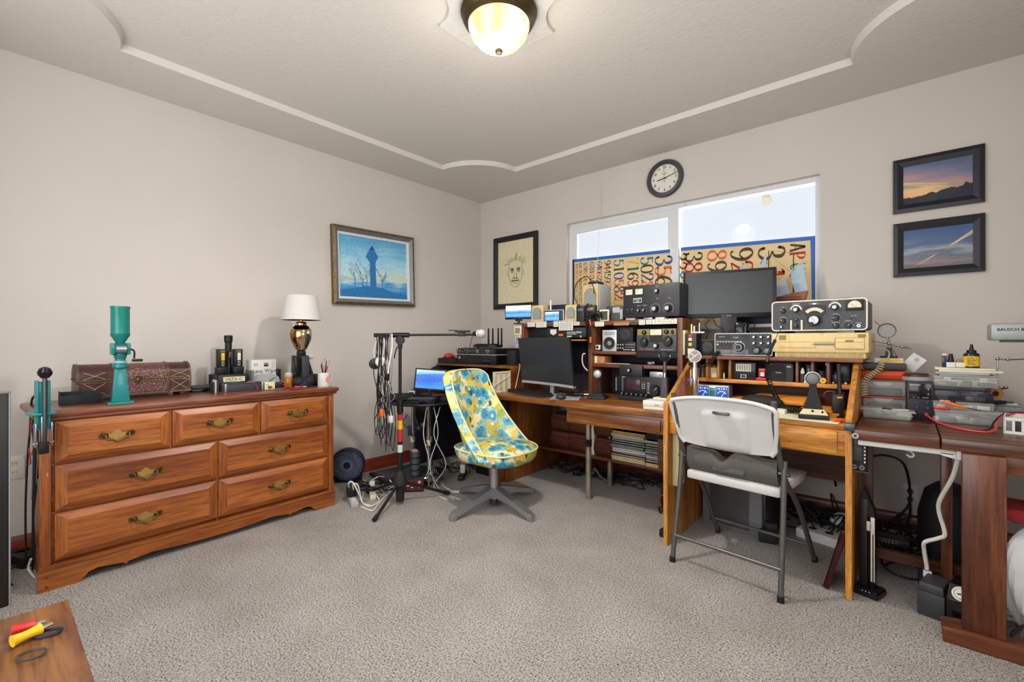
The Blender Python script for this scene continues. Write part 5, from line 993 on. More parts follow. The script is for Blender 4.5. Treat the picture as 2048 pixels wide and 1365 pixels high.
B().box(-.10, .12, -.08, .1, 0, .045, 'black_soft', .003).o('black_case', None, 'flat black case under the red gadget', 'case', loc=(.27, -.64, CT))
for i in range(3): B().box(-.11, .11, -.08, .08, 0, .010, ('paper_yellowed', 'seal_grey', 'print_face')[i], .001).o('booklet', None, ('lowest', 'middle', 'top')[i]+' booklet lying before the red gadget on the side cabinet', 'booklet', 'booklets on the side cabinet', loc=(.40, -.615-.03, CT+i*.0105), rz=(4, -5, 10)[i]) if 0 else None
for i in range(3): B().box(-.10, .10, -.035, .035, 0, .010, ('paper_yellowed', 'seal_grey', 'print_face')[i], .001).o('booklet', None, ('lowest', 'middle', 'top')[i]+' booklet in the small stack at the front left of the printer', 'booklet', 'booklets on the side cabinet', loc=(.30, -.755+.0, CT+i*.0105) if 0 else (.235, -.50, CT+.045+i*.0105), rz=(4, -5, 10)[i])
B().cyl((0, 0, 0), (0, 0, .03), .014, 'white', seg=18).o('pill_bottle', None, 'tiny white bottle between brown box and printer', 'bottle', loc=(.395, -.67, CT))
cord('cable', 'white cable arched over the front of the cabinet side panel', 'cable', [(1.045, -.75, .80), (1.055, -.92, .745), (1.06, -.965, .72), (1.07, -.93, .70), (1.09, -.90, .692)], .003, 'white_cable')
cord('cable', 'white cable hanging from cabinet top past the monitor', 'cable', [(1.03, -.62, .885), (1.06, -.64, .88), (1.075, -.68, .80), (1.08, -.72, .70)], .0025, 'white_cable')
# teal rimmed desk fan behind the chair back
t = T('desk_fan', 'small desk fan with teal rim half hidden behind the chair back', 'fan', (.66, -.96, .618), 38)
b = B().tube([(.085*math.cos(R(a)), 0, .10+.085*math.sin(R(a))) for a in range(0, 360, 20)], .012, 'teal', 8, 2, closed=True).tube([(.085*math.cos(R(a)), .04, .10+.085*math.sin(R(a))) for a in range(0, 360, 20)], .008, 'teal', 8, 2, closed=True); b.o('rim', t)
b = B(); [b.tube([(0, -.01, .10), (.083*math.cos(R(a)), -.004, .10+.083*math.sin(R(a)))], .0014, 'teal_dark', 4, smooth=False) for a in range(0, 360, 15)]; b.o('grille', t)
b = B(); [b.at((0, .02, .10), (0, a, 0)).box(-.018, .018, -.001, .002, .01, .07, 'white').at() for a in (0, 90, 180, 270)]; b.cyl((0, .0, .1), (0, .05, .1), .016, 'white'); b.o('blades', t); B().box(-.03, .03, 0, .05, 0, .012, 'teal').o('base', t)
# ================================================================ ROUND GLASS TABLE
c0 = (.589, -1.215); GZ = .624
t = T('round_table', 'small round dark glass table on chrome poles by the left wall', 'table', (c0[0], c0[1], 0))
B().cyl((0, 0, GZ-.012), (0, 0, GZ), .262, 'smoke_glass', seg=56).tube([(.262*math.cos(R(a)), .262*math.sin(R(a)), GZ-.007) for a in range(0, 360, 15)], .008, 'black', 8, 2, closed=True).o('table_top', t) if mat('smoke_glass', '#141617', .08, alpha=.92, bmp=0) else 0
for x, y in ((.0, .06), (-.09, -.03), (.10, -.03)): B().cyl((x, y, 0), (x, y, GZ-.012), .011 if y < 0 else .016, 'chrome', seg=18).cyl((x, y, .30), (x, y, .34), .016 if y < 0 else .021, 'cream', seg=18).o('leg', t)
B().cyl((0, 0, .07), (0, 0, .085), .16, 'dark_steel', seg=36).tube([(.16*math.cos(R(a)), .16*math.sin(R(a)), .078) for a in range(0, 360, 20)], .006, 'chrome', 8, 2, closed=True).o('lower_ring', t)
t = T('laptop_monitor', 'small black monitor showing a bright blue desktop on the round table', 'monitor', (.555, -1.13, GZ), 38)
b = B(); b.at((0, 0, .06), (-8, 4, 0)).box(-.125, .125, 0, .018, 0, .17, 'black', .004).text('acer', 0, .008, .008); b.o('bezel', t); B().box(-.112, .112, -.0012, 0, 0, .142, 'desktop_screen').o('screen', t, loc=(.0011, -.0015, .077), rot=(-8, 4, 0))
B().box(-.012, .012, .012, .03, .0, .09, 'black', .002).box(-.06, .06, -.03, .06, 0, .008, 'black', .003).o('stand', t)
t = T('small_clock', 'small silver framed display cube in front of the blue monitor', 'clock', tuple(PZ(823, 795, GZ)), 34); B().box(-.028, .028, 0, .03, 0, .05, 'silver_plastic', .004).o('case', t); B().box(-.018, .018, -.0015, 0, .01, .04, 'navy').box(-.008, .01, -.002, 0, .02, .032, 'lcd').o('screen', t)
B().lathe([(0, 0), (.10, 0), (.11, .006), (.11, .028), (.1, .034), (.095, .028), (.09, .012), (0, .01)], 'black_soft', seg=36).o('black_bowl', None, 'shallow round black dish at the left of the round table', 'dish', loc=(.405, -1.28, GZ))
for i, (s_, m_) in enumerate(((.15, 'black'), (.14, 'black_soft'), (.13, 'dark_grey'))): B().box(-s_/2-.03, s_/2+.03, -.05, .05, 0, .010, m_, .002).o('dvd_case', None, ('bottom', 'middle', 'top')[i]+' black case in the stack on the round table', 'case', 'black cases on the round table', loc=(.67, -1.29, GZ+i*.0105), rz=34+(3, -6, 5)[i])
B().box(-.05, .05, -.035, .035, 0, .022, 'black_soft', .003).o('black_gadget', None, 'flat black gadget at the right of the round table', 'gadget', loc=(.76, -1.12, GZ), rz=38)
t = T('hanging_headphones', 'black headphones hanging below the round table edge', 'headphones', tuple(PD(846, 852, 3.28)), 40)
B().tube([(-.035, 0, 0), (-.06, 0, .08), (-.035, 0, .16), (.02, 0, .18), (.06, 0, .15)], .008, 'black', 8).o('headband', t); B().sph((-.035, 0, -.02), (.03, .025, .022), 'black').sph((.0, .0, .005), (.02, .02, .018), 'dark_grey').o('ear_cup', t)
# ================================================================ MICROPHONE STAND with headphones and cables
mx, my = .834, -1.597
t = T('microphone_stand', 'tall black tripod microphone stand with horizontal boom', 'microphone stand', (mx, my, 0))
B().cyl((0, 0, .05), (0, 0, .62), .0165, 'black', seg=20).o('lower_tube', t)
B().cyl((0, 0, .60), (0, 0, .68), .021, 'black', seg=20).o('clutch', t); B().cyl((0, 0, .68), (0, 0, 1.03), .0105, 'black', seg=18).o('upper_tube', t)
B().cyl((0, 0, .55), (0, 0, .588), .0175, 'red', seg=20).cyl((0, 0, .49), (0, 0, .55), .0172, 'yellow', seg=20).cyl((0, 0, .41), (0, 0, .488), .0176, 'red', seg=20).cyl((0, 0, .34), (0, 0, .39), .0171, 'white', seg=20).o('sticker_wrap', t)
B().lathe([(.018, .22), (.03, .2), (.045, .15), (.048, .13), (.036, .125), (.03, .1), (.026, .02), (0, .02)], 'black_soft', seg=24).o('tripod_hub', t)
feet = [PZ(750, 1040, .012), PZ(905, 986, .012), PZ(690, 970, .012)]
for f in feet:
    dx, dy = f.x-mx, f.y-my; L = math.hypot(dx, dy); s_ = .33/L if L > .34 else 1.
    dx, dy = dx*s_, dy*s_
    l = B().tube([(dx*.12, dy*.12, .135), (dx*.95, dy*.95, .022)], .010, 'black', 10, smooth=False).o('leg', t); B().tube([(dx*.93, dy*.93, .026), (dx*1.04, dy*1.04, .013)], .0135, 'rubber', 10, smooth=False).o('rubber_foot', l)
S_ = (.757, .6535)
B().cyl((0, 0, 1.02), (0, 0, 1.1), .015, 'black').cyl((-.012, .014, 1.075), (.014, -.014, 1.075), .027, 'black').tube([(-.02, -.01, 1.03), (-.03, -.02, .98), (-.035, -.02, .955)], .004, 'black', 6).o('boom_clamp', t)
P0 = (-.17*S_[0], -.17*S_[1], 1.108); P1 = (.50*S_[0], .50*S_[1], 1.112)
B().cyl(P0, (-.03*S_[0], -.03*S_[1], 1.108), .013, 'black').cyl((-.05*S_[0], -.05*S_[1], 1.108), (.06*S_[0], .06*S_[1], 1.109), .016, 'black').cyl((.06*S_[0], .06*S_[1], 1.109), P1, .0075, 'black').o('boom', t)
t = T('boom_microphone', 'grey headed microphone clipped at the end of the boom', 'microphone', tuple(PD(952, 668, 2.93)), 20)
B().cyl((-.02, 0, 0), (.02, 0, .0), .012, 'black', .022).sph((.035, 0, .0), (.03, .028, .028), 'light_grey').cyl((.012, 0, 0), (.022, 0, 0), .027, 'silver_plastic').o('head', t)
t = T('phone_holder', 'black spring clamp holder on the boom near the microphone', 'holder', tuple(PD(925, 664, 2.95)), 40)
B().box(-.05, .05, -.012, .012, -.004, .010, 'black', .003).box(-.09, -.03, -.008, .008, .006, .012, 'black', .002).box(-.03, .02, -.006, .006, -.03, .0, 'black', .002).o('clamp', t)
cord('cable', 'thin black cable from boom microphone down to the printer', 'cable', [tuple(PD(945, 672, 2.93)), tuple(PD(941, 690, 2.93)), tuple(PD(936, 720, 2.95)), tuple(PD(931, 742, 3.0))], .0022, 'black_cable')
# headphones and cable bunch on the left boom end
t = T('headphones', 'white and black over-ear headphones hanging on the boom end', 'headphones', tuple(PD(761, 700, 2.92)), 40)
B().tube([(-.028, .015, -.08), (-.04, .01, -.02), (-.02, .0, .06), (.0, 0, .078), (.02, .0, .06), (.022, -.01, .0), (.012, -.015, -.05)], .009, 'white', 8).o('headband', t)
B().lathe([(0, -.02), (.028, -.018), (.034, -.006), (.033, .008), (.024, .016), (0, .018)], 'white', (.01, -.03, -.075), 24, 'y').o('ear_cup', t); B().lathe([(0, -.02), (.028, -.018), (.036, -.006), (.034, .014), (0, .02)], 'black', (-.04, .01, -.09), 24, 'y').o('ear_cup', t)
rr = random.Random(9)
cols = ['black_cable']*15+['white_cable', 'grey_cable', 'grey_cable', 'black_cable']
lab = {'black_cable': 'black cable in the bunch hanging from the boom end', 'white_cable': 'long white cable hanging from the boom end', 'grey_cable': 'grey cable in the bunch hanging from the boom end'}
for k, m_ in enumerate(cols):
    px = 753+k*1.7; dp = 2.86+rr.uniform(0, .1); end = rr.uniform(800, 910); 
    if m_ == 'white_cable': px, end = 783, 838
    pts = [tuple(PD(px+rr.uniform(-1, 1), 668, dp)), tuple(PD(px+rr.uniform(-3, 3), 700, dp)), tuple(PD(px+rr.uniform(-6, 5), 740, dp-.01)), tuple(PD(px+rr.uniform(-6, 9), 780, dp)), tuple(PD(px+rr.uniform(-8, 10), (780+end)/2, dp)), tuple(PD(px+rr.uniform(-6, 10), end, dp))]
    cord('cable', lab[m_], 'cable', pts, .0028 if m_ != 'white_cable' else .004, m_, 'cables hanging from the microphone boom')
for k in range(5):
    px = 757+k*6; cord('cable', 'black cable loop low in the bunch hanging from the boom end', 'cable', [tuple(PD(px, 790, 2.9)), tuple(PD(px-8, 830, 2.9)), tuple(PD(px-4+k*2, 870+k*8, 2.9)), tuple(PD(px+10, 850, 2.9)), tuple(PD(px+6, 805, 2.9))], .0026, 'black_cable', 'cables hanging from the microphone boom')
for px, py, m_, l_ in ((774, 755, 'black', 'black plug block hanging in the cable bunch'), (763, 826, 'orange', 'orange plug in the cable bunch'), (782, 839, 'white', 'white plug at the end of the long white cable'), (766, 885, 'steel', 'silver connector low in the cable bunch'), (758, 790, 'black', 'black connector in the middle of the cable bunch')):
    B().box(-.012, .012, -.01, .01, -.022, .022, m_, .004).o('plug', None, l_, 'plug', loc=tuple(PD(px, py, 2.85)))
for px, py0, py1, l_ in ((815, 830, 880, 'black cable loops hanging behind the stand pole'), (838, 800, 900, 'black cable hanging below the round table'), (870, 800, 950, 'black cable running down the table pole'), (856, 820, 955, 'second black cable along the table poles')):
    cord('cable', l_, 'cable', [tuple(PD(px, py0, 3.3)), tuple(PD(px-9, (py0*2+py1)/3, 3.3)), tuple(PD(px+7, (py0+2*py1)/3, 3.32)), tuple(PD(px+12, py1, 3.35))], .003, 'black_cable')
for k, (px, dx) in enumerate(((853, -6), (868, 8), (880, -12))): cord('cable', 'white cable running down from the round table to the floor', 'cable', [tuple(PD(px, 815, 3.3)), tuple(PD(px+dx, 870, 3.25)), tuple(PD(px-dx, 930, 3.25)), tuple(PZ(px+dx, 975, .004)), tuple(PZ(px+40, 1000, .004))], .003, 'white_cable', 'white cables below the round table')
t = T('coiled_adapter', 'dark blue grey plug adapter hanging behind the stand pole', 'adapter', tuple(PD(820, 860, 3.2)), 30); B().box(-.014, .014, -.01, .01, -.04, .03, 'navy', .005).o('body', t)
# ---------------------------------------------------------------- floor left corner
t = T('floor_fan', 'dark blue round air circulator fan on the carpet beside the dresser', 'fan', tuple(PZ(697, 962, 0)), 48)
B().lathe([(.118, .04), (.125, .03), (.122, -.02), (.1, -.09), (.07, -.12), (0, -.125)][::-1]+[(.112, .04), (.108, -.02), (.06, -.09), (0, -.1)], 'navy', (0, .0, .13), 36, 'y').o('housing', t)
b = B().tube([(.118*math.cos(R(a)), -.04, .13+.118*math.sin(R(a))) for a in range(0, 360, 15)], .006, 'navy', 8, 2, closed=True)
for a in range(0, 360, 9): b.tube([(.022*math.cos(R(a)), -.05, .13+.022*math.sin(R(a))), (.07*math.cos(R(a+14)), -.052, .13+.07*math.sin(R(a+14))), (.115*math.cos(R(a+38)), -.042, .13+.115*math.sin(R(a+38)))], .0026, 'fan_grille', 4, 3)
b.cyl((0, -.048, .13), (0, -.058, .13), .026, 'navy', seg=24); b.o('grille', t) if 1 else 0
B().box(-.09, .09, -.05, .07, 0, .014, 'black', .004).box(-.1, -.09, -.02, .02, .0, .13, 'navy', .003).box(.09, .1, -.02, .02, .0, .13, 'navy', .003).o('stand', t)
b = B(); [b.at((0, .0, .13), (0, a, 0)).prism([(.01, .02), (.05, .09), (.015, .1), (-.012, .03)], 'y', -.004, .0, 'black').at() for a in range(0, 360, 72)]; b.o('blades', t)
t = T('power_strip', 'grey metal power strip with black adapter on the carpet by the dresser', 'power strip', tuple(PZ(704, 1004, 0)), -22); 
B().box(-.15, .13, -.022, .022, 0, .035, 'light_grey', .003).o('housing', t); B().box(-.05, .02, -.03, .03, .035, .105, 'black', .006).o('adapter', t); B().box(-.11, -.08, -.018, .015, .035, .07, 'black', .005).o('plug', t)
for x in (-.13, .05, .085): B().box(x-.012, x+.012, -.012, .012, .0352, .037, 'white').o('socket', t)
t = T('power_strip', 'cream power strip lying behind the grey one', 'power strip', tuple(PZ(745, 990, 0)), -30); B().box(-.11, .11, -.02, .02, 0, .03, 'cream', .004).o('housing', t); B().box(-.1, -.06, -.018, .018, .03, .07, 'white', .005).box(.0, .03, -.018, .018, .03, .06, 'black', .005).o('plug', t)
for k, q in enumerate(([(700, 985, .05), (697, 968, .14), (705, 965, .15), (716, 985, .08), (722, 1000, .01)], [(708, 985, .06), (706, 970, .13), (716, 972, .12), (724, 1004, .01), (740, 1012, .006)], [(722, 1014, .006), (745, 1022, .006), (757, 1008, .006), (775, 990, .006), (800, 975, .006)], [(727, 985, .006), (724, 1005, .006), (740, 1013, .006), (758, 1003, .006), (752, 990, .02)], [(735, 968, .006), (755, 955, .03), (775, 958, .03), (785, 968, .02)])):
    cord('cable', 'white cable looping around the power strips on the carpet', 'cable', [tuple(PZ(x, y, z)) for x, y, z in q], .0048, 'white_cable', 'white cables around the power strips')
rr = random.Random(21)
for k in range(9):
    x0, y0 = rr.uniform(700, 780), rr.uniform(960, 985); cord('cable', 'thin black cable in the tangle right of the floor fan', 'cable', [tuple(PZ(x0+rr.uniform(-25, 25)+i*rr.uniform(2, 8), y0+rr.uniform(-9, 12), .006+rr.uniform(0, .05)*(i % 2))) for i in range(6)], .0032, 'black_cable', 'black cables in the tangle right of the fan')
t = T('bathroom_scale', 'dark flat scale like plate on the carpet against the left wall', 'scale', (.30, -1.23, 0), 84); B().box(-.19, .17, -.14, .13, .012, .035, 'black_soft', .008).box(-.16, .14, -.11, .10, .035, .037, 'dark_grey').o('plate', t)
for x in (-.15, .13):
    for y in (-.1, .1): B().cyl((x, y, 0), (x, y, .013), .015, 'rubber').o('foot', t)
p = PZ(823, 985, 0)
t = T('audio_mixer', 'black and red sided electronic box under the can tower', 'electronic box', (p.x, p.y, 0), 48); B().box(-.085, .085, 0, .16, 0, .105, 'black', .003).box(-.08, .08, -.001, 0, .01, .09, 'maroon').o('case', t)
b = B(); [b.box(-.06+i*.028, -.045+i*.028, -.003, 0, .03+.012*(i % 2), .036+.012*(i % 2), 'white_ink') for i in range(5)]; b.cyl((.055, 0, .07), (.055, -.004, .07), .01, 'pink').cyl((.055, 0, .04), (.055, -.004, .04), .008, 'pink'); b.o('front_marks', t)
t = T('battery_tower', 'dark can like tower of metal rings standing on the black electronic box', 'electronic tower', (p.x-.045, p.y+.065, .105), 0)
b = B(); r_ = .035; mat('can_blue', '#5a6b76', .3, .7)
b.lathe([(r_, 0), (r_, .03), (r_+.003, .03), (r_+.003, .038), (r_, .038), (r_, .075), (r_+.003, .075), (r_+.003, .083), (r_, .083), (r_, .12), (r_+.003, .12), (r_+.003, .128), (r_, .128), (r_, .165), (r_+.003, .167), (r_+.003, .175), (r_-.006, .175), (r_-.008, .165), (0, .164)], 'can_blue', seg=28, mats=['can_blue', 'black', 'black', 'black', 'can_blue', 'black', 'black', 'black', 'can_blue', 'black', 'black', 'black', 'can_blue', 'black', 'chrome', 'chrome', 'black', 'black']); b.o('housing', t)
b = B(); [b.sph((.017*math.cos(a*1.25), .017*math.sin(a*1.25), .172), .007, 'brass' if a % 2 else 'pink', 8, 6) for a in range(5)]; b.o('terminals', t)
t = T('metal_cable_clamp', 'bundle of silver clips and white cables at the foot of the table pole', 'clamp', tuple(PZ(861, 972, 0)), 0)
b = B(); rr = random.Random(2)
for k in range(7): b.tube([(rr.uniform(-.05, .05), rr.uniform(-.04, .04), rr.uniform(.02, .14)) for i in range(4)], .003, 'steel' if k % 2 else 'white_cable', 6)
b.cyl((-.02, 0, 0), (-.02, 0, .12), .006, 'steel').cyl((.02, .01, 0), (.02, .01, .11), .006, 'steel').box(-.05, .04, -.02, .02, .06, .075, 'steel', .002); b.o('clips', t)
t = T('power_strip', 'black power strip with white charger cube behind the flower chair', 'power strip', tuple(PZ(925, 955, 0)), 128); B().box(-.10, .09, -.022, .022, 0, .03, 'black', .005).o('housing', t); B().box(.0, .04, -.02, .02, .03, .095, 'white', .006).o('charger_cube', t)
for k in range(6):
    rr = random.Random(40+k); x0 = 868+k*8; cord('cable', 'black cable lying on the carpet behind the flower chair', 'cable', [tuple(PZ(x0+i*9+rr.uniform(-6, 6), 925+i*4+rr.uniform(-6, 12), .005+rr.uniform(0, .02))) for i in range(5)], .003, 'black_cable', 'black cables behind the flower chair')
for k in range(3): cord('cable', 'white twisted cable running over the carpet toward the flower chair base', 'cable', [tuple(PZ(868+k*4, 945+k*5, .01)), tuple(PZ(885, 965+k*4, .006)), tuple(PZ(893+k*3, 978, .006)), tuple(PZ(905, 982+k*2, .006)), tuple(PZ(925+k*4, 983, .006))], .0025, 'white_cable', 'white cables toward the flower chair')
tangle(6, .55, .95, -.75, -.5, .05, 'black_cable', 'black cable on the floor under the side cabinet', 'black cables under the side cabinet', seed=8)
# cables hanging left of the dresser
for k, (x, m_, l_) in enumerate(((60, 'black_cable', 'outermost black cord hanging left of the dresser'), (68, 'black_cable', 'black cord hanging behind the press, left of the dresser'), (74, 'black_cable', 'black cord hugging the dresser side'), (62, 'red_cable', 'dark red test lead hanging left of the dresser'), (70, 'red_cable', 'second dark red lead beside the press'), (66, 'black_cable', 'black cord twisted round the red leads'), (71, 'grey_cable', 'grey green lead hanging left of the dresser'))):
    yb = (1120, 1140, 1165, 930, 900, 1100, 1000)[k]; d_ = 2.12
    cord('cable', l_, 'cable', [tuple(PD(78, 790+k*3, d_-.12)), tuple(PD(x+4, 800+k*5, d_)), tuple(PD(x, 860, d_)), tuple(PD(x-5+(k % 3)*5, 920 if yb > 950 else 890, d_)), tuple(PD(x-9+(k*7) % 13, (920+yb)/2, d_)), tuple(PD(x-8+(k*5) % 15, yb, d_))], .0042 if m_ == 'black_cable' else .003, m_)
B().cyl((0, 0, 0), (.006, 0, -.05), .008, 'teal', .004, 10).o('alligator_clip', None, 'teal clip dangling beside the dresser left edge', 'clip', loc=tuple(PD(78, 958, 2.05)))
for k, (x, y, m_, l_) in enumerate(((55, 1150, 'black', 'black adapter brick on the carpet left of the dresser'), (32, 1130, 'black_soft', 'dark adapter brick further left near the wall'))):
    p = PZ(x, y, 0); B().box(-.06, .06, -.04, .04, 0, .055, m_, .008).o('adapter', None, l_, 'adapter', loc=(max(.09, p.x-.15), p.y-.0, 0), rz=20+40*k)
rr = random.Random(77)
for k in range(8): cord('cable', 'black cable on the carpet in the gap left of the dresser', 'cable', [(.12+rr.uniform(0, .4), -3.30-rr.uniform(0, .16), .006+rr.uniform(0, .12)) for i in range(6)], .004, 'black_cable', 'black cables on the carpet left of the dresser')
cord('cable', 'thick grey white cord by the dresser foot', 'cable', [tuple(PD(62, 1118, 2.1)), tuple(PD(57, 1138, 2.1)), tuple(PD(66, 1152, 2.08)), tuple(PD(74, 1163, 2.05))], .005, 'white_cable')
# ================================================================ FLOWER CHAIR
t = T('swivel_chair', 'retro swivel chair in blue and yellow floral vinyl on silver star base', 'chair', (1.330, -1.225, 0), 90)
B().cyl((0, 0, .055), (0, 0, .12), .034, 'aluminium', seg=24).cyl((0, 0, .10), (0, 0, .335), .0265, 'aluminium', seg=24).box(-.10, .10, -.09, .09, .318, .335, 'dark_steel', .003).cyl((0, 0, .02), (0, 0, .06), .028, 'dark_steel').o('column', t)
for a in (-94, -6, 84, 174):
    a = R(a-90); c_, s_ = math.cos(a), math.sin(a); b = B(); b.T = Matrix.Rotation(a, 4, 'Z')
    pr = [(.02, .13), (.06, .125), (.2, .085), (.33, .045), (.352, .035), (.355, .0), (.325, .0), (.318, .022), (.18, .055), (.02, .07)]
    vs = []; n = len(pr)
    for sg in (-1, 1): vs += [(x, sg*(.03-.028*min(1, x/.36)*.35), z) for x, z in pr]
    b.add(vs, [tuple(range(n))[::-1], tuple(range(n, 2*n))]+[(i, (i+1) % n, n+(i+1) % n, n+i) for i in range(n)], 'aluminium')
    bmesh.ops.bevel(b.bm, geom=list(b.bm.edges), offset=.004, segments=2, affect='EDGES', clamp_overlap=True); b.o('base_leg', t)
def seat(u, v, top):
    # u, v in -1..1 ; superellipse plan, soft crown
    a = math.atan2(v, u) if (u or v) else 0; r = max(abs(u), abs(v)); k_ = (abs(math.cos(a))**2.9+abs(math.sin(a))**2.9)**(-1/2.9)
    x = .238*r*k_*math.cos(a); y = -.045+.245*r*k_*math.sin(a); z = .368+(.052*(1-r**3.2) if top else 0)-.010*(y < -.1)*((-y-.1)/.2)
    return (x, y, z+.012 if top else z)
b = B()
N = 14; rings = [(0.0, .434), (.35, .432), (.7, .424), (.9, .41), (1.0, .392), (1.02, .375), (.99, .35), (.93, .322), (.6, .312), (0, .31)]
vs = []; SEG = 40
def plan(a, r): k_ = (abs(math.cos(a))**2.9+abs(math.sin(a))**2.9)**(-1/2.9); return (.24*r*k_*math.cos(a), -.022+.23*r*k_*math.sin(a))
for r_, z in rings:
    for i in range(SEG): q = plan(2*math.pi*i/SEG, max(r_, .001)); vs.append((q[0], q[1], z-.018*max(0, -(q[1]+.1))/.2))
b.add(vs, [(k*SEG+i, k*SEG+(i+1) % SEG, (k+1)*SEG+(i+1) % SEG, (k+1)*SEG+i) for k in range(len(rings)-1) for i in range(SEG)], 'floral'); b.o('seat', t, sharp=80)
b = B(); mat('piping', '#e6d9a0', .4); b.tube([(*plan(2*math.pi*i/SEG, 1.02), .395-.018*max(0, -(plan(2*math.pi*i/SEG, 1.02)[1]+.1))/.2) for i in range(SEG)], .0055, 'piping', 7, 1, closed=True); b.o('seat_piping', t)
def shell(u, v, off=0.):
    u = (u-.5)*2; ph = R(78-50*v**.8); hw = .262-.055*v; dep = .045+.25*(1-v)**1.9
    x = (hw-off)*math.sin(u*ph)/math.sin(ph); y = .17+.135*v-off*1.0-dep*(1-math.cos(u*ph))/(1-math.cos(ph))
    z = .325+.55*v-.045*(abs(u)**5)*v+.03*(1-v)*abs(u)**3; return (x, y, z)
b = B(); nu, nv = 26, 18
A = [shell(i/nu, j/nv) for j in range(nv+1) for i in range(nu+1)]; I2 = [shell(i/nu, j/nv, .038) for j in range(nv+1) for i in range(nu+1)]
n = len(A); W_ = nu+1; fs = [(j*W_+i, j*W_+i+1, (j+1)*W_+i+1, (j+1)*W_+i) for j in range(nv) for i in range(nu)]
fs2 = [tuple(n+k for k in f[::-1]) for f in fs]; rim = [j*W_ for j in range(nv+1)]+[nv*W_+i for i in range(1, W_)]+[j*W_+nu for j in range(nv-1, -1, -1)]+[i for i in range(nu-1, 0, -1)]
fr_ = [(rim[k], rim[(k+1) % len(rim)], n+rim[(k+1) % len(rim)], n+rim[k]) for k in range(len(rim))]
b.add(A+I2, fs+fs2+fr_, 'floral'); b.o('back_shell', t, sharp=70)
edge = [I2[j*W_] for j in range(0, nv+1)]+[I2[nv*W_+i] for i in range(2, W_-1, 2)]+[I2[j*W_+nu] for j in range(nv, -1, -1)]
B().tube([(p_[0]*1.0, p_[1]-.002, p_[2]) for p_ in edge], .0052, 'piping', 7, 1).o('back_piping', t)
# ================================================================ OAK STUDENT DESK
ok = 'oak_'
XL, XR, HT = 2.385, 3.185, .985
t = T('student_desk', 'oak student desk with slanted sides and pigeonhole shelf', 'desk', (2.785, -.60, 0))
prf = [(-1.055, 0), (-1.055, .742), (-.665, HT-.018), (-.20, HT-.018), (-.20, 0)]
BW(t).prism(prf, 'x', XL, XL+.022, ok+'z', .002).o('side_panel', t); BW(t).prism(prf, 'x', XR-.026, XR-.004, ok+'z', .002).o('side_panel', t)
BW(t).box(XL-.012, XR+.012, -.70, -.19, HT-.018, HT, hw+'x', .003).o('top_board', t)
BW(t).box(XL+.022, XR-.026, -1.03, -.20, .695, .72, ok+'x', .003).o('desktop', t)
BW(t).box(XL+.022, XR-.026, -1.03, -1.015, .585, .694, ok+'x', .002).o('front_rail', t)
d = BW(t).box(XL+.05, XR-.055, -1.04, -1.03, .592, .688, ok+'x', .003).o('drawer', t)
BW(t).box(XL+.022, XR-.026, -.66, -.24, .835, .856, ok+'x', .002).o('lower_shelf', t)
BW(t).box(XL+.022, XR-.026, -.235, -.22, .5, HT-.018, hw+'x').o('back_board', t)
BW(t).box(XL+.022, XR-.026, -.25, -.235, .28, .56, 'cubby_wood').o('modesty_panel', t)
for x in (2.478, 2.540, 2.602, 2.925, 2.992, 3.058): BW(t).box(x-.006, x+.006, -.655, -.24, .857, HT-.018, ok+'z' if x < 2.7 else hw+'z', .001).o('divider', t)
# acer monitor behind
t = T('monitor', 'large black flat monitor behind the radios in front of the window', 'monitor', (2.532, -.42, HT), 12)
w, h = .505, .292
B().at((0, 0, .228), (-2, 0, 0)).box(-w/2, w/2, 0, .03, 0, h, 'black', .004).box(-w/2+.1, w/2-.1, .03, .05, .05, h-.05, 'black_soft', .01).text('acer', 0, .012, .016, 'light_grey', -.001).o('bezel', t)
B().at((0, 0, .228), (-2, 0, 0)).box(-w/2+.02, w/2-.02, -.0015, 0, .026, h-.018, 'screen_off').o('screen', t)
B().box(-.045, .045, .0, .05, .01, .25, 'black', .004).box(.03, .11, -.02, .04, .01, .2, 'black_gloss', .02).o('stand', t); B().box(-.12, .12, -.08, .12, 0, .012, 'black', .005).o('base', t)
# beige desktop computer + Collins style receiver on it
a = PY(1546, 668, -.63); c = PY(1736, 719, -.63); cx = (a.x+c.x)/2+.002; w = c.x-a.x+.005
t = T('desktop_computer', 'cream coloured desktop computer with disk drive under the grey receiver', 'computer', (cx, -.655, HT), -1)
b = B().box(-w/2, w/2, 0, .4, .028, .125, 'pc_beige', .003).box(-w/2+.012, w/2-.012, .008, .4, .0, .03, 'pc_beige', .002).box(-w/2+.014, w*.18, -.0015, .001, .078, .080, 'pc_beige_dark'); b.o('case', t)
B().box(-w*.42, -w*.02, -.004, 0, .05, .078, 'pc_beige', .003).o('front_recess', t)
b = B()
for i in range(3): b.box(-w/2+.02, w/2-.02, .0065, .009, .004+i*.008, .008+i*.008, 'pc_beige_dark')
for i in range(9): b.box(-w/2+.04+i*.04, -w/2+.042+i*.04, .0055, .009, .002, .027, 'pc_beige')
b.o('vent_slots', t)
B().box(w*.18, w*.46, -.006, 0, .045, .1, 'pc_beige', .003).box(w*.2, w*.44, -.0068, -.006, .078, .080, 'pc_beige_dark').box(w*.28, w*.36, -.0075, -.006, .080, .090, 'pc_beige_dark').box(w*.38, w*.43, -.0075, -.006, .052, .058, 'cream').box(w*.18, w*.46, -.0064, -.006, .0995, .1005, 'ink').box(w*.18, w*.46, -.0064, -.006, .045, .046, 'ink').box(w*.179, w*.182, -.0064, -.006, .045, .1, 'ink').o('disk_drive', t)
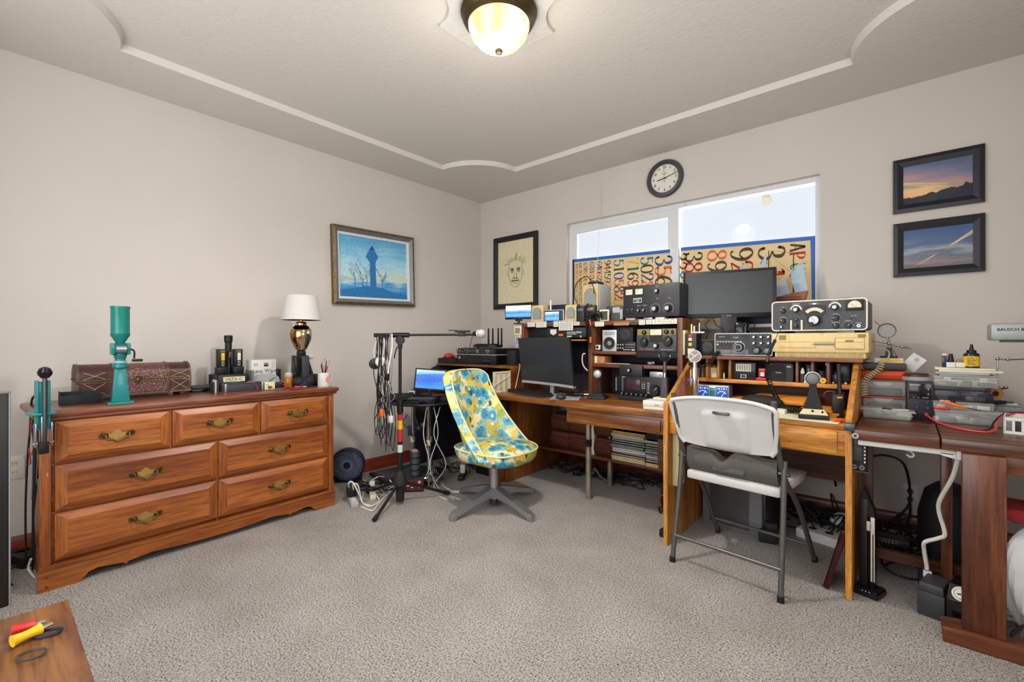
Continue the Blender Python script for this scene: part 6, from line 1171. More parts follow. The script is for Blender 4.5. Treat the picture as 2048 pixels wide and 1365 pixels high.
B().prism([(-w*.06, .066), (-w*.03, .072), (w*.17, .073), (w*.17, .064), (-w*.02, .064)], 'y', -.004, 0, 'dark_steel').o('badge', t); B().box(w*.40, w*.47, -.006, 0, .104, .117, 'pc_beige_dark', .002).o('power_button', t)
B().box(-w*.42, -w*.34, -.001, 0, .09, .115, 'pc_beige_dark').o('sticker', t)
w, h = .402, .165; z0 = HT+.126
t = T('receiver', 'large grey vintage receiver with rounded silver rim, dials and knobs', 'receiver', (cx-.002, -.66, z0), -1)
def rrect(x0, x1, z0_, z1, r, n=5):
    o = []
    for cx_, cz_, a0 in ((x1-r, z0_+r, -90), (x1-r, z1-r, 0), (x0+r, z1-r, 90), (x0+r, z0_+r, 180)):
        o += [(cx_+r*math.cos(R(a0+90*i/n)), cz_+r*math.sin(R(a0+90*i/n))) for i in range(n+1)]
    return o
B().prism(rrect(-w/2+.004, w/2-.004, .014, h-.004, .014), 'y', .008, .33, 'panel_grey').o('cabinet', t)
b = B().prism(rrect(-w/2, w/2, .010, h, .018), 'y', -.004, .012, 'cream_rim') if mat('cream_rim', '#cfcabc', .35, .1) else 0; b.o('rim', t)
b = B().prism(rrect(-w/2+.006, w/2-.006, .016, h-.006, .013), 'y', -.0055, 0, 'panel_grey')
q = lambda u: (u-.5)*(w-.012)
for u, v, s_ in ((.12, .80, 'BFO'), (.12, .50, 'RF GAIN'), (.27, .90, 'PRESELECTOR'), (.69, .93, 'MHZ BAND'), (.70, .55, 'AF GAIN'), (.70, .30, 'REJECTION'), (.88, .48, 'CAL  OPR'), (.825, .34, 'EMISSION'), (.93, .27, 'PHONES'), (.475, .65, 'KWM-2')): b.text(s_, q(u), v*h, .0055, y=-.006)
b.box(q(.475)-.022, q(.475)+.022, -.0065, -.0055, h*.865, h*.90, 'mid_grey').prism([(q(.475)-.012, h*.88), (q(.475), h*.91), (q(.475)+.012, h*.88), (q(.475), h*.85)], 'y', -.0075, -.0055, 'cream_rim').box(q(.18), q(.37), -.0058, -.0055, h*.1, h*.45, 'panel_dark'); b.o('front_panel', t)
b = B().prism([(q(.36), h*.83), (q(.59), h*.83), (q(.60), h*.60), (q(.56), h*.50), (q(.56), h*.34), (q(.53), h*.20), (q(.42), h*.20), (q(.39), h*.34), (q(.39), h*.50), (q(.35), h*.60)], 'y', -.009, -.005, 'black'); b.o('dial_escutcheon', t)
ar = [(q(.475)+.052*math.cos(R(an)), h*.45+.052*math.sin(R(an))) for an in range(40, 141, 10)]+[(q(.475)+.036*math.cos(R(an)), h*.45+.036*math.sin(R(an))) for an in range(140, 39, -10)]
B().prism(ar, 'y', -.0098, -.0088, 'print_face').o('dial_window', t)
k_ = B().cyl((q(.475), -.009, h*.38), (q(.475), -.03, h*.38), .026, 'black', .024, 28).cyl((q(.475), -.03, h*.38), (q(.475), -.0315, h*.38), .020, 'silver_plastic', seg=28).cyl((q(.475)-.008, -.031, h*.27), (q(.475)-.008, -.042, h*.27), .009, 'black', seg=16).at((q(.475), -.032, h*.38), (0, -35, 0)).box(-.0006, .0006, -.0006, 0, -.018, .018, 'black').at(); k_.o('tuning_knob', t)
for u, v in ((.27, .72), (.69, .75)):
    ar = [(q(u)+.026*math.cos(R(an)), h*v+.026*math.sin(R(an))) for an in range(-5, 186, 12)]+[(q(u)+.019*math.cos(R(an)), h*v+.019*math.sin(R(an))) for an in range(185, -6, -12)]
    B().prism(ar, 'y', -.0062, -.0054, 'dial_cream').o('scale_ring', t); knob(t, q(u), h*v, .014, .022, cap='silver_plastic', y=-.005)
for u, v, an in ((.12, .70, -50), (.12, .38, -50), (.70, .43, -80), (.70, .20, -20), (.825, .20, 45)): knob(t, q(u), h*v, .0125, .018, cap=None, y=-.005, tick=an, ticks=7, tr=1.5)
knob(t, q(.27), h*.40, .007, .012, cap=None, y=-.005); knob(t, q(.27), h*.22, .011, .016, cap=None, y=-.005, tick=-5, ticks=11, tr=1.5)
for u in (.215, .335): B().box(q(u)-.004, q(u)+.004, -.0064, -.0055, h*.09, h*.40, 'dial_cream').o('scale_strip', t)
meter_ = B().box(q(.80), q(.98), -.010, -.005, h*.63, h*.93, 'black', .002).prism([(q(.89)-.026, h*.72), (q(.89)+.026, h*.72)]+[(q(.89)+.026*math.cos(R(an)), h*.76+.026*math.sin(R(an))) for an in range(0, 181, 15)], 'y', -.0108, -.0098, 'dial_cream').tube([(q(.89)+.004, -.0115, h*.73), (q(.89)-.018, -.0115, h*.85)], .0005, 'ink', 4, smooth=False); meter_.o('meter', t)
B().cyl((q(.93), -.0055, h*.19), (q(.93), -.008, h*.19), .007, 'chrome').cyl((q(.93), -.008, h*.19), (q(.93), -.0085, h*.19), .004, 'ink').o('phone_jack', t); B().cyl((q(.12), -.005, h*.20), (q(.12)-.004, -.03, h*.19), .005, 'steel').o('microphone_plug', t)
B().cyl((q(.855), -.005, h*.41), (q(.855), -.015, h*.41), .003, 'black').o('toggle', t)
for x in (-.16, .16): B().box(x-.012, x+.012, .03, .3, 0, .012, 'rubber').o('foot', t)
p = (cx-.002+q(.12), -.70, z0+h*.16)
B().tube([(p[0], -.675, p[2]+.005), (p[0]-.012, -.72, p[2]-.03), (p[0]-.022, -.73, p[2]-.06)], .0016, 'black_cable', 6).tube([(p[0]-.022, -.73, p[2]-.06), (p[0]-.045, -.735, p[2]-.12), (p[0]-.054, -.735, p[2]-.145)], lambda q_: .0075-.002*q_, 'black', 10, smooth=False).cyl((p[0]-.054, -.735, p[2]-.145), (p[0]-.058, -.735, p[2]-.175), .007, 'aged_brass').o('cable_splice', None, 'black splice and plug hanging from the grey receiver in front of the cream computer', 'cable splice')
B().coil([(p[0]-.052, -.737, p[2]-.19), (p[0]-.050, -.74, p[2]-.26), (p[0]-.02, -.77, p[2]-.33), (p[0]+.03, -.84, p[2]-.385), (3.0, -.915, .745)], .0105, 32, .0034, 'black_cable').o('coiled_cable', None, 'long black coiled cord from the splice down to the lollipop microphone', 'coiled cable')
# tablet like tray on top of the receiver
B().box(-.075, .075, 0, .12, 0, .014, 'black', .003).o('top_tray', None, 'flat black box on top of the grey vintage receiver', 'box', loc=(3.065, -.50, z0+h+.001), rz=-3)
cord('cable', 'thin black wire poking left from the flat black box', 'cable', [(3.0, -.45, z0+h+.008), (2.96, -.44, z0+h+.012), (2.93, -.45, z0+h+.003)], .002, 'black_cable')
# kenwood style transceiver
a = PY(1430, 665, -.64); c = PY(1545, 712, -.64); w = c.x-a.x; h = .122
t = T('transceiver', 'grey framed vintage transceiver with round tuning knob on the oak desk', 'radio', ((a.x+c.x)/2, -.64, HT+.006), 1)
B().box(-w/2+.004, w/2-.004, .006, .26, 0, h-.002, 'dark_grey', .004).o('cabinet', t)
b = B().prism(rrect(-w/2, w/2, -.002, h, .008, 3), 'y', -.004, .008, 'silver_plastic').prism(rrect(-w/2+.004, w/2-.004, .002, h-.004, .006, 3), 'y', -.0052, 0, 'panel_dark')
b.box(-w/2+.008, w*.1, -.0056, -.005, .006, .03, 'mid_grey').box(-w/2+.012, -w*.22, -.0062, -.005, h*.74, h*.93, 'black').box(.0, w*.12-.004, -.0062, -.005, h*.74, h*.93, 'black').text('TS-530S', -w*.12, h*.80, .0085, y=-.0058).text('KENWOOD', -w*.36, h*.84, .006, y=-.0066)
for i in range(9): b.box(-w*.46+i*.015, -w*.46+i*.015+.010, -.0058, -.005, h*.60, h*.63, 'white_ink')
for i in range(6): b.box(-w*.46+i*.022, -w*.46+i*.022+.010, -.0085, -.005, h*.44, h*.52, 'light_grey' if i == 0 else 'black')
b.o('front_panel', t)
B().cyl((-w*.055, -.005, h*.36), (-w*.055, -.010, h*.36), .031, 'light_grey', seg=30).cyl((-w*.055, -.010, h*.36), (-w*.055, -.03, h*.36), .027, 'black', .024, 30).lathe([(.016, -.030), (.018, -.0315), (.014, -.032), (0, -.0318)], 'black', (-w*.055, 0, h*.36), 24, 'y', ['silver_plastic', 'silver_plastic', 'black']).o('tuning_knob', t) if 0 else B().cyl((-w*.055, -.005, h*.36), (-w*.055, -.010, h*.36), .031, 'light_grey', seg=30).cyl((-w*.055, -.010, h*.36), (-w*.055, -.03, h*.36), .027, 'black', .024, 30).cyl((-w*.055, -.030, h*.36), (-w*.055, -.0312, h*.36), .017, 'silver_plastic', seg=24).cyl((-w*.055, -.0312, h*.36), (-w*.055, -.0322, h*.36), .0145, 'black', seg=24).o('tuning_knob', t)
for u in (.20, .32, .44):
    for v in (.82, .55): knob(t, u*w, h*v, .0095, .015, cap='silver_plastic', y=-.005, ticks=5, tr=1.3)
for u in (.245, .415): knob(t, u*w, h*.22, .020, .02, cap='dark_steel', y=-.005)
for u in (-.43, -.22): B().cyl((u*w, -.005, .018), (u*w, -.012, .018), .007, 'aged_brass').o('jack', t)
for x in (-.1, .1): B().box(x-.01, x+.01, .01, .2, -.006, 0, 'rubber').o('foot', t)
jx = (a.x+c.x)/2-.43*w
B().coil([(jx, -.66, HT+.022), (jx-.002, -.70, HT-.0), (jx-.02, -.74, .945), (jx-.07, -.78, .925), (jx-.115, -.80, .945)], .009, 20, .0032, 'black_cable').cyl((jx, -.645, HT+.024), (jx, -.67, HT+.024), .009, 'aged_brass').o('coiled_cable', None, 'black coiled microphone cord from the transceiver to the chrome microphone', 'coiled cable')
t = T('extension_speaker', 'small square black wooden speaker left of the vintage transceiver', 'speaker', (2.462, -.60, HT)); B().box(-.045, .045, 0, .1, 0, .088, 'black_soft', .003).box(-.045, .045, 0, .1, .088, .092, 'hutch_wood_x', .001).o('cabinet', t); B().lathe([(.032, 0), (.034, .002), (.03, .003), (0, .0)], 'panel_dark', (0, 0, .045), 22, 'y').o('cone', t)
t = T('switch_box', 'tall black switch box with red, white and yellow lights', 'switch box', (2.385, -.655, HT)); B().box(-.034, .034, 0, .09, 0, .13, 'panel_dark', .003).o('case', t)
for z, m_ in ((.105, 'red'), (.085, 'white'), (.055, 'yellow')): B().box(-.012, .008, -.002, 0, z, z+.018, m_, .001).o('light', t)
B().box(-.016, .024, -.001, 0, .005, .04, 'print_face').o('label', t)
B().box(-.008, .008, 0, .1, 0, .15, 'beige', .002).o('beige_edge_box', None, 'narrow beige upright case beside the switch box', 'case', loc=(2.337, -.62, .985) if 0 else (2.338, -.63, HT))
B().box(-.012, .0, 0, .12, 0, .145, 'black_soft', .002).o('thin_case', None, 'thin dark upright case left of the narrow beige one', 'case', loc=(2.328, -.60, HT))
for k, pts in enumerate(([(2.42, -.5, 1.08), (2.44, -.5, 1.13), (2.42, -.5, 1.17), (2.45, -.5, 1.2)], [(2.50, -.50, 1.08), (2.52, -.48, 1.13), (2.47, -.46, 1.17), (2.45, -.45, 1.21)], [(2.53, -.48, 1.10), (2.56, -.46, 1.14), (2.60, -.46, 1.12), (2.66, -.44, 1.11)], [(2.7, -.45, 1.2), (2.68, -.5, 1.12), (2.74, -.5, 1.10), (2.82, -.48, 1.09)])):
    cord('cable', 'black cable curling behind the vintage transceiver', 'cable', [(x, y, z-.0) for x, y, z in pts], .003, 'black_cable', 'black cables behind the vintage transceiver')
t = T('connector_plate', 'white and silver connectors on top of the switch box', 'connector', (2.395, -.60, HT+.131)); B().box(-.03, .05, 0, .02, 0, .01, 'white', .002).cyl((-.01, .01, .01), (-.01, .01, .045), .007, 'steel').cyl((.02, .01, .01), (.02, .01, .06), .006, 'aluminium').cyl((-.025, .005, .01), (-.025, .005, .055), .007, 'brass').o('connectors', t)
# chrome microphone and its stand on the desktop
t = T('desk_microphone', 'chrome desk microphone with round grille on a cream base, left on the oak desk', 'microphone', (2.46, -.80, .72), 18)
B().lathe([(.052, 0), (.054, .012), (.048, .022), (0, .026)], 'cream', seg=28).o('base', t)
B().cyl((0, 0, .02), (0, 0, .235), .014, 'chrome', seg=20).cyl((-.02, 0, .10), (-.02, 0, .19), .005, 'chrome').cyl((.018, 0, .06), (.018, 0, .19), .004, 'chrome').cyl((0, 0, .14), (0, 0, .2), .021, 'chrome').o('column', t)
B().cyl((0, -.015, .265), (0, .02, .265), .035, 'aluminium', seg=32).cyl((0, -.0165, .265), (0, -.015, .265), .029, 'grille_pink', seg=30).at((0, -.0168, .265), (0, 50, 0)).box(-.0008, .0008, -.0008, 0, -.029, .029, 'chrome').at((0, -.0168, .265), (0, -50, 0)).box(-.0008, .0008, -.0008, 0, 0, .029, 'chrome').at().o('head', t) if mat('grille_pink', '#8d7f7c', .4, .5) else 0
t = T('desk_microphone', 'black lollipop microphone with grey round head on a wedge base', 'microphone', (3.032, -.955, .724), 8); t.scale = (.72, .72, .72)
B().prism([(-.075, -.06), (.085, -.06), (.075, .08), (-.065, .08)], 'z', 0, .022, 'black', .003).prism([(-.06, .022), (.08, .022), (.08, .04), (-.0, .055), (-.0, .06), (-.06, .022)], 'x', -.065, .07, 'black') if 0 else B().box(-.075, .085, -.065, .08, 0, .028, 'black', .004).o('base', t)
b = B(); b.add([(-.07, -.062, .029), (.08, -.062, .029), (.06, .0, .055), (-.05, .0, .055), (-.07, -.06, .028), (.08, -.06, .028)], [(0, 1, 2, 3), (4, 5, 1, 0)], 'cream'); b.cyl((-.0, -.03, .042), (0, -.033, .052), .006, 'black').cyl((.05, -.035, .04), (.05, -.038, .05), .005, 'black'); b.o('top_plate', t)
B().prism([(-.058, .03), (.065, .03), (.055, .055), (.022, .15), (.022, .215), (-.018, .215), (-.018, .15), (-.05, .055)], 'y', -.0, .035, 'black', .004).o('neck', t)
B().cyl((0, -.012, .245), (0, .03, .245), .038, 'black', seg=32).lathe([(.038, -.012), (.043, -.014), (.041, -.02), (.033, -.019)], 'cream_rim', (0, 0, .245), 32, 'y').sph((0, -.012, .245), (.034, .014, .034), 'mid_grey', 22, 12).o('head', t)
t = T('handheld_radio', 'black walkie talkie with long antenna leaning at the right side panel', 'radio', (3.118, -.87, .72), 12); B().box(-.022, .022, 0, .035, 0, .11, 'black', .004).cyl((0.008, .018, .11), (.004, .026, .245), .009, 'black', .008, 12).cyl((-.012, .018, .11), (-.012, .018, .125), .006, 'black').o('body', t); B().box(-.004, .015, -.001, 0, .092, .098, 'yellow').o('marker', t)
B().tube([(-.025, 0, 0), (-.02, -.005, .02), (0, 0, .028), (.015, .01, .02)], .0015, 'steel', 5).o('wire_loop', None, 'thin metal wire loop above the walkie talkie', 'wire', loc=(3.09, -.88, .815))
a = PY(1389, 763, -.72); t = T('swr_meter', 'silver framed twin needle meter glowing blue under the oak shelf', 'meter', (2.522, -.70, .72), 5)
B().box(-.085, .085, .004, .12, .0, .10, 'mid_grey', .003).box(-.085, .085, 0, .006, 0, .10, 'silver_plastic', .002).o('case', t)
for x in (-.05, .05):
    b = B().box(x-.032, x+.032, -.003, 0, .025, .092, 'meter_glow', .001)
    for k in range(5): b.sph((x-.024+.012*k, -.004, .082), .0035 if k in (1, 3) else .002, 'meter_mark', 8, 6)
    b.tube([(x+.024*math.cos(R(an)), -.0038, .048+.02*math.sin(R(an))) for an in (20, 60, 90, 120, 160)], .0011, 'meter_mark', 4).tube([(x-.004, -.004, .035), (x+.016, -.004, .066)], .0009, 'meter_mark', 4, smooth=False); b.o('meter_face', t)
B().box(-.015, .015, -.0015, 0, .03, .085, 'teal_dark').text('DAIWA', 0, .075, .008, y=-.002).o('name_plate', t)
B().sph((0, 0, 0), .006, 'blue_led', 10, 8).o('indicator_lamp', None, 'small blue light inside the left end of the oak desk', 'light', loc=(2.415, -.72, .845))
# pigeonhole contents
PZ0 = .857
def small(name, label, cat, x, y, b, rz=0, grp=None, z=PZ0): return b.o(name, None, label, cat, grp, loc=(x, y, z), rz=rz)
for i, (x, m_) in enumerate(((2.425, 'dark_grey'), (2.442, 'mid_grey'), (2.458, 'maroon'))): small('book', ('dark grey', 'mid grey', 'dark red')[i]+' small book upright in the leftmost pigeonhole', 'book', x, -.62, B().box(-.006, .006, 0, .12, 0, .08-.01*i, m_, .001))
small('stamp_block', 'cream patterned block in the second pigeonhole', 'block', 2.505, -.62, B().box(-.018, .018, 0, .04, 0, .06, 'cream', .003).cyl((0, .02, .06), (0, .02, .072), .01, 'kraft'))
t = T('clamp_tool', 'small metal and black parts in the third pigeonhole', 'tool', (2.562, -.62, PZ0)); B().cyl((0, 0, 0), (0, 0, .03), .008, 'steel').sph((.005, 0, .034), .010, 'black').o('body', t)
small('pill_tube', 'grey tube standing in the third pigeonhole', 'tube', 2.586, -.6, B().cyl((0, 0, 0), (0, 0, .075), .008, 'mid_grey'))
t = T('card_case', 'smoked clear plastic case with a white card in the middle of the shelf', 'case', (2.672, -.64, PZ0)); B().box(-.058, .058, 0, .12, 0, .095, 'smoked', .002).box(-.053, .053, .01, .11, .004, .06, 'black_soft', .002).o('case', t); B().box(-.042, .035, -.001, 0, .045, .085, 'paper').o('card', t)
b = B(); [b.box(-.036+i*.012, -.030+i*.012, -.0016, -.001, .05, .08, 'pencil') for i in range(6)]; b.box(-.018, .012, -.001, 0, .008, .028, 'light_grey').box(-.014, .008, -.0016, -.001, .011, .025, 'panel_dark'); b.o('print', t)
t = T('stapler', 'bright red stapler like gadget beside the smoked case', 'gadget', (2.758, -.645, PZ0)); B().box(-.026, .022, 0, .06, 0, .014, 'red', .003).box(-.016, .018, .01, .05, .045, .065, 'red', .004).box(-.008, .012, .012, .045, .02, .045, 'white', .002).box(-.016, -.010, .012, .03, .01, .05, 'red', .001).o('body', t)
B().text('KGR', 0, 0, .012, y=0).o('lettering', t, loc=(.0, .0095, .056))
t = T('disk_drive', 'black rounded portable drive box in the middle of the oak shelf', 'drive', (2.852, -.645, PZ0)); B().prism([(-.055, .006), (-.045, 0), (.05, 0), (.055, .006), (.055, .088), (.048, .095), (-.048, .095), (-.058, .085), (-.06, .015)], 'y', 0, .12, 'black', .003).o('case', t); B().text('Kodak', -.012, .046, .010, y=-.001).prism(rrect(-.052, .022, .008, .09, .01, 3), 'y', -.0008, 0, 'black_soft').sph((.035, -.0005, .078), (.012, .001, .005), 'light_grey').o('front', t)
t = T('glue_bottle', 'small white capped dropper bottle in the fifth pigeonhole', 'bottle', (2.948, -.64, PZ0)); B().lathe([(0, 0), (.011, 0), (.012, .003), (.012, .04), (.006, .048)], 'dark_grey', seg=16).o('bottle', t); B().lathe([(.009, .046), (.009, .06), (.003, .075), (0, .076)], 'white', seg=14).o('cap', t)
small('usb_hub', 'dark blue upright hub behind the dropper bottle', 'hub', 2.968, -.60, B().box(-.012, .012, 0, .03, 0, .09, 'navy', .002).box(-.005, .005, -.001, 0, .05, .07, 'teal'))
small('paper_cone', 'cream paper cone leaning in the sixth pigeonhole', 'paper', 2.975, -.66, B().prism([(-.02, 0), (.02, 0), (.008, .055), (-.002, .055)], 'y', 0, .004, 'cream'))
small('tape_roll', 'yellow tape roll on the shelf edge under the round microphone head', 'tape', 3.035, -.645, B().cyl((0, 0, .014), (0, .02, .014), .014, 'yellow').cyl((0, -.0005, .014), (0, .0, .014), .006, 'orange'))
small('spool', 'dark pen holder in the sixth pigeonhole', 'holder', 3.022, -.58, B().cyl((0, 0, 0), (0, 0, .06), .02, 'dark_grey'))
small('marker', 'black marker standing in the sixth pigeonhole', 'marker', 3.045, -.6, B().cyl((0, 0, 0), (0, 0, .09), .006, 'black').cyl((0, 0, .09), (0, 0, .1), .006, 'silver_plastic'))
small('ink_bottle', 'purple ink bottle in the rightmost pigeonhole', 'bottle', 3.082, -.60, B().box(-.014, .014, 0, .03, 0, .045, 'ink_purple', .003).cyl((0, .015, .045), (0, .015, .058), .009, 'ink_purple')) if mat('ink_purple', '#3a1f48', .3) else 0
small('small_book', 'grey blue book upright in the rightmost pigeonhole', 'book', 3.115, -.56, B().box(-.022, .022, 0, .1, 0, .1, 'smoked', .001))
for i, (x, m_) in enumerate(((3.078, 'brass'), (3.10, 'steel'), (3.128, 'cream'))): small('trinket', ('tiny brass piece', 'tiny steel piece', 'tiny cream piece')[i]+' on the right end of the shelf edge', 'trinket', x, -.65, B().sph((0, 0, .006), .006, m_, 8, 6))
# desktop clutter
for i, (m_, w_, h_, l_) in enumerate((('envelope', .15, .012, 'bottom'), ('envelope', .14, .01, 'middle'), ('envelope', .13, .009, 'top'))): B().box(-w_/2, w_/2, -.09, .09, 0, h_, m_, .001).o('envelope', None, l_+' orange envelope in the small stack beside the walkie talkie', 'envelope', 'orange envelopes on the oak desk', loc=(3.045, -.80, .72+i*.0125), rz=(-4, 5, -9)[i])
for i, (x, y) in enumerate(((2.74, -.62), (2.86, -.66))): B().box(-.14, .14, -.16, .16, 0, .035-.01*i, 'envelope', .012).o('padded_envelope', None, ('left', 'right')[i]+' padded orange mailing envelope lying under the oak shelf', 'envelope', 'orange envelopes on the oak desk', loc=(x, y, .72+.036*i), rz=(8, -6)[i])
B().prism([(-.04, .0), (.12, .0), (.12, .09), (-.04, .11)], 'y', 0, .01, 'maroon').o('red_folder', None, 'dark red folder standing behind the microphone neck', 'folder', loc=(2.99, -.50, .72), rz=0)
t = T('sunglasses_case', 'dark oval case lying on papers under the oak shelf', 'case', (2.80, -.83, .745), -6); B().sph((0, 0, .02), (.10, .05, .035), 'black_soft', 24, 12).o('shell', t)
B().box(-.13, .13, -.07, .07, 0, .022, 'paper', .001).o('paper_stack', None, 'papers under the dark oval case on the oak desk', 'paper stack', loc=(2.79, -.83, .72), rz=-4)
B().box(-.15, .12, -.10, .07, 0, .003, 'paper_yellowed').o('newspaper', None, 'flat pale sheets under the lollipop microphone', 'paper', loc=(3.02, -.94, .7202), rz=-3)
B().cyl((-.02, -.012, .007), (.02, .022, .007), .007, 'orange', seg=12).o('lighter', None, 'small orange cylinder right of the lollipop microphone base', 'cylinder', loc=(3.135, -.995, .7235))
B().tube([(0, 0, 0), (.02, .0, .02), (.05, .01, .01), (.07, 0, 0)], .004, 'black_cable').coil([(-.01, .02, .01), (.05, .0, .012)], .008, 10, .002).o('cord_on_panel', None, 'black coiled cord behind the chrome microphone base', 'coiled cable', loc=(2.425, -.74, .73))
B().box(-.004, .004, -.14, .14, -.002, .001, 'steel').o('ruler', None, 'steel ruler hanging in the left side of the oak desk', 'ruler', loc=(2.55, -.74, .8251) if 0 else (2.425, -.86, .7215), rz=10)
# power strip on the left side panel (inside)
t = T('wall_power_strip', 'beige surge protector strip fixed inside the left side panel of the oak desk', 'power strip', (XL+.0225, -.95, .30), 90)
B().box(-.04, .05, -.035, 0, 0, .365, 'beige', .004).o('housing', t)
for i in range(4): B().box(-.010, .014, -.040, -.035, .10+i*.034, .122+i*.034, 'cream', .002).box(-.004, -.001, -.0405, -.04, .106+i*.034, .116+i*.034, 'ink').box(.005, .008, -.0405, -.04, .106+i*.034, .116+i*.034, 'ink').o('socket', t)
B().box(-.010, .014, -.040, -.035, .03, .052, 'cream', .002).box(-.004, -.001, -.0405, -.04, .036, .046, 'ink').box(.005, .008, -.0405, -.04, .036, .046, 'ink').o('socket', t)
B().text('inferno', 0, 0, .022, 'ink', 0, rot=(0, 0, -90)).o('lettering', t, loc=(.005, -.0356, .30))
# under the oak desk
t = T('subwoofer', 'grey perforated metal cased box under the oak desk', 'computer', (2.60, -.60, 0), -8)
mat('mesh_grey', '#5e5f60', .4, .5)
B().box(-.16, .16, 0, .30, .01, .255, 'black_soft', .006).box(.165, .175, .0, .3, 0, .26, 'dark_steel', .003).box(-.165, .165, -.02, .02, .0, .26, 'mid_grey', .008).o('case', t)
b = B().box(-.12, .10, -.0215, -.02, .02, .24, 'mesh_grey')
for i in range(26):
    for j in range(22): b.box(-.117+i*.0083, -.1135+i*.0083, -.0222, -.0215, .024+j*.0097, .0275+j*.0097, 'ink')
b.o('mesh_front', t)
tangle(14, 2.80, 3.10, -.40, -.10, .16, 'black_cable', 'black cable in the heap under the oak desk', 'black cables under the oak desk', seed=15)
cord('cable', 'thick black cable arching to an outlet plug under the oak desk', 'cable', [(2.88, -.2, .30), (2.93, -.16, .37), (2.99, -.12, .36), (3.02, -.08, .28), (3.03, -.05, .20)], .006, 'black_cable')
t = T('white_power_box', 'white flat power conditioner with sockets on the floor under the oak desk', 'power strip', (3.02, -.42, 0), -14); B().box(-.11, .09, -.09, .09, 0, .05, 'white', .006).o('housing', t)
for x in (-.05, .03): B().cyl((x, -.03, .05), (x, -.03, .052), .02, 'dark_grey').o('socket', t)
B().sph((0, 0, .055), (.07, .05, .055), 'white', 18, 12).o('white_bag', None, 'crumpled white bag behind the white power conditioner', 'bag', loc=(3.06, -.24, .051) if 0 else (3.09, -.25, 0))
t = T('black_adapter', 'black boot like adapter on the carpet right of the grey box', 'adapter', (2.80, -.66, 0), 10); B().box(-.05, .04, -.03, .06, 0, .06, 'black_soft', .012).box(-.02, .04, 0, .06, .055, .1, 'black_soft', .01).o('case', t)
t = T('leaning_case', 'dark red glossy flat case leaning against the right side panel of the oak desk', 'case', (3.09, -.97, .006), rot=(0, 14, 0)); B().box(-.010, .010, -.05, .12, 0, .27, 'maroon_gloss', .003).box(-.014, -.010, -.05, .12, 0, .27, 'black_gloss', .002).o('case', t) if mat('maroon_gloss', '#3a0f12', .12) else 0
# ================================================================ SHIP MODEL
p = PY(1590, 600, -.14)
t = T('ship_model', 'wooden sailing ship model with pale blue sails on the window sill', 'model ship', (2.785, -.16, WZ0+.092), 0)
mat('hull_red', '#8a4a30', .5, var=.25); mat('sail', '#a9bccb', .85, var=.1); mat('mast', '#3a2018', .5)
hp = [(-.30, .05), (-.22, .02), (.0, .0), (.08, .01), (.11, .06), (.12, .10), (.05, .095), (-.05, .07), (-.2, .07), (-.31, .085)]
vs = []
for sg, tk in ((-1, 1), (1, 1)): vs += [(x, sg*.035*(1-min(1, abs(x+.09)/.26)**2)+sg*.003, z+.01) for x, z in hp]
n = len(hp); b = B(); b.add(vs, [tuple(range(n))[::-1], tuple(range(n, 2*n))]+[(i, (i+1) % n, n+(i+1) % n, n+i) for i in range(n)], 'hull_red')
for i in range(4): b.tube([(x, -.037*(1-min(1, abs(x+.09)/.26)**2)-.004, .03+i*.016+abs(x)*.04) for x in (-.25, -.15, -.05, .03, .09)], .0018, 'maroon', 4, 3)
b.o('hull', t)
for x, h_ in ((-.24, .32), (-.09, .38), (.045, .34)): B().cyl((x, 0, .08), (x, 0, h_), .005, 'mast', .0025, 10).box(x-.012, x+.012, -.008, .008, h_*.55, h_*.56, 'mast').o('mast', t)
B().cyl((-.17, -.005, .03), (.095, -.008, .30), .004, 'cream', .0025, 8).o('yard', t)
def sail_(pts): 
    b = B(); n = len(pts); b.add([(x, -.012, z) for x, z in pts]+[(x, -.0105, z) for x, z in pts], [tuple(range(n)), tuple(range(n, 2*n))[::-1]]+[(i, (i+1) % n, n+(i+1) % n, n+i) for i in range(n)], 'sail'); b.o('sail', t)
sail_([(.095, .295), (.12, .12), (.055, .10), (.03, .22)]); sail_([(.0, .20), (.035, .09), (-.06, .085), (-.10, .09)]); sail_([(-.10, .37), (-.13, .30), (-.17, .24), (-.10, .22)]); sail_([(-.24, .31), (-.27, .26), (-.31, .2), (-.25, .18), (-.21, .28)]); 
B().sph((-.215, -.012, .245), (.022, .002, .03), 'red', 14, 8).o('emblem', t); B().prism([(-.06, .28), (-.03, .23), (-.07, .23)], 'y', -.01, -.008, 'orange').o('pennant', t)
b = B()
for a_, c_ in (((-.09, .38), (.12, .33)), ((-.09, .36), (.045, .22)), ((.045, .34), (.12, .28)), ((.12, .12), (-.24, .3)), ((-.24, .32), (-.09, .22)), ((-.09, .35), (-.03, .1)), ((.045, .3), (.1, .1)), ((-.09, .35), (-.15, .09))): b.tube([(a_[0], -.003, a_[1]), (c_[0], -.003, c_[1])], .0008, 'ink', 4, smooth=False)
for i in range(6): b.tube([(.055+.004*i*0, -.008, .11+i*.02), (.075-.002*i, -.008, .11+i*.02)], .0007, 'ink', 4, smooth=False); b.tube([(-.08, -.008, .1+i*.02), (-.045-.003*i, -.008, .1+i*.02)], .0007, 'ink', 4, smooth=False)
b.o('rigging', t); B().box(-.05, .0, -.03, .03, 0, .012, 'mast').box(-.16, -.12, -.03, .03, 0, .022, 'mast').o('cradle', t)
B().box(-.30, .14, -.06, .06, 0, .05, 'navy', .002).o('dark_box', None, 'long dark box on the window board under the ship model', 'box', loc=(2.785, -.16, WZ0+.0115)); B().box(-.30, .14, -.06, .06, 0, .029, 'print_face', .002).o('cream_box', None, 'flat cream box between the long dark box and the ship model', 'box', loc=(2.785, -.16, WZ0+.062))
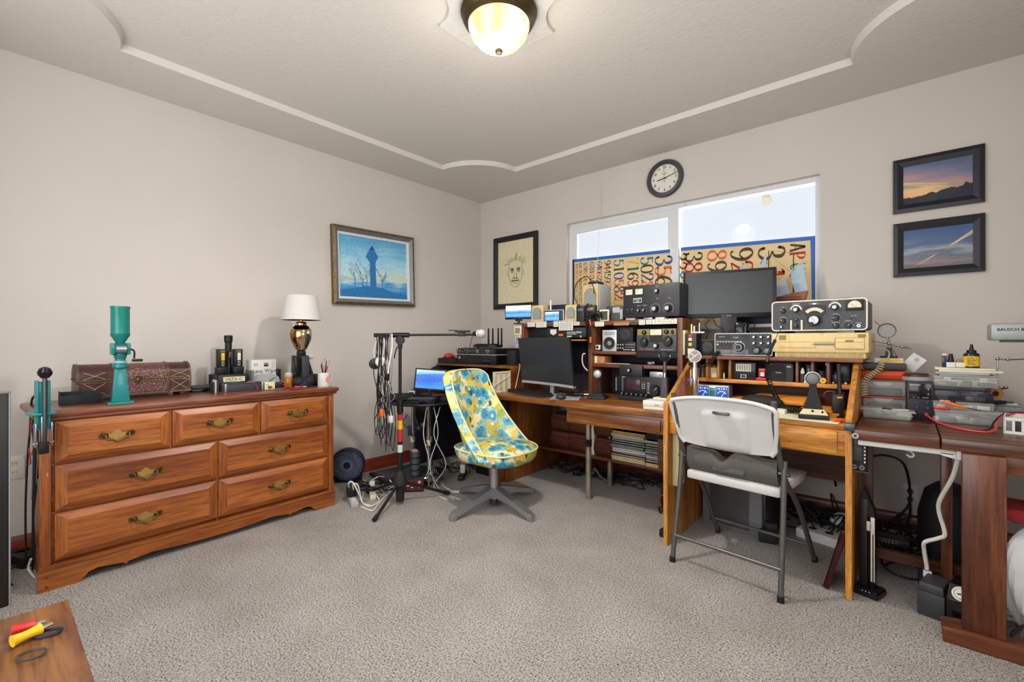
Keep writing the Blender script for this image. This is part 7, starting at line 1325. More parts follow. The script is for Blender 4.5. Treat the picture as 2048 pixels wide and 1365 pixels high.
t = T('sill_shelf', 'white painted board carrying the ship below the window', 'shelf', (2.83, -.16, WZ0-.01)); B().box(-.36, .14, -.07, .148, 0, .021, 'vinyl', .002).o('board', t)
# ================================================================ WHITE FOLDING CHAIR
t = T('folding_chair', 'white plastic folding chair with grey steel frame at the oak desk', 'chair', (2.755, -.98, 0), -6.5)
mat('chair_white', '#c2c1be', .45, bmp=.02, var=.02)
for s_ in (-1, 1):
    B().tube([(s_*.218, -.275, .82), (s_*.217, -.25, .70), (s_*.217, -.20, .58), (s_*.218, -.13, .47), (s_*.222, .05, .30), (s_*.232, .25, .012)], .0115, 'chair_frame', 12, 5).o('upright', t)
    B().tube([(s_*.226, -.165, .56), (s_*.227, -.175, .50), (s_*.230, -.20, .3), (s_*.236, -.25, .012)], .0115, 'chair_frame', 12, 4).o('rear_leg', t)
    B().cyl((s_*.236, -.251, 0), (s_*.236, -.249, .025), .0135, 'rubber').o('foot_cap', t); B().cyl((s_*.232, .252, 0), (s_*.232, .249, .025), .0135, 'rubber').o('foot_cap', t)
    B().cyl((s_*.205, -.17, .505), (s_*.245, -.17, .505), .008, 'dark_steel').o('pivot_bolt', t)
B().tube([(-.234, -.235, .125), (.234, -.235, .125)], .0085, 'chair_frame', 10, smooth=False).o('crossbar', t); B().tube([(-.228, .19, .10), (.228, .19, .10)], .0085, 'chair_frame', 10, smooth=False).o('crossbar', t)
def cback(u, v, o=0.):
    u_ = u*2-1; z = .565+.245*v-.02*abs(u_)**3*(v)-.0+.018*(1-v)*abs(u_)**2; wd = .208+.024*v-.022*max(0, .12-v)*6
    y = -.212-.075*v+.035*(1-abs(u_)**2)*.8-.012*(1 if abs(u_) < .42 else 0)*(1 if .0 < v < .72 else 0)+o
    if v > .93: wd -= .012
    return (wd*u_, y, z)
nu, nv = 26, 14; W_ = nu+1
A = [cback(i/nu, j/nv) for j in range(nv+1) for i in range(W_)]; A2 = [cback(i/nu, j/nv, .016) for j in range(nv+1) for i in range(W_)]; n = len(A)
fs = [(j*W_+i, j*W_+i+1, (j+1)*W_+i+1, (j+1)*W_+i) for j in range(nv) for i in range(nu)]; rim = [j*W_ for j in range(nv+1)]+[nv*W_+i for i in range(1, W_)]+[j*W_+nu for j in range(nv-1, -1, -1)]+[i for i in range(nu-1, 0, -1)]
b = B(); b.add(A+A2, fs+[tuple(n+k for k in f[::-1]) for f in fs]+[(rim[k], rim[(k+1) % len(rim)], n+rim[(k+1) % len(rim)], n+rim[k]) for k in range(len(rim))], 'chair_white')
b.tube([A[j*W_] for j in range(0, nv+1)]+[A[nv*W_+i] for i in range(1, W_)]+[A[j*W_+nu] for j in range(nv, -1, -1)], .0095, 'chair_white', 8, 1)
b.o('backrest', t, sharp=60)
B().box(-.035, .035, -.004, .02, 0, .013, 'dark_steel', .004).o('handle_slot', t, loc=(0, -.272, .742), rot=(-14, 0, 0))
B().box(-.205, .205, -.16, .24, .412, .44, 'chair_white', .012).box(-.208, .208, -.165, -.13, .395, .437, 'chair_white', .010).box(-.208, -.18, -.15, .22, .398, .43, 'chair_white', .006).box(.18, .208, -.15, .22, .398, .43, 'chair_white', .006).o('seat', t)
# grey fabric cushion slumped at the back of the seat
t = T('seat_cushion', 'grey fabric cushion slumped between seat and back of the white chair', 'cushion', (2.755, -.98, .441), -6.5)
def cu(u, v, o=0):
    x = (u-.5)*.40; dip = .055*math.exp(-((u-.42)/.10)**2)+.02*math.exp(-((u-.75)/.09)**2)*0+.012*math.sin(u*9)
    z = v*(.115-dip); return (x, -.150-.018*math.sin(v*3.0)-.02*v+o*(1-.3*v), z)
nu, nv = 30, 8; W_ = nu+1; A = [cu(i/nu, j/nv) for j in range(nv+1) for i in range(W_)]; A2 = [cu(i/nu, j/nv, .09) for j in range(nv+1) for i in range(W_)]; n = len(A)
fs = [(j*W_+i, j*W_+i+1, (j+1)*W_+i+1, (j+1)*W_+i) for j in range(nv) for i in range(nu)]; rim = [j*W_ for j in range(nv+1)]+[nv*W_+i for i in range(1, W_)]+[j*W_+nu for j in range(nv-1, -1, -1)]+[i for i in range(nu-1, 0, -1)]
b = B(); b.add(A+A2, fs+[tuple(n+k for k in f[::-1]) for f in fs]+[(rim[k], rim[(k+1) % len(rim)], n+rim[(k+1) % len(rim)], n+rim[k]) for k in range(len(rim))], 'grey_fabric'); b.o('cover', t, sharp=60)
B().box(-.075, .065, -.176, -.168, .022, .045, 'grey_fabric', .003).o('handle_strap', t)
# ================================================================ WORKBENCH on the right
bw = 'bench_wood_'; BZ = .715
t = T('workbench', 'dark stained wooden workbench with thick plank legs', 'workbench', (3.55, -.70, 0))
BW(t).box(3.19, 3.4445, -1.10, -.32, .672, BZ, bw+'x', .006).o('top_plank', t); BW(t).box(3.447, 3.99, -1.10, -.32, .672, BZ, bw+'x', .006).o('top_plank', t)
BW(t).box(3.205, 3.238, -.83, -.76, 0, .672, bw+'z', .002).o('back_leg', t); BW(t).box(3.235, 3.36, -.80, -.77, .125, .155, bw+'x', .002).o('rail', t) if 0 else BW(t).prism([(3.238, .11), (3.238, .15), (3.53, .15), (3.53, .11)], 'y', -.80, -.77, bw+'x').o('rail', t)
BW(t).box(3.458, 3.492, -.83, -.76, .03, .672, bw+'z', .002).o('inner_leg', t)
BW(t).box(3.500, 3.608, -1.13, -1.085, .055, .672, bw+'z', .003).o('front_leg', t)
BW(t).prism([(3.450, 0), (3.445, .05), (3.49, .055), (3.99, .055), (3.99, 0)], 'y', -1.155, -1.06, bw+'x', .003).o('foot_beam', t)
BW(t).box(3.50, 3.98, -1.08, -1.05, .61, .672, bw+'x', .002).o('apron', t)
t = T('clamp_block', 'small grey metal clamp block at the left corner of the workbench', 'clamp', (3.178, -1.08, BZ-.01)); B().box(-.020, .016, -.02, .02, .0, .03, 'dark_steel', .002).o('block', t)
B().cyl((0, 0, 0), (0, -.006, 0), .012, 'steel').cyl((0, -.006, 0), (0, -.007, 0), .005, 'ink').o('washer', None, 'round steel washer at the left end of the workbench front', 'washer', loc=(3.196, -1.102, .690))
t = T('under_light', 'white slim lamp bar with white cable clipped under the workbench', 'lamp', (3.387, -1.06, .636)); B().box(-.185, .10, -.012, .012, .012, .034, 'white_plastic', .005).box(.10, .165, -.014, .014, .0, .036, 'white_plastic', .005).prism([(.06, .012), (.10, .002), (.10, .02), (.06, .02)], 'y', -.012, .012, 'white_plastic').o('bar', t)
wp = [PY(1905, 903, -1.05), PY(1916, 912, -1.05), PY(1905, 955, -1.0), PY(1880, 1000, -.95), PY(1878, 1025, -.93), PY(1890, 1068, -.93), PY(1878, 1077, -.92), PY(1850, 1085, -.90), PY(1848, 1100, -.88), PY(1853, 1130, -.87), PY(1854, 1140, -.87)]
cord('lamp_cable', 'flat white cable zigzagging down from the lamp bar', 'cable', [tuple(q_) for q_ in wp], .0075, 'white_cable', k=4)
t = T('cable_hook', 'white plastic cable hook under the workbench', 'hook', tuple(PY(1818, 900, -.98)), 0); B().box(-.012, .012, -.004, .004, -.006, .016, 'white_plastic', .002).tube([(0, 0, -.004), (.012, 0, -.012), (.014, 0, -.022), (.004, 0, -.028), (-.008, 0, -.02)], .004, 'white_plastic', 8).tube([(-.012, 0, .004), (-.035, 0, .008), (-.05, .005, .012)], .0025, 'white_cable', 6).o('hook', t)
# items fixed at the left of the bench
t = T('small_transceiver', 'black mini radio with grey screen and chrome knobs mounted at the bench corner', 'radio', tuple(PY(1717, 942, -1.02)), 0)
B().box(-.028, .028, 0, .03, -.0, .135, 'black', .004).box(-.022, .012, -.002, 0, .04, .10, 'dark_grey', .001).o('case', t); b = B(); [b.box(-.022+i*.009, -.017+i*.009, -.003, 0, .108, .132, 'mid_grey') for i in range(4)]; [b.box(.018, .023, -.002, 0, .035+i*.015, .042+i*.015, 'white_ink') for i in range(6)]; b.o('buttons', t)
for x in (-.014, .012): B().cyl((x, 0, .016), (x, -.012, .016), .0095, 'chrome').cyl((x, -.012, .016), (x, -.0125, .016), .006, 'dark_grey').o('knob', t)
B().box(-.030, .030, .002, .032, -.006, -.001, 'aged_brass').o('lower_edge', t)
p = PZ(1722, 1175, 0)
t = T('charging_stand', 'tall narrow black game controller stand with silver edge on the carpet', 'stand', (3.235, -.93, 0), -10)
B().prism([(-.05, -.05), (.04, -.06), (.05, .03), (-.05, .05)], 'z', 0, .03, 'black', .006).o('base', t); B().box(-.035, -.005, -.02, .02, .03, .40, 'black', .004).box(-.004, .02, -.02, .02, .03, .33, 'black_gloss', .003).prism([(-.035, .4), (-.03, .43), (-.02, .445), (.015, .36), (.018, .33), (-.004, .33)], 'y', -.018, .018, 'black').o('body', t)
B().box(.006, .012, -.024, -.02, .06, .33, 'cream_rim', .001).box(.016, .020, -.024, -.02, .06, .33, 'cream_rim', .001).box(.006, .020, -.025, -.02, .26, .33, 'cream_rim', .001).box(-.008, .004, -.024, -.02, .27, .31, 'cream_rim', .002).o('silver_trim', t)
b = B(); [b.sph((-.015+i*.012, -.056, .026), .0022, 'white', 8, 6) for i in range(3)]; b.o('lights', t)
tangle(18, 3.20, 3.75, -.58, -.10, .17, 'black_cable', 'black cable in the heap under the workbench', 'black cables under the workbench', seed=33)
cord('cable', 'thick black cable plugged into the wall outlet under the workbench', 'cable', [(3.20, -.75, .53), (3.27, -.45, .50), (3.34, -.12, .40), (3.366, -.03, .235), (3.35, -.08, .15), (3.26, -.35, .12), (3.22, -.5, .10)], .006, 'black_cable')
cord('cable', 'second black cable from the lower socket behind the workbench', 'cable', [(3.366, -.03, .19), (3.36, -.1, .10), (3.30, -.3, .05), (3.24, -.5, .02)], .006, 'black_cable')
for z, l_ in ((.232, 'upper'), (.188, 'lower')): B().cyl((0, 0, 0), (0, -.03, 0), .014, 'black', .010).o('plug', None, l_+' black plug in the wall outlet under the workbench', 'plug', loc=(3.366, -.0085, z))
t = T('router_box', 'flat black network box with white lights on the bench rail', 'network box', (3.30, -.70, .15+.001), 5); B().box(-.06, .06, -.03, .05, 0, .03, 'black', .004).o('case', t); b = B(); [b.sph((-.035+i*.012, -.031, .015), .002, 'white', 6, 4) for i in range(5)]; b.o('lights', t)
cord('cable', 'black cable loop hanging below the bench rail', 'cable', [(3.25, -.62, .10), (3.27, -.66, .03), (3.33, -.68, .006), (3.40, -.66, .01), (3.42, -.6, .05), (3.36, -.56, .08)], .005, 'black_cable')
t = T('white_plug', 'white plug end of the lamp bar cable above the rail', 'plug', tuple(PY(1855, 1150, -.87)), 0); B().box(-.014, .014, -.01, .01, -.012, .016, 'white_cable', .004).o('body', t)
B().box(-.03, .03, -.03, .03, 0, .10, 'black_soft', .006).o('adapter', None, 'upright black adapter behind the white plug', 'adapter', loc=(3.42, -.68, 0)) 
t = T('backpack', 'dark bag standing behind the inner bench leg', 'bag', (3.50, -.42, 0), 0); B().lathe([(.09, 0), (.11, .05), (.11, .25), (.085, .36), (.04, .40), (0, .41)], 'black_soft', seg=20).o('bag', t)
t = T('battery', 'large grey black lead battery left under the bench front', 'battery', (3.432, -.955, 0), -14); t.scale = (.9, .9, .82); B().box(-.045, .045, -.05, .09, 0, .115, 'dark_grey', .004).box(-.043, .043, -.048, .088, .115, .155, 'dark_grey', .004, tx=.004, ty=.004).o('case', t)
t = T('battery', 'glossy black battery with round cream seal next to the bench foot', 'battery', (3.518, -.975, 0), -14); B().box(-.042, .042, -.055, .09, .0, .105, 'black_gloss', .004).prism([(-.055, .105), (.09, .105), (.09, .15), (-.02, .15)], 'x', -.04, .04, 'black_gloss').o('case', t)
B().cyl((0, 0, 0), (0, -.0012, .0), .026, 'cream_rim', seg=30).cyl((0, -.0012, 0), (0, -.0018, 0), .020, 'ink', seg=24).cyl((0, -.0018, 0), (0, -.0022, 0), .0185, 'cream_rim', seg=24).prism([(-.012, -.002), (.01, .004), (.012, -.002), (-.008, -.006)], 'y', -.003, -.002, 'ink').o('seal', t, loc=(-.004, -.040, .128), rot=(-37, 0, 0)); B().box(.0, .018, .06, .08, .15, .156, 'red', .002).o('terminal', t)
t = T('plastic_bag', 'crumpled white plastic bag right of the thick bench leg', 'bag', (3.71, -.90, 0))
b = B()
rr = random.Random(5)
def blob(u, v):
    a = u*6.283; ph = (v-.5)*3.0; r = .095*(1+.16*math.sin(3*a+v*4)+.10*math.sin(7*a+9*v)); return (r*math.cos(ph)*math.cos(a), r*math.cos(ph)*math.sin(a), .20+.20*math.sin(ph))
b.grid(blob, 40, 20, 'plastic_white') if mat('plastic_white', '#dfe0e2', .3, var=.05, ns=18, bmp=.6) else 0
b.o('bag', t, sharp=25); 
B().box(-.10, .12, -.08, .1, 0, .06, 'red_white', .03).box(-.02, .06, -.082, -.03, .003, .058, 'cream', .01).o('striped_towel', None, 'red and cream striped cloth lying on the white plastic bag', 'cloth', loc=(3.72, -.86, .402))
t = T('white_bucket', 'white rounded bin at the frame edge behind the bench leg', 'bin', (3.73, -1.02, 0)) ; B().lathe([(.06, 0), (.07, .01), (.075, .12), (.07, .12), (.06, .015), (0, .012)], 'white_plastic', seg=30).o('bin', t)
cord('cable', 'black cable on the bench foot at the frame edge', 'cable', [(3.62, -1.10, .065), (3.66, -1.07, .10), (3.70, -1.11, .064), (3.74, -1.12, .062)], .005, 'black_cable')
# ---------------------------------------------------------------- on the bench
t = T('drawer_tower', 'orange plastic drawer unit with two clear drawers on the workbench', 'drawer unit', (3.265, -.52, BZ), 0)
B().box(-.088, .09, .0, .19, 0, .008, 'orange_plastic').box(-.09, -.082, 0, .19, 0, .17, 'orange_plastic', .003).box(.084, .092, 0, .19, 0, .17, 'orange_plastic', .003).box(-.092, .094, -.006, .195, .165, .215, 'orange_plastic', .02).box(-.085, .087, 0, .19, .078, .084, 'orange_plastic').o('frame', t)
for z in (.010, .088): B().box(-.078, .082, -.008, .17, z, z+.062 if z < .05 else z+.070, 'clear_plastic', .004).box(-.07, .07, .01, .15, z+.004, z+.03, 'dark_grey', .008).prism([(-.04, z+.066), (.04, z+.066), (.025, z+.05), (-.025, z+.05)], 'y', -.012, -.006, 'clear_plastic').o('drawer', t)
B().box(-.085, .085, -.03, .12, 0, .030, 'dark_grey', .004).box(-.088, -.075, -.03, .12, .0, .022, 'mid_grey').o('grey_box', None, 'flat dark grey box on top of the orange drawer unit', 'box', loc=(3.265, -.515, BZ+.216), rz=4)
t = T('label_box', 'white box with yellow stripe under the magnifier base', 'box', (3.285, -.50, BZ+.2465), 0); B().box(-.055, .055, 0, .1, 0, .024, 'white', .002).o('carton', t); B().box(-.03, .05, -.001, 0, .003, .02, 'yellow').o('stripe', t)
B().box(-.03, .03, -.003, .003, 0, .075, 'white', .002).cyl((0, -.0035, .055), (0, -.004, .055), .009, 'light_grey').o('leaning_card', None, 'white card leaning right of the label box', 'card', loc=(3.355, -.47, BZ+.222)).rotation_euler = (0, R(38), 0)
t = T('helping_hand', 'chrome magnifier stand with round lens and two clamp arms', 'magnifier', (3.285, -.455, BZ+.2715)); 
B().box(-.035, .035, -.025, .025, 0, .008, 'black', .003).prism([(-.016, .008), (.016, .008), (.009, .05), (-.009, .05)], 'y', -.014, .014, 'black').o('base', t)
B().tube([(0, 0, .05), (0, 0, .075)], .004, 'steel').tube([(-.06, 0, .085), (0, 0, .07), (.05, 0, .055)], .0035, 'steel', 8, smooth=False).tube([(0, 0, .075), (-.008, 0, .1)], .003, 'steel').sph((0, 0, .072), .008, 'steel').sph((-.058, 0, .085), .007, 'steel').sph((.05, 0, .055), .007, 'steel').o('arms', t)
for s_, x, z in ((-1, -.06, .085), (1, .05, .055)):
    b = B(); b.tube([(x, 0, z), (x+s_*.02, .003, z-.006)], .005, 'steel', 6).tube([(x+s_*.016, 0, z), (x+s_*.034, 0, z-.012)], .0028, 'steel', 6)
    b.o('clip', t)
B().tube([(.034*math.cos(R(a))-.008, 0, .134+.034*math.sin(R(a))) for a in range(0, 360, 15)], .003, 'dark_steel', 6, 2, closed=True).cyl((-.008, -.002, .134), (-.008, .002, .134), .033, 'lens_glass', seg=30).o('lens', t) if mat('lens_glass', '#9a9892', .1, alpha=.55, bmp=0) else 0
B().tube([(3.23, -.45, 1.17), (3.26, -.42, 1.13), (3.28, -.40, 1.09), (3.30, -.40, 1.02), (3.34, -.40, .95)], .0014, 'black_cable', 5).o('thin_wire', None, 'thin wire from the receiver down past the magnifier', 'wire')
B().coil([(3.262, -.56, .965), (3.25, -.575, .93), (3.215, -.585, .90), (3.195, -.60, .865), (3.196, -.60, .81)], .012, 15, .0036, 'cream_cord', rc1=.013).tube([(3.262, -.56, .965), (3.285, -.55, .99), (3.285, -.52, 1.02), (3.255, -.50, 1.035), (3.235, -.5, 1.04)], .0035, 'cream_cord', 7).o('coiled_cable', None, 'cream coiled keyboard cord hanging in front of the orange drawers', 'coiled cable') if mat('cream_cord', '#b9aa88', .5) else 0
t = T('plastic_tub', 'clear plastic tub full of cotton swabs and scraps in front of the orange drawers', 'tub', (3.283, -.68, BZ)); B().box(-.085, .085, -.05, .05, 0, .04, 'clear_plastic', .012, tx=-.004, ty=-.004).box(-.096, .096, -.060, .060, .038, .043, 'clear_plastic', .002).o('tub', t)
b = B(); rr = random.Random(8)
for k in range(26): x, y, z = rr.uniform(-.07, .07), rr.uniform(-.035, .035), rr.uniform(.012, .046); a = rr.uniform(-.8, .8); L = rr.uniform(.02, .04); b.tube([(x-L*math.cos(a), y-L*math.sin(a)*.5, z), (x+L*math.cos(a), y+L*math.sin(a)*.5, z+rr.uniform(-.004, .01))], .0022, ('white', 'white', 'cream', 'teal', 'ink', 'maroon')[k % 6], 5, smooth=False)
o_ = b.o('scraps', t); o_['kind'] = 'stuff'
t = T('bench_supply', 'dark blue black bench power supply with V and A display', 'power supply', (3.398, -.62, BZ), 2)
B().box(-.045, .045, 0, .15, 0, .17, 'bench_navy', .003).box(-.038, .038, -.002, 0, .092, .162, 'black_gloss', .001).o('case', t) if mat('bench_navy', '#20242c', .5) else 0
b = B().text('V', .027, .138, .012, y=-.0026).text('A', .027, .116, .010, y=-.0026).text('TEKPOWER', -.018, .155, .0075, y=-.0026).text('OUTPUT', .018, .099, .0055, y=-.0026).text('C.V.', -.022, .099, .0045, y=-.0026).text('C.C.', -.005, .099, .0045, y=-.0026).box(-.038, -.005, -.001, 0, .075, .0755, 'mid_grey'); b.o('markings', t)
for x, z in ((-.012, .055), (.024, .055), (.022, .08)): B().cyl((x, 0, z), (x, -.010, z), .006, 'dark_grey').o('knob', t)
for x, m_ in ((-.02, 'dark_grey'), (.0, 'black'), (.02, 'red')): B().cyl((x, 0, .026), (x, -.016, .026), .007, m_).o('terminal', t)
cord('power_lead', 'red lead curving from the bench supply over the workbench front', 'cable', [(3.418, -.64, .741), (3.43, -.70, .735), (3.46, -.78, .725), (3.52, -.86, .721), (3.58, -.88, .721), (3.61, -.83, .725), (3.625, -.76, .75), (3.66, -.70, .775), (3.76, -.68, .785)], .0036, 'red_lead') if mat('red_lead', '#d8403c', .45) else 0
cord('power_lead', 'black lead running beside the red one over the workbench', 'cable', [(3.398, -.636, .741), (3.42, -.72, .722), (3.50, -.83, .721), (3.57, -.85, .721), (3.60, -.80, .725), (3.62, -.74, .75), (3.66, -.685, .778), (3.76, -.665, .788)], .0032, 'black_cable')
t = T('spool_tray', 'round clear tray with copper ring on top of the bench supply', 'tray', (3.385, -.54, BZ+.171)); B().cyl((0, 0, 0), (0, 0, .018), .052, 'clear_plastic', seg=30).cyl((0, 0, .018), (0, 0, .028), .047, 'smoked', seg=30).o('dish', t); B().tube([(.04*math.cos(R(a)), .04*math.sin(R(a)), .03) for a in range(0, 360, 20)], .003, 'maroon', 6, 2, closed=True).o('ring', t)
# stack of clear organizer boxes
def obox(x, y, z, w, d, h, label, m='clear_plastic', fill='dark_grey', latch=False, seed=1, rz=0):
    t = T('organizer_box', label, 'plastic box', (x, y, z), rz, 'clear organizer boxes on the workbench')
    B().box(-w/2, w/2, 0, d, 0, h*.78, m, .004).o('tray', t); B().box(-w/2-.002, w/2+.002, -.002, d+.002, h*.78+.0005, h, m, .003).o('lid', t)
    rr = random.Random(seed); b = B()
    for k in range(12): xx = rr.uniform(-w*.42, w*.42); b.box(xx-rr.uniform(.008, .03), xx+rr.uniform(.008, .03), rr.uniform(.004, .02), d*.6, h*.1, h*rr.uniform(.3, .68), (fill, 'mid_grey', fill, 'navy', 'light_grey', 'aged_brass')[k % 6], .001)
    o_ = b.o('contents', t); o_['kind'] = 'stuff'
    if latch:
        for xx in (-w*.28, w*.28): B().box(xx-.012, xx+.012, -.006, 0, h*.55, h*.95, 'clear_plastic', .001).o('latch', t)
obox(3.548, -.66, BZ, .205, .16, .058, 'lowest long clear organizer box with small parts', seed=1)
obox(3.535, -.625, BZ+.0585, .19, .16, .030, 'flat clear box with white rim, second in the stack', 'clear_plastic', 'light_grey', seed=2)
obox(3.530, -.60, BZ+.089, .18, .15, .062, 'dark blue tinted clear box in the middle of the stack', 'smoked', 'navy', seed=3)
obox(3.545, -.58, BZ+.1515, .20, .16, .045, 'topmost clear latched box full of black parts', 'clear_plastic', 'black', True, seed=4)
for i, (m_, w_) in enumerate((('seal_grey', .18), ('light_grey', .17), ('paper_yellowed', .2), ('paper', .19))): B().box(-w_/2, w_/2, -.06, .06, 0, .009, m_, .002).o('plastic_bag_packet', None, ('grey plastic packet lying lowest on the latched box', 'light grey plastic packet on the latched box', 'yellowish booklet on the latched box', 'topmost white booklet under the glue bottles')[i], 'packet', 'packets on the organizer stack', loc=(3.55+(.0, -.01, .01, -.005)[i], -.51, BZ+.197+i*.0095), rz=(3, -4, 2, -1)[i])
ZT = BZ+.235
t = T('glue_bottle', 'largest glue bottle with black nozzle and yellow label', 'bottle', (3.570, -.51, ZT)); B().lathe([(0, 0), (.024, 0), (.027, .003), (.027, .058), (.022, .066), (.015, .068)], 'bottle_green', seg=24).o('bottle', t) if mat('bottle_green', '#1c2f30', .2) else 0
B().lathe([(.0275, .008), (.0278, .008), (.0278, .052), (.0275, .052)], 'yellow', seg=24).o('label', t); b = B(); [b.box(-.016, .012-.004*(i % 3), -.0288, -.028, .014+i*.006, .016+i*.006, 'ink') for i in range(6)]; b.o('print', t); B().lathe([(.016, .066), (.016, .078), (.008, .08), (.004, .105), (0, .106)], 'black', seg=20).o('nozzle', t)
t = T('nail_glue', 'small bottle with tall black cap and white label', 'bottle', (3.503, -.52, ZT)); B().box(-.015, .015, -.01, .012, 0, .024, 'white', .003).o('bottle', t); B().lathe([(.011, .024), (.011, .03), (.006, .062), (0, .062)], 'black', seg=16).o('cap', t)
t = T('green_vial', 'narrow dark green vial with white cap left of the black capped bottle', 'bottle', (3.483, -.505, ZT)); B().box(-.009, .009, -.006, .008, 0, .052, 'bottle_green', .002).o('vial', t); B().box(-.008, .008, -.005, .007, .052, .062, 'white', .002).o('cap', t)
B().box(-.02, .02, -.012, .012, 0, .024, 'cream_rim', .005).sph((-.004, .0, .026), (.014, .01, .012), 'pc_beige_dark').o('wax_pot', None, 'pale squat pot between the small bottles and the big glue bottle', 'pot', loc=(3.537, -.515, ZT))
t = T('craft_knife', 'orange handled tool lying on the clear boxes', 'knife', (3.515, -.69, BZ+.072), 10); B().tube([(-.05, .02, .022), (-.03, .01, .018), (.0, 0, .008), (.025, -.005, .002)], lambda q_: .0035+.004*math.sin(q_*3.1), 'orange', 10).o('handle', t); B().tube([(.025, -.005, .002), (.07, -.012, -.006)], .002, 'navy', 6, smooth=False).o('blade', t)
B().tube([(-.03, 0, 0), (-.01, -.006, -.001), (.015, 0, -.001)], .0065, 'red', 8).o('hand_tool', None, 'red tool handle at the left of the clear boxes', 'tool', loc=(3.475, -.70, BZ+.067))
for k, (x, m_) in enumerate(((3.468, 'white'), (3.485, 'silver_plastic'), (3.502, 'black'))): B().cyl((0, 0, 0), (0, 0, .010), .008, m_, seg=14).cyl((0, 0, .010), (0, 0, .011), .004, 'ink', seg=10).o('bobbin', None, ('white', 'silver', 'black')[k]+' bobbin on the left end of the clear boxes', 'bobbin', 'bobbins on the clear boxes', loc=(x, -.675, BZ+.0585+.031))
obox(3.675, -.50, BZ, .12, .13, .045, 'low clear box at the right behind the organizer stack', seed=6); obox(3.672, -.48, BZ+.0455, .11, .13, .03, 'grey lidded box right behind the organizer stack', 'seal_grey', 'mid_grey', seed=7)
B().box(-.05, .05, -.04, .04, 0, .006, 'white', .001).box(-.02, .04, -.03, .0, .006, .012, 'dark_grey').o('tape_reel', None, 'white card and dark piece on the right grey lidded box', 'card', loc=(3.665, -.43, BZ+.076))
t = T('solder_reel', 'brown round reel leaning beside the organizer stack', 'reel', (3.645, -.50, BZ+.125), 30); B().cyl((0, 0, 0), (.0, .02, 0), .03, 'kraft', seg=28).cyl((0, -.001, 0), (0, .021, 0), .012, 'black', seg=18).box(-.035, .035, -.01, .03, -.045, -.03, 'navy', .003).o('reel', t)
t = T('white_basket', 'white plastic basket with slots at the right end of the workbench', 'basket', (3.735, -.78, BZ), -8)
b = B().box(-.095, .095, -.07, -.066, 0, .012, 'white').box(-.095, .095, -.07, -.066, .052, .064, 'white').box(-.095, -.091, -.07, .08, 0, .012, 'white').box(-.095, -.091, -.07, .08, .052, .064, 'white').box(-.095, .095, -.07, .08, -.0, .003, 'white').box(-.095, .095, .076, .08, 0, .064, 'white').box(.091, .095, -.07, .08, 0, .064, 'white')
for i in range(9): b.box(-.095+i*.0233, -.088+i*.0233, -.07, -.066, .01, .054, 'white'); b.box(-.095, -.091, -.07+i*.018, -.062+i*.018, .01, .054, 'white')
b.o('basket', t); B().box(-.07, .0, -.04, .04, .003, .05, 'dark_grey', .004).cyl((.04, 0, .003), (.04, 0, .06), .02, 'light_grey').o('contents', t)
B().prism([(-.004, 0), (.004, 0), (.004, .12), (-.004, .12)], 'y', -.002, .002, 'steel').prism([(.03, .12), (.04, .12), (.055, .0), (.048, 0)], 'y', -.002, .002, 'steel').o('steel_strip', None, 'bent steel strips standing at the basket front', 'strip', loc=(3.695, -.86, BZ))
# swing arm with lamp / microscope head by Bausch & Lomb at the frame edge
a = PY(2048, 625, -.60)
t = T('microscope_head', 'grey metal illuminator housing lettered at the right frame edge', 'microscope lamp', (3.705, -.60, 1.072), 0)
B().box(-.085, .16, 0, .12, 0, .072, 'head_grey', .010).box(-.05, .16, .02, .10, -.008, 0, 'dark_steel', .003).o('housing', t) if mat('head_grey', '#9aa09e', .4, .2) else 0
B().text('BAUSCH & LOMB', 0, 0, .0165, 'ink', 0, bold=.0003, al='LEFT').o('lettering', t, loc=(-.066, -.001, .045)); B().cyl((.12, .06, -.355), (.12, .06, 0), .010, 'steel').o('post', t); B().box(.06, .18, 0, .12, -.357, -.345, 'dark_steel', .003).o('foot_plate', t)
t = T('third_hand', 'chrome clamp arm with small magnifier right of the organizer stack', 'clamp arm', (3.660, -.42, BZ)); B().cyl((0, 0, 0), (0, 0, .28), .003, 'steel').cyl((0, 0, 0), (0, 0, .006), .02, 'dark_steel').o('post', t)
B().tube([(0, 0, .275), (.03, -.01, .272), (.10, -.02, .278)], .003, 'steel', 8).tube([(0, -.01, .14), (.03, -.02, .15)], .005, 'steel').sph((0, 0, .275), .008, 'steel').sph((.03, -.01, .274), .007, 'steel').sph((0, -.005, .145), .009, 'steel').sph((.022, -.015, .15), .008, 'steel').o('arm', t)
B().sph((0, 0, 0), (.03, .02, .028), 'plastic_white').sph((0, 0, .03), (.022, .016, .010), 'dark_grey').sph((0.02, 0, -.01), (.02, .02, .02), 'plastic_white').o('cloth_bundle', None, 'white cloth bundle held by the clamp arm', 'cloth', loc=(3.765, -.44, BZ+.225))
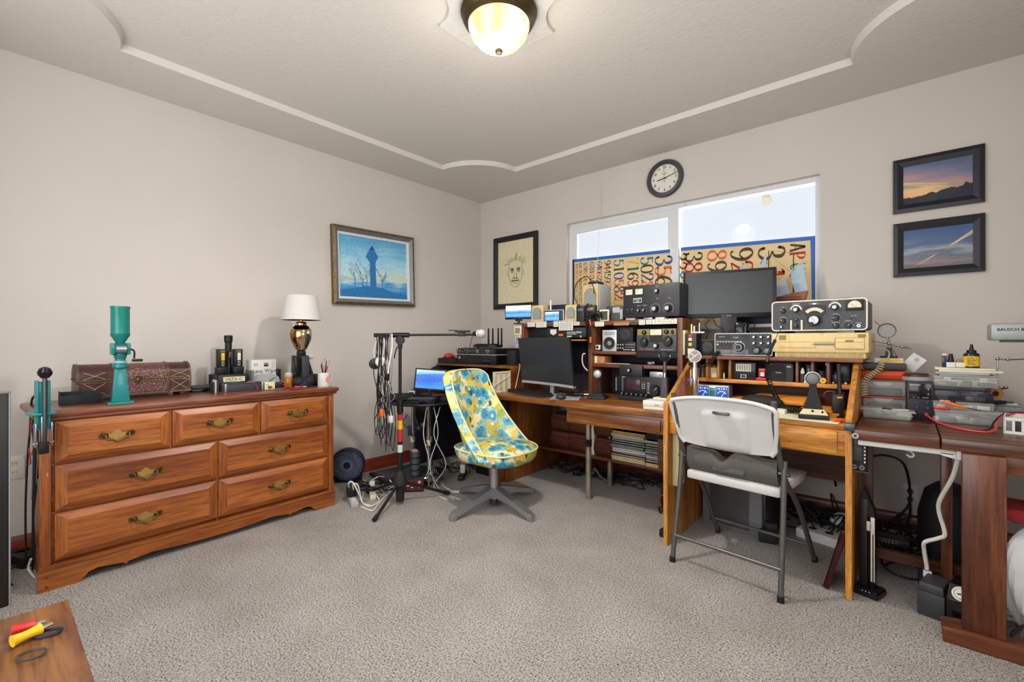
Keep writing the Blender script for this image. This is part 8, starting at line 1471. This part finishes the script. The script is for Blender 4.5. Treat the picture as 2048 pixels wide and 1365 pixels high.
# ================================================================ FOREGROUND LEFT
t = T('side_table', 'low light brown wooden table in the near left corner', 'table', (2.35, -3.55, 0))
TX0, TX1, TY0, TY1, TZ_ = 1.95, 2.95, -3.82, -3.265, .50
BW(t).box(TX0, TX1, TY0, TY1, TZ_-.03, TZ_, 'walnut_top', .004).o('top', t)
BW(t).box(TX0, TX1, TY1-.05, TY1-.046, TZ_-.0, TZ_+.0006, 'kraft').o('edge_band', t) if 0 else None
for x in (TX0+.03, TX1-.08):
    for y in (TY0+.03, TY1-.08): BW(t).box(x, x+.05, y, y+.05, 0, TZ_-.03, 'desk_wood_z', .003).o('leg', t)
t = T('television', 'large flat screen seen nearly edge-on at the left frame edge', 'television', (2.02, -3.568, TZ_), 90)
B().box(-.42+.15, .215, -.006, .03, .05, .47, 'black', .006).o('screen', t); B().box(.213, .216, -.007, .0, .05, .470, 'mid_grey', .002).box(-.27, .216, -.007, .0, .467, .472, 'mid_grey', .001).o('bezel', t)
B().box(-.03, .03, .0, .02, .008, .08, 'silver_plastic', .003).o('neck', t); B().box(-.14, .14, -.05, .08, 0, .008, 'silver_plastic', .003).o('base', t)
def tool(name, label, p0, p1, m, r, tip=None, rz=0):
    t = T(name, label, 'tool', tuple(p0)); d = Vector(p1)-Vector(p0)
    B().tube([(0, 0, 0), tuple(d*.35), tuple(d*.7)], lambda q: r*(1-.25*math.sin(q*3.14)), m, 12).o('handle', t)
    B().tube([tuple(d*.68), tuple(d)], r*.32, 'steel', 8, smooth=False).o('shaft', t)
tool('pliers', 'red handled pliers lying on the near wooden table', PZ(24, 1262, TZ_+.016), PZ(92, 1243, TZ_+.016), 'red', .010)
tool('screwdriver', 'yellow handled tool lying before the red pliers', PZ(24, 1284, TZ_+.013), PZ(104, 1248, TZ_+.013), 'yellow', .011)
q0 = PZ(60, 1275, TZ_+.004)
B().tube([(0, 0, 0), (.015, .012, 0), (.022, .034, 0), (.008, .042, 0), (-.006, .02, 0), (0, 0, 0)], .0028, 'navy', 8).o('scissors_loop', None, 'dark blue finger loop of scissors beside the yellow tool', 'scissors', loc=tuple(q0))
q0 = PZ(32, 1315, TZ_+.004)
B().tube([(0, 0, 0), (.022, .008, 0), (.028, .03, 0), (.008, .036, 0), (-.006, .018, 0), (0, 0, 0)], .002, 'dark_grey', 6).o('wire_ring', None, 'thin dark wire ring on the near wooden table', 'ring', loc=tuple(q0))
